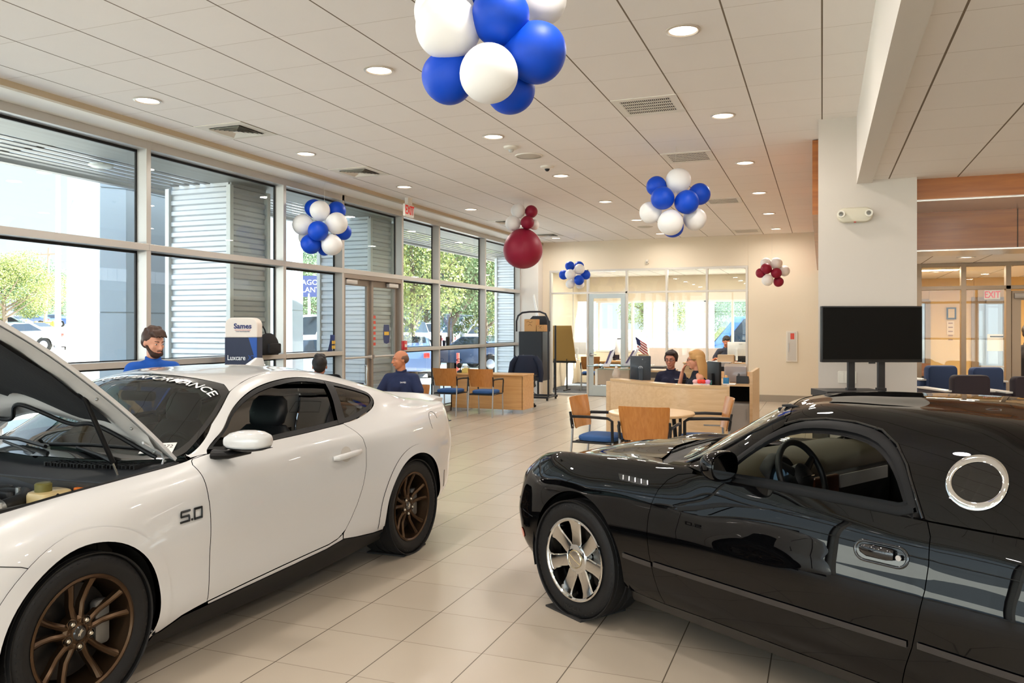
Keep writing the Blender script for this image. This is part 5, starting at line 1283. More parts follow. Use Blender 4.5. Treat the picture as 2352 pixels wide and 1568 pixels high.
    MB().tube([(.40,-.655,.90),(.345,-.64,1.05)],.005,10).obj('gas_strut_rod', M('lug_chrome'), o, True)
    g = MB().tube([(.365,-.645,1.0),(.23,-.615,1.33)],.012,14).ball((.225,-.612,1.345),.018,12,8).obj('gas_strut', mBk, o, True)
white_inside()
# ================================================================== BLACK ROADSTER WITH HARDTOP
def black_car():
    o = thing('hardtop_roadster', 'glossy black two-seat roadster with porthole hardtop and chrome seven-spoke wheels', 'car', (-.8749,5.1711,0), math.atan2(-.51,.86))
    mB = M('gloss_black_paint',(6,6,7),.3,coat=.8,coat_rough=.008,spec=0); mSl = M('roadster_rubber',(12,13,15),.5,spec=.25); mCh = M('chrome',(226,226,224),.06,1.0)
    mIn = M('roadster_leather',(22,20,20),.5,bump=(260,.15)); mG = glass('roadster_glass',(196,206,196),1.2)
    W_ = [(-.86,.30),(-.80,.53),(-.72,.67),(-.60,.785),(-.45,.85),(-.2,.888),(0,.897),(.4,.895),(1,.902),(2,.912),(2.7,.915),(3.2,.88),(3.6,.76),(3.85,.45)]
    sc = lambda f,dx=0: [(x+dx*(x<-.1),y*f) for x,y in W_]
    R = [
     (sc(.90,.05), [(-.86,.22),(0,.20),(2,.18),(3,.22),(3.85,.30)]),
     (sc(.965,.02), [(-.86,.31),(0,.30),(2,.29),(3.85,.38)]),
     (sc(.99,0), [(-.86,.43),(0,.43),(3.85,.50)]),
     (sc(1.0,0), [(-.86,.52),(0,.56),(3.85,.60)]),
     (sc(.985,.02), [(-.86,.60),(-.5,.66),(0,.69),(2,.70),(3.85,.68)]),
     ([(-.84,.28),(-.72,.60),(-.58,.715),(-.40,.785),(-.15,.828),(.2,.842),(.6,.850),(1,.865),(2,.878),(2.7,.875),(3.2,.83),(3.6,.70),(3.85,.38)], [(-.84,.66),(-.7,.72),(-.5,.77),(-.2,.80),(.3,.818),(1,.825),(2,.82),(2.7,.83),(3.4,.82),(3.85,.74)]),
     ([(-.82,.24),(-.68,.53),(-.55,.64),(-.35,.71),(0,.745),(.4,.765),(.66,.79),(.9,.825),(1.2,.838),(1.9,.845),(2.3,.845),(2.8,.81),(3.4,.70),(3.85,.32)], [(-.82,.70),(-.7,.765),(-.57,.825),(-.40,.868),(0,.902),(.3,.918),(.7,.930),(1.0,.928),(1.6,.918),(2.0,.910),(2.6,.915),(3.2,.905),(3.85,.79)]),
     ([(-.80,.20),(-.62,.48),(-.4,.58),(0,.63),(.4,.66),(.66,.735),(.8,.775),(1.0,.785),(1.3,.78),(1.7,.775),(2.0,.775),(2.3,.77),(2.6,.75),(3,.68),(3.4,.58),(3.85,.25)], [(-.80,.71),(-.62,.80),(-.4,.86),(0,.895),(.3,.915),(.6,.930),(.8,.965),(1.0,1.02),(1.2,1.06),(1.5,1.075),(1.8,1.08),(2.1,1.08),(2.4,1.06),(2.65,.98),(2.9,.93),(3.3,.915),(3.85,.80)]),
     ([(-.80,.15),(-.5,.40),(0,.50),(.4,.55),(.62,.68),(.8,.725),(1.0,.70),(1.15,.665),(1.3,.625),(1.6,.60),(2.0,.61),(2.3,.62),(2.6,.62),(3,.56),(3.4,.46),(3.85,.2)], [(-.80,.715),(-.5,.83),(0,.888),(.3,.915),(.55,.932),(.7,.965),(.9,1.045),(1.1,1.165),(1.25,1.235),(1.4,1.262),(1.6,1.268),(1.9,1.262),(2.2,1.245),(2.45,1.17),(2.65,1.03),(2.85,.945),(3.3,.92),(3.85,.80)]),
     ([(-.80,.10),(-.5,.30),(0,.38),(.4,.42),(.7,.52),(1.0,.50),(1.2,.46),(1.6,.43),(2.2,.44),(2.8,.44),(3.4,.33),(3.85,.12)], [(-.80,.72),(-.5,.835),(0,.900),(.3,.925),(.46,.935),(.6,.985),(.8,1.085),(1.0,1.20),(1.12,1.262),(1.25,1.288),(1.6,1.302),(2.0,1.300),(2.25,1.278),(2.45,1.21),(2.65,1.08),(2.85,.965),(3.3,.925),(3.85,.80)]),
     ([(-.80,.05),(0,.20),(.7,.25),(1.6,.22),(2.2,.22),(3.85,.06)], [(-.80,.72),(-.5,.845),(0,.925),(.25,.945),(.36,.95),(.5,1.005),(.7,1.11),(.9,1.215),(1.03,1.278),(1.15,1.300),(1.5,1.318),(2.0,1.318),(2.3,1.288),(2.5,1.21),(2.7,1.08),(2.9,.965),(3.3,.93),(3.85,.80)]),
     ([(-.80,0),(3.85,0)], [(-.80,.72),(-.5,.85),(0,.940),(.2,.955),(.32,.96),(.46,1.01),(.66,1.115),(.86,1.22),(.99,1.282),(1.12,1.305),(1.5,1.323),(2.0,1.322),(2.3,1.292),(2.5,1.215),(2.7,1.08),(2.9,.965),(3.3,.93),(3.85,.80)]),
    ]
    S = Body(R); k = S.k
    def vz(P, r0=0, r1=6):
        P = densify(P,.025,False) if len(P) > 2 else np.array(P); return np.stack([P[:,0], S.v_of_z(P[:,0],P[:,1],r0,r1)],1).tolist()
    AF = arch(.02,.333,.385,.22,rx=.365)
    doorF = [(.655,.245),(.635,.30),(.605,.40),(.585,.50),(.575,.60),(.576,.68),(.588,.75),(.612,.82),(.655,.875),(.71,.908),(.80,.9265)]
    belt = [(.80,.9265),(1.2,.925),(1.6,.918),(1.955,.9105)]
    doorR = [(1.955,.9105),(1.975,.86),(1.98,.76),(1.972,.66),(1.95,.55),(1.922,.43),(1.895,.35),(1.875,.28),(1.870,.232)]
    winp = smooth_poly([(.93,.925),(1.0,.99),(1.09,1.075),(1.20,1.165),(1.30,1.215),(1.42,1.232),(1.56,1.230),(1.68,1.210),(1.765,1.165),(1.83,1.10),(1.88,1.01),(1.925,.9115),(1.6,.918),(1.2,.925)],True,1)
    wv = vz(winp,6,8)
    for sd in (1,-1):
        bot = [(1.87,.232),(1.6,.238),(1.2,.244),(.9,.247),(.655,.245)]
        panel(S,'door',mB,o,vz(doorF)+vz(belt)[1:-1]+vz(doorR)+vz(bot)[1:-1],gap=.002,side=sd,flange=.014)
        fen = vz(doorF)[::-1]+vz([(.62,.246),(.50,.250),(.40,.262)])+vz([p for p in AF if p[1]>.262 or p[0]<0][::-1])
        fr = [(-.345,k[0]+.01),(-.62,k[0]+.01),(-.82,k[0]+.03),(-.835,k[3]),(-.825,k[5]),(-.79,k[6]),(-.775,k[8]),(-.775,k[11])]
        # nose wrap, fender and hood sides in one skin
        skin = vz(doorF)[::-1][0:0]+[(.80,S.v_of_z(np.array([.8]),np.array([.9265]),0,6)[0])]+vz(doorF)[::-1][1:]+vz([(.62,.246),(.50,.250),(.405,.262)])
        ap = [p for p in AF][::-1]; ap = [p for p in ap if not (p[0] > .3 and p[1] < .27)]
        skin += vz(ap)+[(-.36,k[0]+.01)]
        head = [(-.60,k[5]+.05),(-.66,k[5]+.10),(-.63,k[6]+.02),(-.50,k[6]+.035),(-.36,k[6]+.01),(-.44,k[5]+.115)]
        skin += [(-.60,k[0]+.01),(-.74,k[0]+.03),(-.76,k[2]),(-.76,k[4]),(-.745,k[5]),(-.70,k[6]),(-.66,k[7]),(-.64,k[8]),(-.64,k[9]),(-.60,k[9]+.01)]
        skin += [(-.3,k[9]-.01),(0,k[8]+.06),(.25,k[8]-.0),(.38,k[8]-.02),(.50,k[7]+.03),(.60,k[7]+.02),(.70,k[7]),(.74,k[6]+.05),(.80,k[6]+.02)]
        hv = smooth_poly(head,True,2)
        panel(S,'front_fender',mB,o,skin,holes=[hv],gap=.0015,side=sd,flange=.028)
        panel(S,'headlight',M('headlamp_glass',(196,200,204),.05,.55,coat=1),o,inset(densify(hv,.02),.003).tolist(),side=sd,flange=.01,off=-.002,step=.02)
        # bumper end with dark intake and amber marker
        nose = [(-.765,k[0]+.03),(-.765,k[3]),(-.75,k[5]),(-.705,k[6]),(-.665,k[7]),(-.645,k[8]),(-.645,k[11]),(-.79,k[11]),(-.80,k[8]),(-.82,k[6]),(-.84,k[4]),(-.85,k[2]),(-.84,k[0]+.03)]
        panel(S,'front_bumper',mB,o,nose,gap=.001,side=sd,flange=.012)
        z_ = lambda x,z: [x,float(S.v_of_z(np.array([x]),np.array([z]),0,6)[0])]
        mk = [(z_(-.555+.036*math.cos(a),.365+.030*math.sin(a))) for a in np.linspace(0,2*PI,24,endpoint=False)]
        panel(S,'side_marker',M('amber_lens',(226,74,24),.15,coat=1,emit=(200,50,10),es=.15),o,mk,side=sd,flange=.004,off=.004,step=.02)
        dk = [z_(-.64,.665),z_(-.60,.665),z_(-.50,.62),z_(-.40,.575),z_(-.385,.53),z_(-.43,.42),z_(-.46,.35),z_(-.53,.45),z_(-.62,.52)]
        line_strip(S,'bumper_seam',mSl,o,[z_(-.70,.60),z_(-.62,.57),z_(-.50,.52),z_(-.37,.505)],.003,.0005,sd)
        # rear quarter
        AR = arch(2.745,.333,.385,.22,rx=.375)
        q = vz(doorR)+vz([(1.9,.230),(2.1,.228),(2.365,.24)])+vz([p for p in AR if p[1] > .24])+vz([(3.14,.25),(3.4,.26)])+[(3.7,k[0]+.02),(3.84,k[3]),(3.84,k[5]),(3.82,k[6]),(3.80,k[8]),(3.80,k[11]),(2.93,k[11]),(2.93,k[9]),(2.90,k[8]),(2.78,k[7]),(2.6,k[6]+.02)]+vz([(2.6,.916),(2.3,.909),(2.1,.909)],5,7)[1:]
        panel(S,'quarter_panel',mB,o,q,gap=.0018,side=sd,flange=.025)
        panel(S,'side_sill',M('sill_black',(14,14,15),.35,coat=.4),o,[(.40,k[0])]+vz([(.41,.255),(.50,.246),(.655,.240),(.9,.242),(1.2,.239),(1.6,.233),(1.87,.227),(2.1,.223),(2.35,.232)])+[(2.37,k[0])],side=sd,flange=.04,off=-.002)
        # side moulding
        mo = vz([(.40,.462),(1.2,.455),(2.0,.452),(2.34,.455)]); mu = vz([(2.34,.428),(2.0,.425),(1.2,.428),(.40,.436)])
        for a_,b_ in ((.40,.60),(.615,1.905),(1.945,2.34)):
            top = vz([(a_,.461),((a_+b_)/2,.456),(b_,.453)]); bt = vz([(b_,.428),((a_+b_)/2,.430),(a_,.436)])
            panel(S,'side_moulding',M('moulding_black',(46,43,42),.3,coat=.4),o,top+bt,side=sd,flange=.008,off=.007,step=.02)
        # hardtop
        z0 = lambda x,z: [x,float(S.v_of_z(np.array([x]),np.array([z]),6,8)[0])]
        ht = vz(winp[[i for i,p in enumerate(winp) if p[0] > 1.1 and p[1] > 1.1][0]:],6,8)
        up = [z0(1.235,1.20),z0(1.30,1.222),z0(1.42,1.238),z0(1.56,1.236),z0(1.69,1.216),z0(1.775,1.17),z0(1.84,1.10),z0(1.89,1.01),z0(1.938,.917)]
        ph = (2.104,1.072); v_p = z0(*ph)[1]
        circ = lambda r,n: [z0(ph[0]+r*math.cos(a), ph[1]+r*.86*math.sin(a)) for a in np.linspace(0,2*PI,n,endpoint=False)]
        hole = circ(.098,44)
        top = smooth_poly(up,False,2)+vz([(1.96,.9125),(2.3,.912),(2.6,.918)],5,7)+[(2.62,k[6]+.03),(2.76,k[7]),(2.88,k[8]),(2.91,k[9]),(2.92,k[10]),(2.92,k[11]),(1.03,k[11]),(1.06,k[10]),(1.14,k[9]),(1.22,k[8]+.03)]
        panel(S,'hardtop',mB,o,top,holes=[hole],gap=.0015,side=sd,flange=.02)
        panel(S,'porthole_glass',glass('porthole_tint',(60,62,64),1.6),o,circ(.091,32),side=sd,flange=0,off=.002,step=.03)
        ring_strip(S,'porthole_ring',mCh,o,circ(.097,48),.010,.010,.010,sd)
        # window seals (thick rubber) and frame
        w2 = winp
        ring_strip(S,'window_seal',mSl,o,wv,.026,.003,.006,sd)
        ins = inset(densify(wv,.02),.027)
        ring_strip(S,'inner_seal',M('seal_dark',(9,10,12),.5,spec=.25),o,ins.tolist(),.014,.008,-.012,sd)
        tri = vz([(.93,.926),(.985,.975),(1.065,1.052),(1.045,.99),(1.02,.926)],6,8)
        panel(S,'mirror_sail',mSl,o,tri,side=sd,flange=.008,off=.004,step=.02)
        # A pillar and liner
        pl = [(.66,k[7]-.02),(.66,k[7]+.03)]+[(.75,k[8]-.01),(.9,k[8]+.0),(1.1,k[8]+.008),(1.2,k[8]+.02),(1.225,k[8]+.028)]+[z0(1.23,1.195),z0(1.19,1.165),z0(1.08,1.075),z0(.99,.99),z0(.915,.932)]+[(.83,k[6]+.022),(.74,k[6]+.055)]
        panel(S,'windshield_pillar',mB,o,pl,side=sd,flange=.02,gap=.001,step=.02)
        for cx in (.02,2.745):
            r0 = .40; A0 = [(cx+r0*math.cos(a), .333+r0*math.sin(a)) for a in np.linspace(-.3,PI+.3,24)]; yo,yi = -sd*.86,-sd*.5
            m = MB(); m.loft([[(x,yo,z) for x,z in A0],[(x,yi,z) for x,z in A0]],False,False); m.add([(cx-.45,yi,.1),(cx+.45,yi,.1),(cx+.45,yi,.75),(cx-.45,yi,.75)],[(0,1,2,3)])
            m.obj('wheel_liner', M('liner_black'), o)
    hood = [(-.595,k[11]),(-.595,k[9]+.012),(-.3,k[9]-.008),(0,k[8]+.062),(.25,k[8]+.002),(.36,k[8]+.0),(.30,k[9]-.02),(.20,k[10]),(.17,k[11])]
    panel(S,'hood',mB,o,hood,side=0,gap=.001,flange=.01)
    cw = [(.175,k[11]),(.205,k[10]),(.305,k[9]-.02),(.37,k[8]-.0),(.50,k[7]+.035),(.63,k[7]+.03),(.56,k[8]),(.42,k[9]),(.35,k[10]),(.31,k[11])]
    panel(S,'cowl_panel',M('cowl_dark',(14,14,15),.5),o,cw,side=0,flange=.01,off=-.012)
    ws = [(.315,k[11]),(.355,k[10]),(.43,k[9]),(.57,k[8]),(.665,k[7]+.035),(.75,k[8]-.008),(.9,k[8]+.002),(1.1,k[8]+.010),(1.19,k[8]+.022),(1.125,k[9]),(1.045,k[10]),(1.015,k[11])]
    panel(S,'windshield',mG,o,ws,side=0,flange=0,off=-.004,step=.05)
    mPol = M('polished_black',(20,20,22),.08,coat=1,metal=.3)
    panel(S,'windshield_header',mPol,o,[(.985,k[11]),(1.015,k[10]),(1.09,k[9]),(1.15,k[8]+.045),(1.20,k[8]+.03),(1.215,k[8]+.036),(1.14,k[9]+.005),(1.06,k[10]),(1.028,k[11])],side=0,flange=.008,off=.002,step=.02)
    for sd in (1,-1):
        line_strip(S,'pillar_moulding',mCh if 0 else mPol,o,[(.66,k[7]+.035),(.75,k[8]-.01),(.9,k[8]),(1.1,k[8]+.008),(1.2,k[8]+.022)],.008,.004,sd)
        line_strip(S,'roof_moulding',mPol,o,[(x,v) for x,v in vz([(1.235,1.20),(1.30,1.222),(1.42,1.238),(1.56,1.236),(1.69,1.216),(1.775,1.17),(1.84,1.10),(1.89,1.01),(1.938,.917)],6,8)],.006,.004,sd)
    def at(x,z,off,r0=0,r1=6,sd=1):
        v = S.v_of_z(np.array([x]),np.array([z]),r0,r1); p = S(np.array([x]),v)+S.normal(np.array([x]),v)*off; return (float(p[0,0]),-sd*float(p[0,1]),float(p[0,2]))
    zv = lambda x,z: [x,float(S.v_of_z(np.array([x]),np.array([z]),0,6)[0])]
    # fender hash marks
    for i in range(5):
        x = .345+i*.045; MB().tube([at(x,.852,.003),at(x+.012,.832,.004)],[(.0035,.003)]*2,8).obj('fender_vent_mark', M('hash_white',(236,236,240),.15,.6), o, True)
    panel(S,'fender_vent',M('vent_black',(8,8,9),.25,coat=.5),o,[zv(.30,.858),zv(.52,.852),zv(.535,.825),zv(.33,.828)],side=1,flange=.004,off=.001,step=.02)
    # door handle
    cx,cz = 1.795,.760; vc = zv(cx,cz)[1]
    def stad(r,hl,n=12): return [(cx+hl+r*math.cos(a),vc+r*math.sin(a)) for a in np.linspace(-PI/2,PI/2,n)]+[(cx-hl+r*math.cos(a),vc+r*math.sin(a)) for a in np.linspace(PI/2,3*PI/2,n)]
    panel(S,'door_handle',M('handle_cup',(7,7,8),.2,coat=.8),o,stad(.036,.066),side=1,flange=.004,off=.0015,step=.02)
    ring_strip(S,'handle_bezel',mPol,o,stad(.040,.066),.006,.006,.007,1)
    MB().tube([at(cx-.080,cz+.004,.004),at(cx-.05,cz+.004,.020),at(cx+.03,cz+.004,.022),at(cx+.055,cz+.004,.012)],[(.016,.009),(.024,.011),(.024,.011),(.020,.008)],12,flat=(0,0,1)).obj('handle_pull', mPol, o, True)
    c = Vector(at(cx+.078,cz,.012)); MB().cyl(c,c+Vector((0,-.006,0)),.011,.011,20).obj('key_lock', mCh, o, True)
    # mirror
    MB().tube([(.99,-.80,.935),(1.03,-.86,.945),(1.07,-.92,.97)],[(.03,.06),(.022,.05),(.018,.04)],12,flat=(0,0,1)).obj('mirror_stalk', mB, o, True)
    for sy in (-1,1):
        m = MB(); rings = []
        for t_,rz_,ry_ in ((0,.010,.012),(.02,.038,.05),(.05,.058,.082),(.085,.068,.098),(.115,.070,.102),(.125,.066,.098)):
            rings.append([(.985+t_,sy*.965+ry_*abs(math.cos(a))**.8*(1 if math.cos(a)>0 else -1),1.018+rz_*abs(math.sin(a))**.8*(1 if math.sin(a)>0 else -1)) for a in np.linspace(0,2*PI,32,endpoint=False)])
        m.loft(rings,True,True); mo_ = m.obj('side_mirror', mB, o, True, auto=50)
        MB().prism([(sy*.965+.088*abs(math.cos(a))**.8*(1 if math.cos(a)>0 else -1),1.018+.057*abs(math.sin(a))**.8*(1 if math.sin(a)>0 else -1)) for a in np.linspace(0,2*PI,32,endpoint=False)],1.111,1.113,lambda a,b,h:(h,a,b)).obj('mirror_glass', M('mirror_silver',(210,214,218),.01,1.0), mo_)
    # wheels
    mPl = M('wheel_chrome',(222,222,220),.07,1.0)
    def rim(t, s):
        r = .228; hw = .118
        MB().lathe([(r+.004,s*hw*.95),(r+.006,s*hw*.985),(r-.003,s*hw*1.0),(r-.012,s*hw*.95),(r-.018,s*hw*.6),(r-.03,-s*hw*.8)],axis='y',n=72).obj('rim_barrel', mPl, t, True, auto=30)
        MB().lathe([(.001,s*-.0),(.17,s*.0),(.17,-s*.03)],c=(0,0,0),axis='y',n=48).obj('brake_disc', M('brake_iron'), t, True)
        MB().rbox(.09,.165,min(s*.0,s*.05),max(s*.0,s*.05),-.08,.08,.02,axis='y').obj('brake_caliper', M('caliper_grey'), t, True)
        MB().lathe([(.001,s*.100),(.060,s*.098),(.072,s*.094),(.085,s*.088),(.09,s*.05)],axis='y',n=56).obj('hub', mPl, t, True, auto=30)
        for kk in range(7):
            a = PI/2+.05+2*PI*kk/7; rings = []
            for rr,wd,dep in ((.05,.022,.092),(.09,.0375,.090),(.14,.036,.091),(.19,.041,.097),(.214,.052,.103),(.221,.054,.104)):
                px,pz = rr*math.cos(a),rr*math.sin(a); tx,tz = -math.sin(a),math.cos(a)
                rings.append([(px+tx*u,s*(dep+w_),pz+tz*u) for u,w_ in ((-wd,-.045),(wd,-.045),(wd,-.008),(wd*.86,-.001),(wd*.5,.0),(-wd*.5,.0),(-wd*.86,-.001),(-wd,-.008))])
            MB().loft(rings,True,True).obj('spoke', mPl, t, True, auto=25)
        MB().lathe([(.001,s*.106),(.045,s*.105),(.050,s*.101),(.052,s*.09)],axis='y',n=48).obj('centre_cap', mPl, t, True, auto=30)
        MB().tube([(.0505*math.cos(a),s*.1035,.0505*math.sin(a)) for a in np.linspace(0,2*PI,40,endpoint=False)],.0018,6,True).tube([(-.043,s*.107,.022),(0,s*.108,-.004),(.043,s*.107,-.022)],.0018,6).obj('cap_emblem', M('emblem_pale',(232,214,170),.2,.8), t, True)
    for (x,s) in ((.01,-1),(.01,1),(2.735,-1),(2.735,1)):
        t = tyre(o,(x,s*.770,.333),.333,.228,.240,s); rim(t,s)
    text('tyre_lettering','MICHELIN',.030,M('tyre_letter',(40,39,38),.5),o,(.01,-.893,.06),(PI/2,0,0),.0006)
    MB().box(-.6,3.4,-.66,.66,.17,.26).box(-.55,.5,-.5,.5,.26,.7).obj('underbody', M('liner_black'), o)
    # interior
    mTanD = M('dash_olive',(70,62,46),.6); mDk = M('dash_dark',(20,19,18),.5)
    seat(o,1.45,-.36,mIn,zb=.22,sc=1); seat(o,1.45,.36,mIn,zb=.22)
    m = MB(); rings = []
    for y in np.linspace(-.74,.74,17):
        hump = .03*math.exp(-((y+.37)/.16)**2)
        rings.append([(.50,y,.70),(.48,y,.905),(.62,y,.955),(.80,y,.965+hump),(.93,y,.945+hump),(1.0,y,.90),(1.0,y,.84)])
    m.loft(rings,True,True).obj('dashboard', mTanD, o, True, auto=60)
    MB().rbox(.90,1.035,-.72,.72,.60,.86,.04,axis='y').obj('lower_dash', mDk, o, True)
    MB().box(1.036,1.044,.14,.66,.775,.845).obj('dash_trim', M('brushed_silver',(196,194,188),.45,.3), o)
    MB().lathe([(.001,0),(.115,0),(.125,-.01),(.13,-.06)],c=(1.02,-.37,.875),axis='x',n=32).obj('instrument_hood', mDk, o, True)
    for y,r_ in ((-.41,.055),(-.31,.045)): MB().lathe([(.001,.004),(r_,.004)],c=(1.024,y,.885),axis='x',n=28).obj('gauge_dial', M('gauge_blue',(110,140,156),.5,emit=(90,120,140),es=.15), o)
    MB().rbox(1.03,1.05,-.12,.12,.70,.86,.02,axis='x').obj('centre_stack', M('stack_wood',(86,44,22),.3,coat=.6), o, True)
    steering(o,(1.13,-.37,.905),.178,math.radians(-22),mDk,hub=.07)
    MB().tube([(1.165,-.42,.915),(1.168,-.37,.917),(1.165,-.32,.915)],.0025,6).obj('wheel_emblem', mCh, o, True)
    MB().box(.95,2.4,-.78,.78,.20,.24).rbox(1.05,2.1,-.10,.10,.24,.52,.03).box(1.95,2.0,-.74,.74,.24,.9).obj('cabin_floor', M('carpet_black'), o)
    for s in (-1,1): MB().rbox(.70,1.93,s*.78-.02,s*.78+.02,.30,.90,.02,axis='y').obj('door_card', mDk, o, True)
    MB().rbox(1.06,1.09,-.12,.12,1.17,1.225,.022,axis='x').cyl((1.07,0,1.22),(1.05,0,1.27),.01).obj('rear_view_mirror', mDk, o, True)
    MB().box(1.10,2.2,-.50,.50,1.262,1.272).obj('headliner', M('headliner_dark',(34,33,34),.9), o)
    for s in (-1,1): MB().rbox(1.04,1.20,s*.28-.17,s*.28+.17,1.235,1.25,.01).obj('sun_visor', M('headliner_dark'), o, True)
    for y0,y1,x0,x1 in ((-.45,.05,.42,.36),(.0,.5,.35,.44)):
        MB().tube([(x0-.06,y0,.945),(.37,(y0+y1)/2,.985),(x1+.03,y1,.99)],.009,8).tube([(x0,y0+.05,.975),(.42,(y0+y1)/2+.1,1.0),(x1+.06,y1+.1,.995)],.006,6).obj('wiper_arm', M('wiper_black',(12,12,12),.5), o, True)
    return o
black_car()
# mats under the tyres
mMat = M('floor_mat_carpet',(52,50,48),.95,bump=(200,.8))
def fmat(A, B, L, label):
    A = Vector(A); B = Vector(B); d = (B-A).normalized(); n = Vector((-d.y,d.x,0)); n = n if n.y > 0 else -n
    o = thing('tyre_mat', label, 'mat', (A.x,A.y,0), 0, 'square mats under the car tyres')
    P = [(B-B).to_tuple(), (B-A).to_tuple(), (B-A+n*L).to_tuple(), (n*L).to_tuple()]
    MB().prism([(p[0],p[1]) for p in P],.0006,.010).obj('carpet', mMat, o)
fmat(onZ(1253,1392,0),onZ(1333,1430,0),.34,'dark carpet mat under the front tyre of the black roadster')
fmat(onZ(842,1270,0),onZ(928,1279,0),.36,'dark mat under the rear bronze wheel of the white coupe')
# ================================================================== FURNITURE
mOak = wood('honey_beech', (206,150,88), (222,172,110), 'Z', 5, .35, .3)
mOakX = wood('pale_maple', (216,178,132), (228,194,150), 'X', 5, .35, .3)
mDeskX = wood('desk_veneer', (204,152,92), (220,172,112), 'X', 4, .38, .25)
mChairW = wood('amber_bentwood', (188,118,52), (206,138,70), 'Z', 8, .3, .5)
mBlue = M('blue_upholstery',(52,92,148),.8,bump=(400,.4)); mSil = M('silver_tube',(184,184,184),.3,.8); mBk2 = M('black_arm_plastic',(24,24,26),.4)
def guest_chair():
    o = thing('guest_chair','x','chair')
    # faces +y
    def curve(z, w, y, bow): return [(x,y-bow*(1-(x/w)**2)+.0,z) for x in np.linspace(-w,w,15)]
    m = MB(); rows = []
    for z,w,y,b in ((.555,.200,-.205,.035),(.57,.215,-.208,.035),(.68,.232,-.225,.04),(.80,.246,-.248,.045),(.875,.250,-.264,.046),(.89,.244,-.268,.046)): rows.append((z,w,y,b))
    rings = []
    for z,w,y,b in rows: rings.append(curve(z,w,y,b)+[(x,yy-.012,zz) for x,yy,zz in curve(z,w,y,b)[::-1]])
    m.loft(rings,True,True).obj('backrest', mChairW, o, True, auto=50)
    m = MB(); rings = []
    for z,ins in ((.425,.03),(.432,.008),(.455,0),(.475,.006),(.488,.03),(.492,.08)):
        w = .225-ins; ring = []
        for a in np.linspace(0,2*PI,32,endpoint=False):
            ca,sa = math.cos(a),math.sin(a); ring.append((w*abs(ca)**.45*(1 if ca>0 else -1),.01+w*abs(sa)**.45*(1 if sa>0 else -1),z))
        rings.append(ring)
    m.loft(rings,True,True).obj('seat', mBlue, o, True)
    MB().box(-.2,.2,-.2,.22,.405,.425).obj('seat_frame', mBk2, o, bevel=.004)
    for s in (-1,1):
        MB().tube([(s*.245,-.285,0),(s*.242,-.245,.42),(s*.245,-.235,.60)],.0125,10).obj('leg', mSil, o, True)
        MB().tube([(s*.245,.245,0),(s*.245,.225,.44)],.0125,10).obj('leg', mSil, o, True)
        MB().tube([(s*.245,-.235,.56),(s*.252,-.250,.665),(s*.262,-.23,.69),(s*.27,-.05,.695),(s*.268,.18,.688),(s*.262,.225,.66),(s*.250,.225,.43)],[(.012,.017)]*7,8).tube([(s*.245,-.232,.58),(s*.249,-.262,.74)],[(.010,.016)]*2,8).obj('armrest', mBk2, o, True)
        MB().tube([(s*.244,-.235,.415),(s*.244,.225,.415)],.010,8).obj('side_rail', mBk2, o, True)
    MB().tube([(-.244,-.24,.41),(.244,-.24,.41)],.010,8).tube([(-.244,.222,.41),(.244,.222,.41)],.010,8).obj('cross_rail', mBk2, o, True)
    return o
GC = guest_chair(); used = []
def chair(x, y, rz, label, g=None):
    o = GC if not used else copy_tree(GC); used.append(1); o.location = (x,y,0); o.rotation_euler = (0,0,rz); o['label'] = label
    if g: o['group'] = g
    elif 'group' in o: del o['group']
    return o
chair(-1.60,7.98,0,'wooden-back armchair at the round table, its back to the camera','armchairs around the round table')
chair(-2.26,8.62,-PI/2-.12,'wooden-back armchair with blue seat on the left side of the round table','armchairs around the round table')
chair(-1.20,8.92,PI/2+.25,'wooden-back armchair on the right side of the round table by the counter','armchairs around the round table')
chair(-6.60,13.93,0,'left of the two wooden-back armchairs in front of the wooden desk','armchairs facing the wooden desk')
chair(-5.87,13.93,0,'right of the two wooden-back armchairs in front of the wooden desk','armchairs facing the wooden desk')
chair(-5.72,20.7,.25,'wooden-back chair inside the glass office in front of a desk')
# round table
def round_table(x, y, r, label, z=.74, mat=mOakX, legs=True):
    t = thing('round_table', label, 'table', (x,y,0))
    MB().lathe([(.001,z),(r-.006,z),(r,z-.006),(r,z-.022),(r-.006,z-.028),(.001,z-.028)],n=64).obj('tabletop', mat, t, True, auto=40)
    if legs:
        for k in range(4):
            a = PI/4+k*PI/2; MB().tube([(r*.62*math.cos(a),r*.62*math.sin(a),z-.03),(r*.78*math.cos(a),r*.78*math.sin(a),0)],.022,12).obj('leg', mBk2, t, True)
        MB().lathe([(.001,z-.03),(r*.66,z-.03),(r*.66,z-.05),(.001,z-.05)],n=32).obj('underframe', mBk2, t)
    return t
round_table(-1.72,8.68,.46,'round maple table with three wooden-back chairs around it')
# wooden desk
t = thing('wooden_desk','long honey wood desk with two armchairs in front of the windows','desk',(-6.10,14.8,0))
hw = .77
MB().rbox(-hw,hw,-.33,.32,.715,.745,.012,axis='z').obj('desktop', mDeskX, t, bevel=0)
MB().box(-hw+.01,hw-.02,-.30,-.275,.07,.715).obj('modesty_panel', mDeskX, t, bevel=.003)
for s in (-1,1): MB().box(s*(hw-.02)-.015,s*(hw-.02)+.015,-.30,.30,.07,.715).obj('side_panel', mDeskX, t, bevel=.003)
MB().box(.30,hw-.04,-.1,.29,.10,.70).obj('drawer_unit', mDeskX, t)
for s in (-1,1): MB().box(s*(hw-.12)-.1,s*(hw-.12)+.1,-.29,.28,.0,.07).obj('foot', M('satin_foot',(190,192,194),.35,.6), t)
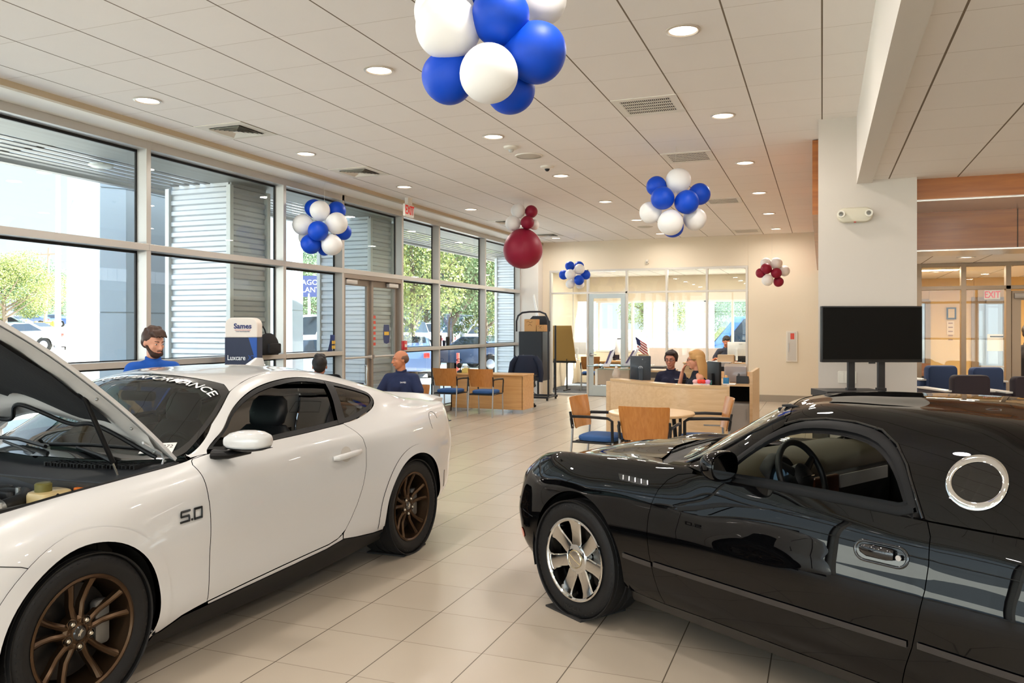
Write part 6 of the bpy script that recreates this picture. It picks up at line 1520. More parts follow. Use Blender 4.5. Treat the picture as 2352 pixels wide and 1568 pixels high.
# desk phone / ring lamp on it
q = onT(1027,840,15.7)
t = thing('desk_gadget','small dark desk fan shape with a black ring on the left end of the desk','gadget',(q[0],14.8,.746))
MB().lathe([(.001,0),(.07,0),(.06,.03),(.02,.05)],n=20).tube([(0,0,.04),(.02,0,.12),(-.01,0,.2)],.012,8).ball((-.02,0,.14),.055,16,10,(1,.6,1)).obj('body', mBlackP, t, True)
MB().tube([(-.02+.05*math.cos(a),0,.25+.022*math.sin(a)) for a in np.linspace(0,2*PI,20,endpoint=False)],.008,6,True).obj('ring', mBlackP, t, True)
t = thing('tissue_box','pale yellow tissue box at the left end of the wooden desk','box',(-6.62,14.78,.746)); MB().rbox(-.11,.02,-.06,.06,0,.09,.01).obj('carton', M('tissue_yellow',(222,206,120),.6), t); MB().prism([(-.04,0),(.02,0),(.03,.06),(-.01,.1),(-.05,.07)],-.005,.02,lambda a,b,h:(a-.04,h,.09+b*.5)).obj('tissue', M('white_paper'), t)
# office chair with a navy jacket
def office_chair(loc, rz, label, jacket=False, h=.0):
    t = thing('office_chair', label, 'chair', loc, rz)
    for k in range(5):
        a = 2*PI*k/5; MB().tube([(0,0,.10),(.28*math.cos(a),.28*math.sin(a),.07)],[.022,.015],8).obj('base_arm', mBk2, t, True)
        MB().cyl((.28*math.cos(a),.28*math.sin(a)-.015,.03),(.28*math.cos(a),.28*math.sin(a)+.015,.03),.03,n=12).obj('caster', mBk2, t, True)
    MB().cyl((0,0,.08),(0,0,.42),.025).obj('gas_lift', mBk2, t, True)
    MB().rbox(-.24,.24,-.23,.24,.42,.50,.06).obj('seat', M('black_mesh',(26,27,30),.8), t, True)
    m = MB(); rings = []
    for z,w in ((.55,.20),(.60,.225),(.80,.235),(.95+h,.22),(1.0+h,.19),(1.01+h,.15)):
        rings.append([(x,-.235-(z-.5)*.10-.03*(1-(x/w)**2),z) for x in np.linspace(-w,w,11)]+[(x,-.215-(z-.5)*.10-.03*(1-(x/w)**2)+.02,z) for x in np.linspace(w,-w,11)])
    m.loft(rings,True,True).obj('backrest', M('black_mesh'), t, True)
    MB().tube([(0,-.1,.44),(0,-.26,.46),(0,-.28,.62)],[(.03,.012)]*3,8).obj('back_support', mBk2, t, True)
    for s in (-1,1): MB().tube([(s*.25,.0,.46),(s*.29,-.02,.60),(s*.28,-.02,.66)],.016,8).rbox(s*.28-.03,s*.28+.03,-.14,.12,.66,.685,.012).obj('armrest', mBk2, t, True)
    return t
oc = office_chair((-5.78,15.62,0),PI,'black office chair behind the wooden desk with a navy jacket over it')
j = thing('jacket','dark navy jacket with white letters draped over an office chair back','jacket',(-5.78,15.62,0),PI)
m = MB(); rings = []
for z,w,d in ((.62,.30,.10),(.75,.285,.10),(.90,.26,.09),(1.00,.22,.075),(1.06,.19,.06),(1.075,.12,.04)):
    rings.append([(w*math.cos(a)*(1+.03*math.sin(a*7+z*9)),-.275+d*math.sin(a)*(1+.08*math.sin(a*5)),z) for a in np.linspace(0,2*PI,32,endpoint=False)])
m.loft(rings,True,True).obj('jacket_body', M('navy_fabric',(28,36,56),.85,bump=(60,.4)), j, True)
for s in (-1,1): MB().tube([(s*.20,-.27,1.03),(s*.30,-.25,.90),(s*.34,-.24,.70),(s*.33,-.23,.52)],[.06,.065,.055,.045],10).obj('sleeve', M('navy_fabric'), j, True)
MB().box(-.07,.07,-.392,-.375,.78,1.02).obj('front_patch', M('patch_navy',(44,46,84),.6), j)
text('letters','NAVY',.085,M('patch_white',(228,226,232),.6),j,(0,-.395,.90),(PI/2,PI/2*0,0),.002).rotation_euler = (PI/2,PI/2,0)
# tumblers on the window ledge
for i,(px,h,r_,c,lb) in enumerate(((1014,.20,.035,(60,28,32),'dark maroon tumbler on the window ledge behind the wooden desk'),(1023,.10,.035,(40,44,70),'short dark blue cup on the window ledge between two tumblers'),(1031,.17,.040,(22,22,24),'black travel mug on the window ledge, right of the short cup'))):
    y = onX(px,790,WX-.02)[1]; t = thing('tumbler',lb,'cup',(WX-.05,y,1.291),0,'cups on the window ledge')
    MB().lathe([(.001,0),(r_*.8,0),(r_,h*.8),(r_,h*.92),(r_*.9,h),(.001,h)],n=20).obj('cup_body', M('cup_%d'%i,c,.35), t, True)
    MB().lathe([(.001,h+.012),(r_*.8,h+.01),(r_*.95,h)],n=20).obj('lid', mBlackP, t, True)
# fire alarm box on the mullion
q = onX(929,793,WX+.03); t = thing('fire_alarm_box','red fire alarm pull box on the mullion right of the glass doors','alarm',(WX+.0,q[1],q[2])); MB().rbox(0,.055,-.06,.06,-.08,.08,.01,axis='x').obj('housing', M('alarm_red',(196,40,44),.35,coat=.5), t, True); MB().box(.055,.062,-.035,.035,-.03,.02).obj('pull_handle', M('alarm_white',(230,226,220),.4), t)
# backpack, cup, bottle on the ledge by the banner
q = onX(613,800,WX+.05)
t = thing('backpack','small black backpack sitting on the window ledge beside the banner stand','backpack',(WX+.07,q[1],1.291))
m = MB(); rings = []
for z,w,d in ((0,.17,.085),(.03,.19,.10),(.12,.185,.10),(.20,.15,.085),(.26,.10,.06),(.285,.04,.03)):
    rings.append([(d*math.sin(a),w*abs(math.cos(a))**.7*(1 if math.cos(a)>0 else -1),z) for a in np.linspace(0,2*PI,24,endpoint=False)])
m.loft(rings,True,True).obj('bag_body', M('backpack_black',(26,24,24),.8,bump=(30,.3)), t, True)
MB().rbox(.07,.12,-.12,.12,.02,.15,.02,axis='x').obj('front_pocket', M('backpack_black'), t, True)
MB().tube([(0,-.13,.16),(0,-.15,.26),(0,-.135,.35),(0,-.11,.375),(0,-.07,.33),(0,-.04,.26)],.009,8).obj('strap', mBlackP, t, True)
q = onX(640,805,WX+.02); t = thing('teal_cup','small teal cup on the window ledge right of the backpack','cup',(WX-.02,q[1],1.291)); MB().lathe([(.001,0),(.035,0),(.045,.13),(.042,.135),(.032,.005)],n=20).obj('cup_body', M('teal',(30,140,168),.4), t, True)
q = onX(631,790,WX+.02); t = thing('pink_bottle','slim mauve bottle on the window ledge behind the backpack','bottle',(WX-.06,q[1],1.291)); MB().lathe([(.001,0),(.035,0),(.036,.17),(.02,.20),(.02,.23),(.001,.23)],n=20).obj('bottle_body', M('mauve',(176,134,160),.35), t, True)
q = onX(765,795,WX+.02); t = thing('brochure_holder','curved dark blue leaflet display on the ledge left of the doors','leaflet display',(WX-.02,q[1],1.291),-PI/2)
m = MB(); m.loft([[(x,-.02+.05*math.sin(z*7),z) for x in (-.06,.06)] for z in np.linspace(0,.25,8)],False,False).obj('leaflet_panel', M('leaflet_blue',(28,58,120),.45), t, True)
for i in range(4): MB().box(-.045+i%2*.045,-.01+i%2*.045,.04,.05,.04+i//2*.07,.09+i//2*.07).obj('leaflet_print', M('leaflet_gold',(220,180,80),.5), t)
# charging cabinet with hoop frame
t = thing('charging_cabinet','tall black equipment cabinet on a tubular hoop frame by the back corner','cabinet',(-6.13,17.55,0),.0)
MB().rbox(-.36,.22,-.22,.30,.44,1.56,.012).obj('cabinet_body', M('charcoal_steel',(44,48,54),.4), t)
MB().box(-.34,.20,-.238,-.22,.47,1.53).obj('door', M('charcoal_steel'), t, bevel=.004)
for i,z in enumerate((.96,1.01)): MB().cyl((-.29+.05*i,-.25,z-.0),(-.29+.05*i,-.238,z),.018,n=14).obj('door_knob', M('knob_white',(236,236,232),.4), t, True)
MB().prism([(-.30,1.56),(.24,1.56),(.24,1.80),(.12,1.92),(-.18,1.92),(-.30,1.80)],.24,.28,lambda a,b,h:(a,h,b)).obj('back_panel', M('charcoal_steel'), t)
for yy in (-.20,.32):
    MB().tube([(-.42,yy,1.56),(-.42,yy,1.80),(-.38,yy,1.92),(-.28,yy,1.99),(-.1,yy,2.01),(.15,yy,2.01),(.28,yy,1.96),(.34,yy,1.84),(.35,yy,1.6),(.35,yy,.08)] if yy < 0 else [(.35,yy,.08),(.35,yy,1.7)],.022,10).obj('hoop_frame', M('gunmetal_tube',(52,52,56),.35,.4), t, True)
MB().tube([(.35,-.30,.07),(.35,.36,.07)],.025,8).tube([(-.40,.32,.07),(.40,.32,.07)],.025,8).tube([(-.3,-.28,.07),(.38,-.28,.07)],.025,8).obj('base_rail', M('gunmetal_tube'), t, True)
MB().tube([(.0,-.15,.44),(.05,-.2,.32),(-.05,-.22,.25),(.02,-.2,.15),(.1,-.2,.12)],.008,6).obj('cable', mBlackP, t, True)
for sx,sy in ((.35,-.28),(.35,.34),(-.3,-.26),(-.38,.32)): MB().lathe([(.001,0),(.025,0),(.025,.05),(.001,.05)],c=(sx,sy,0),n=12).obj('caster', mBlackP, t, True)
mCard = M('cardboard',(196,150,98),.8)
for (x0,x1,h,lb) in ((-.24,.05,.28,'larger cardboard box with scribbled marks on top of the black cabinet'),(.06,.24,.15,'smaller cardboard box on top of the black cabinet')):
    b = thing('cardboard_box',lb,'box',(-6.13+(x0+x1)/2,17.50,1.561),0,'cardboard boxes on the cabinet'); w2=(x1-x0)/2-.004
    MB().box(-w2,w2,-.13,.13,0,h).obj('carton', mCard, b, bevel=.003); MB().box(-w2,w2,-.02,.02,h,h+.002).obj('tape', M('tape_tan',(176,132,84),.4), b)
    MB().tube([(-w2*.6,-.132,h*.75),(-w2*.3,-.132,h*.85),(0,-.132,h*.7),(w2*.4,-.132,h*.8)],.004,5).tube([(-w2*.3,-.132,h*.5),(0,-.132,h*.6),(w2*.3,-.132,h*.45)],.004,5).obj('marker_scribble', M('marker_brown',(90,60,40),.7), b)
q = onY(1240,700,18.45); t = thing('folded_sign','white folded sign board leaning above the black cabinet','sign',(q[0],18.3,1.60)); MB().prism([(-.02,0),(.10,0),(.02,.28),(-.10,.85),(-.13,.80),(-.06,.4)],0,.012,lambda a,b,h:(a,h*3,b)).obj('board', M('white_paper'), t); MB().prism([(.0,.02),(.07,.02),(.0,.35)],-.01,-.004,lambda a,b,h:(a,h,b)).obj('board_back', M('sign_brown',(150,98,60),.6), t)
MB().box(-.02,.02,.01,.04,-1.6,0).obj('stand', mBlackP, t)
# floor dark mat corner in front of the desk
q = onZ(1025,967,0); t = thing('entrance_mat','dark blue entrance mat whose corner shows behind the white coupe','mat',(q[0]-1.15,q[1]-.35,0)); MB().box(-.9,1.2,-.6,.45,.001,.012).obj('carpet', M('mat_navy',(44,54,72),.95), t)
# ---------------- television on its stand
a = onT(1884,706,7.35); b = onT(2114,703,7.35); cx,cy = (a[0]+b[0])/2,(a[1]+b[1])/2; ang = math.atan2(b[1]-a[1],b[0]-a[0]); wd = math.hypot(b[0]-a[0],b[1]-a[1])/2
t = thing('television_stand','black double-post stand with low cabinet holding the flat television','stand',(cx,cy,0),ang)
zb = 1.335; zt = 1.845
for s in (-.16,.115): MB().box(s-.03,s+.03,.02,.06,.2,1.6).box(s-.04,s+.04,.01,.07,1.02,1.10).obj('post', M('stand_black',(28,26,28),.45), t, bevel=.003)
MB().box(-.45,.10,-.15,.25,1.02,1.08).box(-.44,-.42,-.14,.24,.1,1.02).box(.08,.10,-.14,.24,.1,1.02).obj('shelf_unit', M('stand_black'), t, bevel=.003)
MB().box(-.55,.45,-.25,.3,.0,.06).obj('base', M('stand_black'), t, bevel=.005)
tv = thing('television','large black flat television switched off on a stand before the column','television',(cx,cy,zb),ang)
MB().rbox(-wd,wd,-.035,.012,0,zt-zb,.008,axis='y').obj('bezel', mBk2, tv, True)
MB().box(-wd+.012,wd-.012,-.038,-.0345,.028,zt-zb-.012).obj('screen', M('screen_gloss',(4,4,5),.35,spec=.1,coat=.12,coat_rough=.04), tv)
MB().box(-.03,.03,-.037,-.03,-.012,.008).obj('sensor_tab', mBk2, tv)
# blue inspection banner
q = onZ(1851,921,0); t = thing('banner_stand','narrow blue floor banner with white top by the back wall','banner',(q[0],q[1]-.02,0)); 
bw_ = .215; bh = 1.62
MB().rbox(-bw_,bw_,-.02,.02,.02,bh,.02,axis='y').obj('panel', M('banner_blue',(28,88,168),.5,var=((2,2,1.2),.25)), t); MB().box(-bw_,bw_,-.026,-.0205,bh-.24,bh-.02).obj('header', M('banner_white',(226,230,238),.5), t); MB().box(-.25,.25,-.12,.12,0,.02).obj('base', mBk2, t)
mInkB = M('banner_ink',(40,52,110),.5); mWt = M('print_white',(236,240,244),.5)
text('logo','SAMES',.065,mInkB,t,(0,-.028,bh-.105),(PI/2,0,0),.001,bold=.002); MB().box(-.08,.08,-.028,-.026,bh-.150,bh-.140).obj('logo_rule', M('logo_red',(190,60,70),.5), t)
text('title','Pre-Owned Vehicle\nInspection Report',.044,mWt,t,(0,-.023,bh-.36),(PI/2,0,0),.001)
for cxx in (-.11,.08):
    m = MB(); R_ = random.Random(int(cxx*100)+50); z = bh-.62
    while z > .42: w2 = R_.uniform(.04,.085); m.box(cxx-.07,cxx-.07+w2*1.7,-.0225,-.0205,z,z+.012); z -= .028
    m.obj('printed_list', mWt, t)
# extinguisher cabinet
a = onY(1806,760,BY); b = onY(1832,831,BY); t = thing('extinguisher_cabinet','white recessed extinguisher cabinet on the back wall beside the blue banner','cabinet',((a[0]+b[0])/2,BY,(a[2]+b[2])/2)); w2=(b[0]-a[0])/2; h2=(a[2]-b[2])/2
MB().rbox(-w2,w2,-.03,0,-h2,h2,.01,axis='y').obj('frame', mFix, t); MB().box(-w2+.03,w2-.03,-.034,-.03,-h2+.03,h2-.03).obj('door', M('cabinet_grey',(206,202,194),.4), t); MB().box(-w2+.05,-w2+.055,-.05,-.034,-.12,.08).obj('handle', mSil, t); MB().box(-.03,.05,-.036,-.034,h2-.18,h2-.05).obj('sticker', M('sticker_red'), t)
# ---------------- tall rounded "Sames Luxcare" display
q0 = onT(523,790,9.8); q1 = onT(597,790,9.8); cx,cy = (q0[0]+q1[0])/2,(q0[1]+q1[1])/2; ang = math.atan2(q1[1]-q0[1],q1[0]-q0[0]); w2 = math.hypot(q1[0]-q0[0],q1[1]-q0[1])/2
t = thing('display_stand','rounded white and navy display stand by the windows left of the backpack','display stand',(cx,cy,0),ang); zt = 1.77
def rr(w,z0,z1,r=.09,n=8): return [(-w,z0),(w,z0)]+[(w-r+r*math.cos(a),z1-r+r*math.sin(a)) for a in np.linspace(0,PI/2,n)]+[(-w+r+r*math.cos(a),z1-r+r*math.sin(a)) for a in np.linspace(PI/2,PI,n)]
f3 = lambda a,b,h:(a,h,b)
MB().prism(rr(w2,1.53,zt),-.10,.10,f3).obj('header', M('display_white',(238,228,218),.45), t, bevel=.012)
MB().box(-w2,w2,-.10,.10,.05,1.53).obj('body', M('display_navy',(20,30,62),.4), t, bevel=.004)
MB().prism([(.09,1.53),(w2-.004,1.53),(w2-.004,1.2),(.16,1.3)],-.104,-.1005,f3).obj('blue_flash', M('display_blue',(24,82,170),.4), t)
MB().box(-.3,.3,-.2,.2,0,.05).obj('base', mBk2, t)
text('brand_lettering','Sames',.085,mInkB,t,(.02,-.103,1.665),(PI/2,0,0),.001,bold=.0025); MB().box(-.075,.115,-.103,-.101,1.617,1.622).obj('rule', M('logo_red'), t); text('small_lettering','Texas Sized Dealership',.018,mInkB,t,(.02,-.103,1.603),(PI/2,0,0),.001)
text('product_lettering','Luxcare',.085,mWt,t,(-.055,-.105,1.285),(PI/2,0,0),.001,bold=.001,sx=.8); text('product_lettering','XT',.085,M('display_blue'),t,(.13,-.105,1.285),(PI/2,0,0),.001,sx=.8)
# ---------------- table with laptop between the two men
wt = round_table(-5.35,8.75,.42,'round wooden table with an open laptop between the two seated men',.745,mDeskX)
q = onT(785,860,11.0); t = thing('laptop','open dark laptop on the table in front of the dark-haired man','laptop',(-5.42,8.82,.746),-.5)
MB().box(-.16,.16,-.11,.11,0,.016).obj('keyboard_deck', mBk2, t, bevel=.003); MB().box(-.16,.16,-.006,.004,0,.21,rot=Matrix.Rotation(-.25,3,'X'),piv=(0,0,0)).obj('screen_lid', M('laptop_screen',(30,36,62),.2,coat=.6), t, loc=(0,-.11,.014))
# ---------------- lounge chairs at the right
def lounge(px0,px1,py,t_,col,label,g):
    a = onT(px0,py,t_); b = onT(px1,py,t_); cx,cy = (a[0]+b[0])/2,(a[1]+b[1])/2; ang = math.atan2(b[1]-a[1],b[0]-a[0]); w = math.hypot(b[0]-a[0],b[1]-a[1])/2; zt = a[2]
    o = thing('lounge_chair',label,'armchair',(cx,cy,0),ang,g); mm = M('lounge_%d'%col[0],col,.75,bump=(200,.3))
    MB().rbox(-w,w,-.06,.06,.25,zt,.05,axis='y').obj('backrest', mm, o, True)
    MB().rbox(-w,w,.0,.60,.25,.52,.05).obj('seat', mm, o, True)
    for s in (-1,1):
        MB().rbox(s*(w+.02)-.05,s*(w+.02)+.05,.0,.58,.25,zt-.18,.03).obj('arm', mm, o, True)
        MB().rbox(s*(w+.02)-.055,s*(w+.02)+.055,-.02,.58,zt-.18,zt-.16,.008).obj('arm_cap', M('arm_cap_white',(226,222,216),.35,coat=.4), o, True)
        for y in (.03,.55): MB().cyl((s*w*.85,y,0),(s*w*.85,y,.26),.018).obj('leg', mSil, o, True)
mm=None
lounge(2126,2195,839,9.6,(44,62,96),'high-backed navy armchair left of centre in the rear lobby','high-backed armchairs in the lobby')
lounge(2228,2300,843,9.6,(42,60,94),'high-backed navy armchair in front of the rear lobby door','high-backed armchairs in the lobby')
lounge(2184,2269,861,8.5,(50,40,46),'dark plum armchair just above the roof of the black roadster','dark plum lobby armchairs')
lounge(2324,2410,864,8.5,(51,40,46),'dark plum armchair cut by the right edge of the picture','dark plum lobby armchairs')
q = onT(2100,840,11.2)
# frames on lobby wall
a = onY(2174,706,15.48); b = onY(2196,733,15.48); t = thing('framed_certificate','small black framed certificate on the honey lobby wall','picture frame',((a[0]+b[0])/2,15.49,(a[2]+b[2])/2)); w2=(b[0]-a[0])/2; h2=(a[2]-b[2])/2; MB().box(-w2,w2,-.02,0,-h2,h2).obj('frame', mBk2, t); MB().box(-w2+.025,w2-.025,-.022,-.02,-h2+.025,h2-.025).obj('certificate', M('parchment',(208,178,124),.6), t)
a = onY(2175,737,15.48); b = onY(2192,768,15.48); t = thing('wall_notice','cream paper notice pinned below the framed certificate','notice',((a[0]+b[0])/2,15.495,(a[2]+b[2])/2)); w2=(b[0]-a[0])/2; h2=(a[2]-b[2])/2; MB().box(-w2,w2,-.004,0,-h2,h2).obj('sheet', M('notice_cream',(224,200,166),.7), t)
m = MB(); 
for k in range(5): m.box(-w2*.6,w2*.6,-.006,-.0045,h2*.6-k*.07,h2*.6-k*.07+.018)
m.obj('print', M('notice_ink',(150,110,80),.7), t)
q = onY(2128,860,14.9); t = thing('side_counter','dark side counter with boxes below the lobby window','counter',(q[0]-.1,14.9,0)); MB().box(-.5,.35,-.3,.3,0,.86).obj('cabinet', mBk2, t); 
for i,(x0,c) in enumerate(((-.3,(150,100,60)),(.02,(120,80,56)))):
    b = thing('carton','small brown carton on the dark side counter, %s of the two'%('left' if i==0 else 'right'),'box',(q[0]-.1+x0,14.85,.861),0,'cartons on the side counter'); MB().box(-.12,.12,-.1,.1,0,.2).obj('carton_body', M('carton_%d'%i,c,.7), b)
# ================================================================== RECEPTION COUNTER
c3_ = lambda L,z:[onZ(1240+x/3.409,580+y/3.409,z)[:2] for x,y in L]
def reception():
    zt = .95
    pts = c3_([(553,985),(600,990),(700,1001),(800,1012),(900,1021),(1000,1029),(1150,1038),(1300,1044),(1465,1047)],zt)
    P = [Vector((p[0],p[1],0)) for p in smooth_poly(pts,False,2)]
    base = Vector((-1.9,10.6,0)); t = thing('reception_counter','long curved pale maple reception counter with two women seated behind it','counter',base)
    n = len(P); N = []
    for i in range(n):
        d = (P[min(i+1,n-1)]-P[max(i-1,0)]).normalized(); q = Vector((-d.y,d.x,0)); N.append(q if q.y > 0 else -q)
    def wall(name, z0, z1, d0, d1, mat, a=0, b=n):
        rings = [[tuple(P[i]-base+N[i]*d0+Vector((0,0,z0))),tuple(P[i]-base+N[i]*d1+Vector((0,0,z0))),tuple(P[i]-base+N[i]*d1+Vector((0,0,z1))),tuple(P[i]-base+N[i]*d0+Vector((0,0,z1)))] for i in range(a,b)]
        return MB().loft(rings,True,True).obj(name, mat, t, True, auto=30)
    wall('front_panel',.0,zt-.03,0,.03,mOakX); wall('front_cap',zt-.03,zt,-.006,.17,M('cap_maple',(214,178,130),.35,coat=.3)); wall('work_surface',.70,.73,.03,.72,mOakX)
    # end panel
    e = P[-1]-base; d = N[-1]
    q = [e, e+d*.95]; s = Vector((.03,.01,0))
    MB().add([tuple(q[0]),tuple(q[1]),tuple(q[1]+Vector((0,0,zt))),tuple(q[0]+Vector((0,0,zt))),tuple(q[0]+s),tuple(q[1]+s),tuple(q[1]+s+Vector((0,0,zt))),tuple(q[0]+s+Vector((0,0,zt)))],[(0,1,2,3),(4,5,6,7),(0,4,7,3),(1,5,6,2),(3,2,6,7),(0,1,5,4)]).obj('end_panel', mOakX, t)
    a_ = c3_([(1300,1312)],.5)[0]; b_ = c3_([(1448,1318)],.45)[0]
    MB().cyl((a_[0]-base.x+.0,a_[1]-base.y-.0,.0),(a_[0]-base.x,a_[1]-base.y,.001),.001).obj('pin', mSil, t) if 0 else None
    i0 = int(n*.83); 
    rings = [[tuple(P[i]-base+N[i]*-.004+Vector((0,0,z))) for z in (.475,.489)] for i in range(i0,n-2)]
    MB().loft(rings,False,False).obj('metal_inlay', mSil, t)
    # column below the left overhang and grey modesty box
    MB().lathe([(.07,0),(.07,.90),(.001,.90)],n=24).obj('left_pier', mOakX, t, True, loc=tuple(P[0]-base+Vector((-.03,.16,0))))
    return P, N, base
RP, RN, RB = reception()
def on_counter(px, py, z, lift=0): p = onZ(px,py,z); return (p[0],p[1],z+lift)
# glass topped transaction shelf with grey box
g = thing('transaction_counter','glass-topped grey transaction counter at the left end of the reception','counter',onT(1416,752,12.15)[:2]+(0,),0)
def gl(px,py,t_): p = onT(px,py,t_); return (p[0]-g.location.x,p[1]-g.location.y,p[2])
a = gl(1362,840,13.7); b = gl(1450,842,13.3)
MB().box(-.40,.52,-.24,.30,1.07,1.085).obj('glass_shelf', glass('shelf_glass',(206,226,220),2.2), g)
MB().rbox(-.24,.24,-.2,.24,.80,1.025,.01).obj('grey_box', M('taupe_laminate',(172,154,132),.4), g)
for x in (-.22,.26): MB().cyl((x,0,1.02),(x,0,1.07),.018).obj('standoff', mSil, g, True)
MB().box(-.28,-.24,-.2,.24,.79,1.03).obj('white_edge', M('edge_white',(232,228,216),.4), g)
MB().box(-.1,.24,-.05,.22,0,.80).obj('pedestal', mOakX, g)
MB().box(.30,.85,.0,.42,.99,1.02).box(.30,.33,.0,.42,.0,.99).box(.82,.85,.0,.42,0,.99).box(.30,.85,.0,.42,.86,.88).obj('shelf_unit', mOakX, g)
mAc = glass('clear_acrylic',(240,244,248),2.0)
def leaflet(px,py,t_,w,h,lb,tilt=.3,c=(232,232,238),lean=1):
    p = onT(px,py,t_); o = thing('leaflet_stand',lb,'leaflet stand',(p[0],p[1],p[2]),.2)
    MB().prism([(-.05,0),(.05,0),(.05+tilt*h*lean,h),(.04+tilt*h*lean,h)],-w/2,w/2,lambda a,b,h_:(a,h_,b)).obj('holder', M('paper_%d'%c[0],c,.5), o)
    m = MB()
    for k in range(5): m.box(-.0525,-.0505,-w*.35,w*.35,h*.15+k*h*.14,h*.22+k*h*.14)
    MB().prism([(-.01,h*.15),(.02,h*.15),(.02+tilt*h*.7,h*.8),(-.01+tilt*h*.7,h*.8)],-w/2-.003,-w/2,lambda a,b,h_:(a,h_,b)).obj('print', M('print_violet',(92,84,120),.5), o)
leaflet(1392,841,12.0,.14,.29,'white leaflet holder at the left end of the glass counter',.35)
leaflet(1438,840,12.2,.19,.30,'pale leaflet holder in the middle of the glass counter',.55,(226,226,232))
p = onT(1463,815,12.4); f = thing('small_flag','small striped flag standing behind the black monitor','flag',(p[0],p[1],p[2]-.12))
MB().cyl((0,0,-.1),(-.02,0,.42),.004,n=6).obj('staff', mBk2, f)
fl = lambda u,v:(-.02+u*.17+v*.03,.01*math.sin(u*9),.40-v*.20-u*.12)
for k in range(9):
    MB().loft([[fl(u,k/9),fl(u,(k+1)/9)] for u in np.linspace(0 if k > 4 else .38,1,8)],False,False).obj('stripe', M('flag_red',(168,40,48),.7) if k%2==0 else M('flag_white',(236,232,228),.7), f)
MB().loft([[fl(u,0),fl(u,5/9)] for u in np.linspace(0,.38,5)],False,False).obj('canton', M('flag_blue',(34,40,84),.7), f)
p = onT(1478,824,12.3); f = thing('tissue_holder','beige tissue box on a dark organiser behind the black monitor','box',(p[0],p[1],p[2]-.13)); MB().box(-.07,.07,-.05,.05,.06,.2).obj('carton', M('beige_box',(206,180,146),.6), f); MB().box(-.075,.075,-.06,.06,-.08,.06).obj('organiser', mBk2, f)
def monitor(c, rz, w, h, zc, label, mat, screen_front=True, name='monitor', stand=.3, logo=None, g_=None):
    o = thing(name, label, 'monitor', (c[0],c[1],zc), rz, g_)
    MB().rbox(-w/2,w/2,-.015,.02,-h/2,h/2,.01,axis='y').obj('housing', mat, o, True)
    MB().box(-w/2+.012,w/2-.012,.0205,.022,-h/2+.015,h/2-.015).obj('screen', M('screen_gloss'), o)
    MB().box(-.03,.03,-.05,-.015,-h/2-stand+.05,0).obj('stand_neck', mat, o, bevel=.003); MB().box(-.12,.12,-.12,.08,-h/2-stand,-h/2-stand+.015).obj('stand_foot', mat, o, bevel=.003)
    if logo: MB().lathe([(.022,-.0165),(.03,-.0165)],axis='y',n=24).tube([(-.01,-.017,-.015),(-.002,-.017,.018)],.003,5).tube([(.002,-.017,-.018),(.01,-.017,.015)],.003,5).obj('round_logo', M('logo_grey',(180,184,188),.3,.6), o)
    return o
# the black monitor facing away from us (its back to the camera)
p = onT(1471,845,11.1); monitor((p[0],p[1]),.30,.28,.335,p[2],'black monitor with a round pale logo seen from behind on the reception counter',M('slate_plastic',(52,62,72),.35,coat=.2),logo=1,stand=.06)
p = onT(1640,857,10.35); monitor((p[0],p[1]),-1.0,.34,.30,p[2],'dark monitor turned sideways beside the blonde woman',mBk2,stand=.05)
p = on_counter(1413,868,.95); d = thing('gift_pouch','clear cellophane pouch tied with white on the left end of the counter','bag',(p[0],p[1]+.07,.951)); MB().lathe([(.001,0),(.05,.005),(.062,.04),(.045,.10),(.015,.14),(.022,.17)],n=20).obj('pouch', M('cellophane',(214,200,186),.1,coat=1,alpha=.55), d, True)
MB().ball((0,0,.145),.02,12,8).obj('bow', M('white_paper'), d, True)
# small objects on the counter edge
def small(px, py, name, lb, cat, fn):
    p = onZ(px,884,.95); o = thing(name, lb, cat, (p[0],p[1]+.09,.951)); fn(o); return o
def flowers(o):
    for x,c in ((-.10,(232,184,188)),(-.03,(226,70,50)),(.03,(222,64,50)),(.10,(214,160,206))):
        MB().ball((x*.75,0,.035),.035,12,8,(1,.8,.8)).obj('pompom', M('pom_%d'%c[1],c,.8), o, True)
    MB().box(-.10,.10,-.03,.03,0,.01).obj('tray', M('white_paper'), o)
small(1609,880,'pompom_tray','tray of pink and red paper pompoms on the counter by the blonde woman','decoration',flowers)
small(1627,878,'teal_box','tiny teal box right of the pink pompoms','box',lambda o:MB().rbox(-.03,.03,-.02,.02,0,.05,.006).obj('box_body', M('teal_dark',(52,128,128),.5), o))
small(1666,878,'blue_bottle','small blue bottle with an orange cap near the right end of the counter','bottle',lambda o:(MB().rbox(-.035,.035,-.022,.022,0,.085,.012).obj('bottle_body', M('bottle_blue',(40,120,170),.4), o, True),MB().lathe([(.001,.115),(.018,.11),(.02,.085)],n=14).obj('cap', M('cap_peach',(226,170,110),.5), o, True)))
small(1682,884,'paper_stack','white papers lying on the right corner of the counter','paper',lambda o:MB().box(-.12,.03,-.06,.06,0,.012).obj('sheets', M('white_paper'), o))
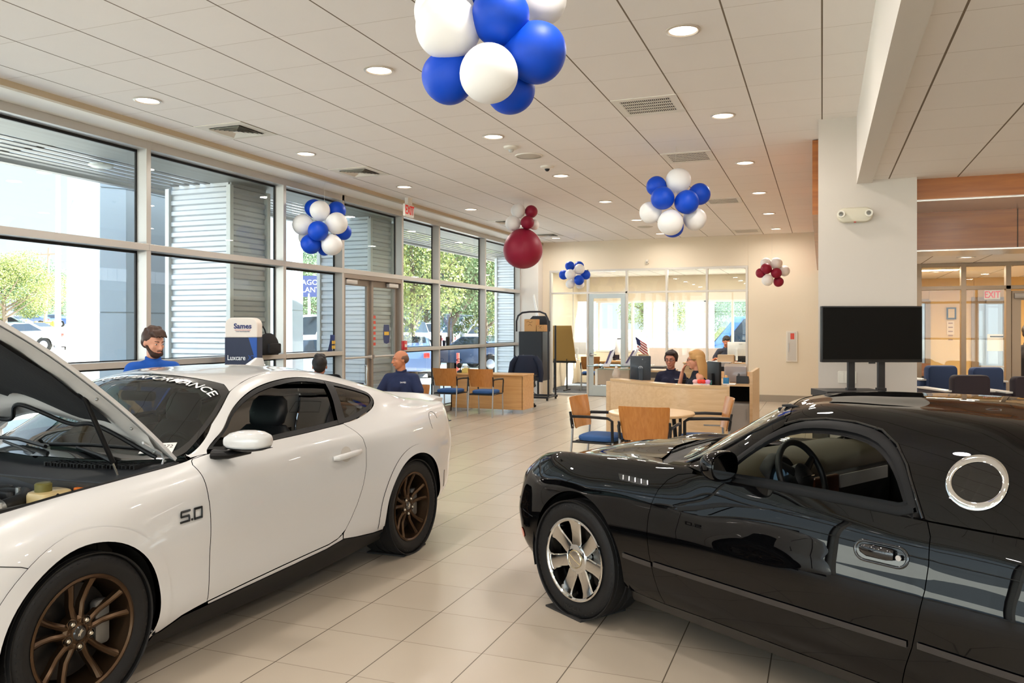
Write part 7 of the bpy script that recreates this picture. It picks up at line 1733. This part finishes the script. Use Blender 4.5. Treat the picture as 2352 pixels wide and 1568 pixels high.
# printers and files
def bx(name, lb, cat, px, py, t_, w, d, h, mat, rz=0, extra=None):
    p = onT(px,py,t_); o = thing(name, lb, cat, (p[0],p[1],p[2]), rz); MB().rbox(-w/2,w/2,-d/2,d/2,0,h,.015).obj('housing', mat, o, True)
    if extra: extra(o,w,d,h)
    return o
bc = thing('back_counter','pale wood back counter behind the two seated women','counter',(-1.85,13.1,0)); MB().box(-1.4,.75,-.25,.3,.77,.80).box(-1.38,-1.34,-.22,.28,0,.77).box(-.2,-.16,-.22,.28,0,.77).box(.7,.74,-.22,.28,0,.77).obj('worktop', mOakX, bc)
def on_bc(name, lb, cat, x, w, d, h, mat, extra=None):
    o = thing(name, lb, cat, (x,13.12,.801)); MB().rbox(-w/2,w/2,-d/2,d/2,0,h,.015).obj('housing', mat, o, True)
    if extra: extra(o,w,d,h)
px_x = lambda px: onY(px,820,13.12)[0]
on_bc('printer','dark printer on the back counter behind the black-haired woman','printer',px_x(1500),.40,.34,.22,M('printer_dark',(58,58,60),.5),lambda o,w,d,h:MB().box(-w/2+.03,w/2-.03,-d/2-.004,-d/2+.001,.03,.16).obj('front_cover', M('printer_panel',(84,84,84),.5), o))
on_bc('printer','grey printer with paper on top right of the blonde woman','printer',px_x(1640),.52,.36,.30,M('printer_grey',(150,148,146),.5),lambda o,w,d,h:(MB().box(-w/2-.02,w/2+.02,-d/2,d/2,h+.002,h+.012).obj('paper_sheet', M('white_paper'), o),MB().box(-.02,w/2-.02,-d/2-.005,-d/2+.001,.04,.24).obj('front_cover', mBk2, o)))
# right wing: shelf unit with a mini fridge and paper organiser
r = thing('storage_unit','open maple storage unit at the right end of the reception counter','cabinet',(-1.06,11.75,0))
MB().box(.16,.20,-.60,.65,0,1.06).box(-.4,.16,-.55,.6,.86,.895).box(-.4,.16,.58,.62,0,1.0).obj('carcass', mOakX, r)
MB().box(-.4,.155,.3,.57,.0,.85).obj('dark_back', M('cavity_black',(14,14,15),.8), r)
fr = thing('mini_fridge','grey mini fridge under the storage unit worktop','fridge',(-1.10,11.58,.0)); MB().rbox(-.20,.19,-.28,.12,.02,.62,.01).obj('cabinet_body', M('fridge_grey',(182,178,172),.4), fr, True); MB().box(-.19,.18,-.285,-.2805,.03,.60).obj('door', M('fridge_grey'), fr); MB().box(.14,.145,-.30,-.285,.4,.55).obj('handle', mSil, fr)
q = onT(1706,885,12.9); o = thing('file_organiser','grey file organiser stuffed with papers on the storage unit','file holder',(-1.11,11.55,.896)); 
MB().rbox(-.15,.15,-.10,-.06,0,.22,.02,axis='y').obj('tray_panel', M('smoke_plastic',(150,140,138),.3,coat=.5), o, True)
for k in range(5): MB().box(-.155,.145,-.05+k*.03,-.045+k*.03,.0,.23+.02*math.sin(k*2)).obj('folder', M('folder_%d'%(k%2),((214,196,178),(196,182,168))[k%2],.6), o)
q = onT(1640,860,12.9); o = thing('cork_box','tan upright paper folder standing behind the dark monitor','folder',(px_x(1668),13.1,.801)); MB().box(-.12,.12,-.1,.1,0,.42).obj('folder_body', M('kraft',(214,186,150),.7), o)
o = thing('desk_phone','black desk phone on the storage unit','phone',(-1.0,11.33,.896)); MB().prism([(-.08,0),(.08,0),(.08,.03),(-.06,.10)],-.08,.08,lambda a,b,h:(h,a,b)).obj('base', mBk2, o); MB().tube([(-.06,-.03,.06),(-.06,.06,.115)],.016,8).obj('handset', mBk2, o, True)
# ---------------- inside the glass office
e = thing('easel_board','gold pin board on a wheeled easel inside the glass office','board',(-6.2,19.75,0),.0)
MB().prism([(-.30,.80),(.36,.80),(.24,1.70),(-.30,1.70)],-.015,.015,lambda a,b,h:(a,h,b)).obj('board_panel', M('gold_cork',(166,128,66),.6,.2), e); 
for s in (-.22,.12): MB().tube([(s,0,.08),(s,0,.85)],.02,8).tube([(s,-.25,.06),(s,.25,.06)],.02,8).obj('leg', mBk2, e, True); 
MB().box(-.32,.36,-.04,.04,.75,.80).obj('pen_tray', mBk2, e)
def office_desk(x0,x1,y0,y1,lb):
    o = thing('office_desk',lb,'desk',((x0+x1)/2,(y0+y1)/2,0)); w=(x1-x0)/2; d=(y1-y0)/2
    MB().box(-w,w,-d,d,.71,.74).box(-w+.02,w-.02,-d+.05,-d+.07,.12,.71).box(-w+.02,-w+.05,-d+.05,d-.02,0,.71).box(w-.05,w-.02,-d+.05,d-.02,0,.71).obj('desk_body', mDeskX, o)
office_desk(-5.95,-4.55,21.3,22.0,'honey wood desk in the left half of the glass office')
office_desk(-3.4,-1.2,21.3,21.9,'honey wood desk in the right half of the glass office')
mWM = M('monitor_white',(228,230,232),.4)
p = onY(1326,805,21.5); monitor((p[0],21.5),0,.52,.34,1.08,'white monitor with trailing cables left of the office chair',mWM,stand=.16)
p = onY(1418,790,21.6); monitor((p[0]+.1,21.6),0,.32,.42,1.12,'white-framed document stand right of the office worker in the left office',mWM,stand=.16,name='document_frame')
p = onY(1692,798,21.5); monitor((p[0],21.5),.1,.46,.36,1.10,'white monitor seen from behind at the right end of the glass office',mWM,stand=.17)
t_ = text('brand_lettering','acer',.05,M('logo_grey'),None,(p[0]+.08,21.475,1.24),(PI/2,0,.1),.001); t_.parent = bpy.data.objects['monitor.003'] if 'monitor.003' in bpy.data.objects else None
if t_.parent: t_.matrix_parent_inverse = Matrix(); t_.location = (.10,-.017,.13); t_.rotation_euler = (PI/2,0,0)
cr = thing('credenza','pale low partition along the office rear windows','partition',(-3.4,22.9,0)); MB().box(-1.4,2.1,-.03,.03,0,1.08).obj('panel', M('blush_panel',(228,212,202),.7), cr)
office_chair((-1.95,22.35,0),PI,'black office chair behind the man in the right half of the glass office')
# ================================================================== BALLOONS
mBlu = M('balloon_blue',(0,70,196),.5,coat=0,spec=.4); mWhi = M('balloon_white',(240,238,236),.5,spec=.4); mMar = M('balloon_maroon',(140,20,50),.5,spec=.4)
def balloon_me(mat, nm):
    prof = []
    for i in range(25):
        t = i/24; a = PI*t; r = math.sin(a)*(1-.06*math.cos(a))**1; z = -math.cos(a)*1.0*(1.0 if a > PI/2 else 1.06)
        prof.append((max(r,1e-4),z))
    m = MB().lathe(prof,n=40).lathe([(.012,-1.05),(.03,-1.09),(.055,-1.13),(.0001,-1.12)],n=12)
    me = bpy.data.meshes.new(nm); me.from_pydata(m.v,[],m.f); me.shade_smooth(); me.materials.append(mat); return me
BM_ = {'b':balloon_me(mBlu,'balloon'),'w':balloon_me(mWhi,'balloon'),'m':balloon_me(mMar,'balloon')}
def cluster(label, tc, items, core, string=True, topz=CZ):
    """items: (px,py,diameter px,colour,depth offset)"""
    C0 = onT(core[0],core[1],tc); o = thing('balloon_cluster', label, 'balloons', C0, 0); c0 = Vector(C0); zs = []
    for px,py,dp,cl,dd in items:
        p = Vector(onT(px,py,tc+dd)); r = dp/2*(tc+dd)/F; ob = bpy.data.objects.new('balloon', BM_[cl]); COL.objects.link(ob); ob.parent = o; ob.location = p-c0; ob.scale = (r,r,r)
        d = (p-c0); 
        if d.length > .02: ob.rotation_euler = d.to_track_quat('Z','Y').to_euler()
        zs.append(p.z+r)
    if string and topz > C0[2]: MB().cyl((0,0,0),(0,0,topz-C0[2]-.002),.0018,n=5).obj('string', M('string_white',(220,214,204),.6), o)
    return o
cluster('large cluster of blue and white balloons hanging nearest the camera at the top', 3.75,
 [(1028,62,146,'w',0),(1022,28,138,'w',.12),(1149,36,132,'b',-.05),(1230,120,140,'b',.0),(1031,177,122,'b',.10),(1123,168,134,'w',-.12),(1172,205,112,'b',.16),(1240,0,120,'w',.30),(1075,-30,120,'b',.2),(1160,-60,130,'w',0)], (1130,85))
cluster('blue and white balloon cluster in front of the left windows near the doors', 11.2,
 [(721,479,42,'b',.15),(735,484,46,'w',-.05),(773,484,42,'b',.15),(696,516,48,'w',.05),(773,513,50,'w',-.05),(731,530,46,'b',-.18),(714,560,46,'b',-.05),(762,562,48,'w',-.05),(789,533,36,'b',.12),(745,572,30,'b',.15),(705,545,38,'w',.2)], (745,525))
cluster('maroon balloon column with one giant balloon hanging over the wooden desk', 13.2,
 [(1201,572,90,'m',0),(1190,484,33,'w',0),(1220,486,29,'m',.05),(1178,513,35,'w',0),(1211,511,31,'m',-.12),(1226,516,24,'w',.10)], (1203,515))
cluster('blue and white balloon cluster hanging in the middle of the right-hand ceiling', 9.3,
 [(1558,415,57,'w',.05),(1508,428,46,'b',.12),(1522,455,53,'b',-.10),(1606,446,50,'b',.12),(1577,464,55,'b',-.12),(1494,488,50,'w',.05),(1540,511,58,'w',-.08),(1596,503,52,'w',.05),(1545,520,50,'b',.08)], (1552,470))
cluster('small blue and white balloon cluster in front of the office glass', 18.2,
 [(1309,611,22,'b',.05),(1330,611,22,'b',.1),(1331,618,24,'w',-.05),(1295,631,22,'b',.1),(1310,630,24,'w',-.08),(1345,631,22,'b',.05),(1330,643,23,'b',-.08),(1310,652,21,'w',.05),(1332,653,20,'w',.08)], (1320,633))
cluster('small maroon and white balloon cluster on the right of the back wall', 16.6,
 [(1759,604,24,'w',.08),(1783,605,27,'w',.05),(1801,622,25,'w',.08),(1760,617,25,'m',-.05),(1747,627,22,'m',.05),(1783,627,24,'m',-.08),(1763,643,26,'w',-.06),(1788,647,23,'m',.0)], (1773,625))
# ================================================================== PEOPLE
def cap(m, p0, p1, r0, r1=None, n=14):
    """tapered capsule"""
    r1 = r0 if r1 is None else r1; p0,p1 = Vector(p0),Vector(p1); d = p1-p0; L = d.length
    if L < 1e-6: return m.ball(p0,r0,n,8)
    d.normalize(); a = d.orthogonal().normalized(); b = d.cross(a); R = []
    for k in range(6): t = PI/2*k/5; R.append((p0-d*(r0*math.cos(t)), max(r0*math.sin(t),1e-4)))
    for k in range(6): t = PI/2*k/5; R.append((p1+d*(r1*math.sin(t)), max(r1*math.cos(t),1e-4)))
    m.loft([[tuple(p+a*(r*math.cos(2*PI*i/n))+b*(r*math.sin(2*PI*i/n))) for i in range(n)] for p,r in R],True,True); return m
def blob(name, m, mat, parent, vox=.010, sm=6):
    me = bpy.data.meshes.new(name); me.from_pydata(m.v,[],m.f); me.materials.append(mat)
    o = link(bpy.data.objects.new(name, me), parent)
    md = o.modifiers.new('remesh','REMESH'); md.mode = 'VOXEL'; md.voxel_size = vox; md.use_smooth_shade = True
    s = o.modifiers.new('smooth','SMOOTH'); s.iterations = sm; s.factor = .5
    return o
def person(label, loc, rz, sit=True, skin=(206,152,122), hair=(60,40,28), shirt=(40,80,150), pants=(60,60,70), armL=None, armR=None, yaw=0, pitch=0, style='short', beard=None, glasses=None, lean=0, logo=None, sleeveless=False, female=False, k=1.0, parts='all', gaze_open=True, headsc=1.06):
    """local frame: the person faces -y, their left hand is at +x"""
    o = thing('person', label, 'person', loc, rz); o.scale = (k,k,k)
    sk = M('skin_%d_%d'%skin[:2], skin, .5, spec=.4); sh = M('cloth_%d_%d_%d'%shirt, shirt, .85, bump=(120,.3)); pn = M('trouser_%d_%d_%d'%pants, pants, .85); hm = M('hair_%d_%d'%hair[:2], hair, .55, bump=(90,.8)); dk = M('eye_dark',(26,20,18),.2)
    zp = .53 if sit else .95; ln = lean
    hip = Vector((0,0,zp)); chest = Vector((0,-ln*.6,zp+.33)); nb = Vector((0,-ln,zp+.51)); sw = .145 if female else .168
    b = MB(); cap(b,hip,chest,.125,.13); cap(b,chest,nb-Vector((0,0,.05)),.13,.085); cap(b,nb-Vector((0,0,.03)),nb+Vector((0,-.015,.10)),.057,.054)
    c = MB(); cap(c,hip+Vector((-.06,0,-.02)),chest+Vector((-.055,0,0)),.135,.130); cap(c,hip+Vector((.06,0,-.02)),chest+Vector((.055,0,0)),.135,.130); cap(c,chest+Vector((-.09,0,.05)),nb+Vector((-.05,0,-.06)),.105,.070); cap(c,chest+Vector((.09,0,.05)),nb+Vector((.05,0,-.06)),.105,.070); cap(c,chest+Vector((0,-.006,0)),nb+Vector((0,-.004,-.055)),.145,.092)
    if female: cap(c,chest+Vector((-.07,-.085,.0)),chest+Vector((-.07,-.09,.01)),.075); cap(c,chest+Vector((.07,-.085,.0)),chest+Vector((.07,-.09,.01)),.075)
    for s,arm in ((1,armL),(-1,armR)):
        S0 = nb+Vector((s*sw,.0,-.085)); 
        arm = arm or ((s*.25,.02-ln*.5,zp+.14),(s*.17,-.22-ln,zp+.16))
        E0,W0 = Vector(arm[0]),Vector(arm[1]); cap(b,nb+Vector((s*.06,0,-.06)),S0,.06,.055); cap(b,S0,E0,.047,.038); cap(b,E0,W0,.037,.025)
        if not sleeveless:
            mid = S0+(E0-S0)*.62; cap(c,nb+Vector((s*.06,0,-.07)),S0,.068,.074); cap(c,S0,mid,.074,.068)
        # hand
        d = (W0-E0).normalized(); hd = Vector(arm[2]).normalized() if len(arm) > 2 else (d+Vector((0,0,-.15))).normalized()
        side = hd.cross(Vector((0,0,1))); side = side.normalized() if side.length > .1 else Vector((1,0,0)); up = side.cross(hd).normalized(); curl = arm[3] if len(arm) > 3 else .35
        P0 = W0+hd*.02
        for u in (-.026,-.009,.009,.026): cap(b,P0+side*u*.8,P0+hd*.075+side*u*1.1,.014,.012)
        for u,L in ((-.030,.068),(-.010,.080),(.011,.085),(.031,.074)):
            q0 = P0+hd*.082+side*u; q1 = q0+(hd-up*curl).normalized()*L*.5; q2 = q1+(hd-up*curl*2.4).normalized()*L*.5; cap(b,q0,q1,.0095,.009,8); cap(b,q1,q2,.009,.0075,8)
        th = P0+side*(-s*.030)+hd*.02; cap(b,th,th+(hd*.6-side*s*.8).normalized()*.04,.012,.010,8); cap(b,th+(hd*.6-side*s*.8).normalized()*.04,th+(hd*1.4-side*s*.9-up*.3).normalized()*.075,.0095,.008,8)
    # legs
    pl = MB()
    for s in (-1,1):
        if sit: K = Vector((s*.13,-.42,zp+.0)); A = Vector((s*.13,-.44,.09))
        else: K = Vector((s*.10,-.02,.50)); A = Vector((s*.10,0,.09))
        hj = hip+Vector((s*.085,0,-.03)); cap(b,hj,K,.075,.055); cap(b,K,A,.052,.038); cap(b,A+Vector((0,.03,-.04)),A+Vector((0,-.16,-.055)),.040,.032)
        cap(pl,hip+Vector((s*.05,0,.0)),hj,.13,.10); cap(pl,hj,K,.092,.072); cap(pl,K,A+Vector((0,0,.02)),.070,.055)
    # head
    hc = nb+Vector((0,-.035,.155+.05*(headsc-1))); R = Matrix.Rotation(yaw,3,'Z')@Matrix.Rotation(pitch,3,'X'); hs = headsc
    def T(v): return hc+R@(Vector(v)*hs)
    def hball(m,c_,r,sc=(1,1,1),n=20,mm_=12):
        q = MB().ball((0,0,0),1,n,mm_); m.add([tuple(T((c_[0]+v[0]*r*sc[0],c_[1]+v[1]*r*sc[1],c_[2]+v[2]*r*sc[2]))) for v in q.v], q.f); return m
    hball(b,(0,.012,.025),.096,(.80,1.0,.96)); hball(b,(0,-.025,-.025),.078,(.80,.85,1.08)); hball(b,(0,-.048,-.088),.034,(1.0,.85,.75))
    cap(b,T((0,-.092,.015)),T((0,-.112,-.028)),.0085,.0125,8); hball(b,(.009,-.105,-.032),.009); hball(b,(-.009,-.105,-.032),.009)
    hball(b,(0,-.092,-.062),.016,(1.3,.7,.65)); cap(b,T((-.03,-.082,.028)),T((.03,-.082,.028)),.012,.012,8)
    for s in (-1,1): hball(b,(s*.078,.012,-.008),.021,(.35,.75,1.25)); hball(b,(s*.038,-.066,-.02),.02)
    blob('body', b, sk, o, .0075, 3)
    blob('shirt', c, sh, o, .011, 5) 
    blob('trousers', pl, pn, o, .014, 4)
    for s in (-1,1):
        hb = MB(); hball(hb,(s*.031,-.083,.006),.0115,(1.1,.55,.48),10,6); hb.obj('eye', M('eye_white',(226,220,214),.2), o, True)
        hb = MB(); hball(hb,(s*.031,-.0872,.006),.0058,(1,.6,.9),8,6); hb.obj('iris', dk, o, True)
        cap(MB_:=MB(),T((s*.016,-.094,.030)),T((s*.046,-.082,.033)),.0042,.003,6); MB_.obj('eyebrow', hm, o, True)
    lp = MB(); cap(lp,T((-.018,-.098,-.064)),T((.018,-.098,-.064)),.0045,.0045,6); lp.obj('lips', M('lips_%d'%skin[0],(int(skin[0]*.82),int(skin[1]*.62),int(skin[2]*.62)),.4), o, True)
    # collar
    if not sleeveless:
        cl = MB(); cl.tube([tuple(nb+Vector((.062*math.cos(a),-.005+.066*math.sin(a),.018-.026*max(0,-math.sin(a))**2))) for a in np.linspace(0,2*PI,24,endpoint=False)],[(.018,.008)]*24,8,True,flat=(0,0,1)); cl.obj('collar', sh, o, True)
    h = MB()
    if style in ('short','curly'):
        hball(h,(0,.030,.045),.098,(.88,1.0,.88)); hball(h,(0,-.03,.092),.066,(1.05,.85,.55)); hball(h,(0,.075,.0),.062,(1.15,.7,1.1))
        R_ = random.Random(3)
        for q in range(26):
            a = R_.uniform(0,2*PI); e = R_.uniform(.35,1.3); hball(h,(.078*math.cos(a)*math.cos(e),.02+.088*math.sin(a)*math.cos(e)-.01,.055+.075*math.sin(e)),R_.uniform(.018,.028))
        if style == 'curly': 
            for q in (-.05,-.02,.01,.04): cap(h,T((q,-.06,.105)),T((q+.005,-.10,.072)),.020,.010,8)
        blob('hair', h, hm, o, .009, 1)
    elif style == 'bald':
        hball(h,(0,.052,.012),.078,(1.12,.75,.82)); 
        for s in (-1,1): hball(h,(s*.062,.022,.022),.034,(.7,1.2,1.0))
        blob('hair', h, hm, o, .009, 2)
    elif style == 'bun':
        hball(h,(0,.028,.042),.100,(.90,1.0,.92)); hball(h,(0,-.03,.088),.064,(1.1,.85,.5)); hball(h,(0,.10,.06),.045); hball(h,(0,.07,.115),.022)
        for s in (-1,1): hball(h,(s*.075,.0,.02),.03,(.6,1,1.5))
        blob('hair', h, hm, o, .009, 2)
    elif style == 'long':
        hball(h,(0,.022,.040),.101,(.90,1.02,.95)); hball(h,(0,-.03,.088),.062,(1.1,.85,.5))
        for i in range(13):
            a = PI*.02+PI*.96*i/12; x0,y0 = .088*math.cos(a),.02+.075*math.sin(a)
            cap(h,T((x0,y0,.03)),T((x0*1.25,y0*1.2+.015,-.12)),.026,.026,8); cap(h,T((x0*1.25,y0*1.2+.015,-.12)),T((x0*1.35,y0*1.1+.03,-.33-.03*math.sin(i*2))),.026,.014,8)
        blob('hair', h, hm, o, .009, 1)
    if beard:
        g = MB(); hball(g,(0,-.050,-.088),.045,(1.12,.92,.80))
        for s in (-1,1): cap(g,T((s*.066,-.012,-.028)),T((s*.040,-.062,-.085)),.016,.024,8)
        cap(g,T((-.022,-.096,-.051)),T((.022,-.096,-.051)),.006,.006,6); blob('beard', g, M('beard_hair',(58,38,28),.7,bump=(160,1)), o, .007, 1)
    if glasses:
        g = MB()
        for s in (-1,1):
            g.tube([tuple(T((s*.034+.023*math.cos(a),-.102,.004+.016*math.sin(a)))) for a in np.linspace(0,2*PI,20,endpoint=False)],.0028,6,True).tube([tuple(T((s*.057,-.100,.008))),tuple(T((s*.080,-.04,.008))),tuple(T((s*.082,.01,.004)))],.003,6)
        g.tube([tuple(T((-.011,-.104,.006))),tuple(T((.011,-.104,.006)))],.0025,6).obj('glasses', M('frame_%d'%glasses[0],glasses,.3,coat=.5), o, True)
    if logo:
        p = chest+Vector((.085,-.158,.06)); text('chest_lettering', logo, .026, M('print_white'), o, tuple(p), (PI/2-.2,0,.3), .006)
    return o, T
def fwd(o, d): a = o[2]
# man in blue polo, standing and looking down
p = onT(334,752,7.05)
person('bearded man in a royal blue polo looking down behind the white coupe', (p[0]+.0,p[1]+.05,0), .95, sit=False, skin=(222,160,132), hair=(66,42,28), shirt=(24,84,176), pants=(40,42,50), yaw=.42, pitch=.22, style='curly', beard=1, lean=.16, k=.938, armL=((.26,-.18,1.15),(.18,-.45,1.08)), armR=((-.26,-.2,1.15),(-.2,-.45,1.08)))
# youth seen from behind at the table
p = onT(731,752,9.6)
oc2 = office_chair((p[0],p[1],0),PI+.35,'black office chair of the dark-haired man seated by the windows',h=.07)
person('dark-haired man seated by the windows with his back to the camera', (p[0],p[1]-.0,0), PI+.1, skin=(176,112,84), hair=(26,20,18), shirt=(30,32,38), pants=(40,44,56), yaw=.45, style='short', k=.99)
# older man in navy polo
p = onT(922,752,10.5)
c_ = chair(p[0]+.02,p[1]+.05,PI+.12,'wooden-back armchair the older man in the navy polo sits in')
person('older balding man in a dark navy polo sitting sideways by the glass doors', (p[0],p[1],0), .12, skin=(200,132,98), hair=(104,76,60), shirt=(30,42,78), pants=(176,152,120), yaw=-.85, pitch=.05, style='bald', logo='SAMES', armL=((.30,-.08,.72),(.10,-.30,.66),(-.8,-.5,-.2)), armR=((-.30,-.06,.72),(-.30,-.34,.70),(-.3,-1,-.1)), k=1.03, headsc=1.0)
# the two women behind the reception
p = onT(1540,752,11.75)
office_chair((p[0],p[1]+.15,0),PI,'black office chair of the dark-haired woman behind the reception',h=-.1)
person('woman with dark tied hair, glasses and navy polo behind the reception counter', (p[0],p[1]+.05,0), .15, skin=(204,140,116), hair=(44,30,28), shirt=(24,26,52), pants=(30,30,36), yaw=-.28, pitch=.12, style='bun', glasses=(70,24,28), female=True, logo='Sames', k=.985, headsc=1.1)
p = onT(1600,752,11.2)
office_chair((p[0]+.05,p[1]+.15,0),-2.0,'black office chair of the blonde woman behind the reception',h=-.1)
pb,T_ = person('blonde woman in profile holding a phone to her ear behind the reception counter', (p[0]+.02,p[1],0), -1.25, skin=(222,160,128), hair=(196,150,92), shirt=(24,30,44), pants=(60,70,100), yaw=-.15, pitch=.05, style='long', glasses=(26,24,30), female=True, sleeveless=True, k=1.0, headsc=1.1, armR=((-.20,-.26,.66),(-.11,-.20,1.02),(.15,.35,1.0),.9), armL=((.24,-.12,.72),(.14,-.36,.74)))
q = T_((-.085,-.035,-.035)); ph_ = thing('telephone_handset','black telephone handset held to the ear of the blonde woman','phone', pb.matrix_basis@q, 0)
bpy.context.view_layer.update()
ph_.location = pb.matrix_world@q; ph_.rotation_euler = (0,0,-1.25)
MB().tube([(-.01,-.03,-.09),(-.018,-.01,-.04),(-.018,.005,.02),(-.008,.02,.07)],[(.016,.020),(.012,.014),(.012,.014),(.018,.022)],10).obj('handset_body', mBk2, ph_, True)
# two men in the glass office
p = onY(1393,790,21.0)
person('man in black typing at the desk in the left half of the glass office', (p[0],22.45,0), .5, skin=(180,118,90), hair=(24,20,20), shirt=(26,24,40), pants=(30,30,36), yaw=.3, style='short', armR=((-.34,-.1,.72),(-.36,-.34,.78)))
p = onY(1663,800,21.9)
person('man in a dark shirt leaning behind the white monitor in the glass office', (p[0],22.3,0), .2, skin=(188,122,94), hair=(34,26,24), shirt=(44,50,66), pants=(34,34,40), yaw=.4, pitch=.45, style='short', lean=.10, k=1.06, armR=((-.33,-.1,.70),(-.28,-.32,.78)))
# visitor cut by the right edge
p = onT(2352,752,10.9)
person('person in dark clothes mostly cut off by the right edge of the picture', (p[0]+.06,p[1],0), PI-.4, sit=False, skin=(176,120,96), hair=(30,26,26), shirt=(38,36,40), pants=(28,36,56), k=.97, style='short')
EXPO = 0.74
SC.view_settings.view_transform = 'Standard'; SC.view_settings.look = 'None'; SC.view_settings.gamma = 1; SC.view_settings.use_curve_mapping = False
SC.view_settings.exposure = EXPO
SC.cycles.use_denoising = True
SC.cycles.max_bounces = 8; SC.cycles.diffuse_bounces = 4; SC.cycles.glossy_bounces = 4; SC.cycles.transmission_bounces = 6; SC.cycles.transparent_max_bounces = 16
SC.cycles.caustics_reflective = False; SC.cycles.caustics_refractive = False
SC.cycles.sample_clamp_indirect = 6
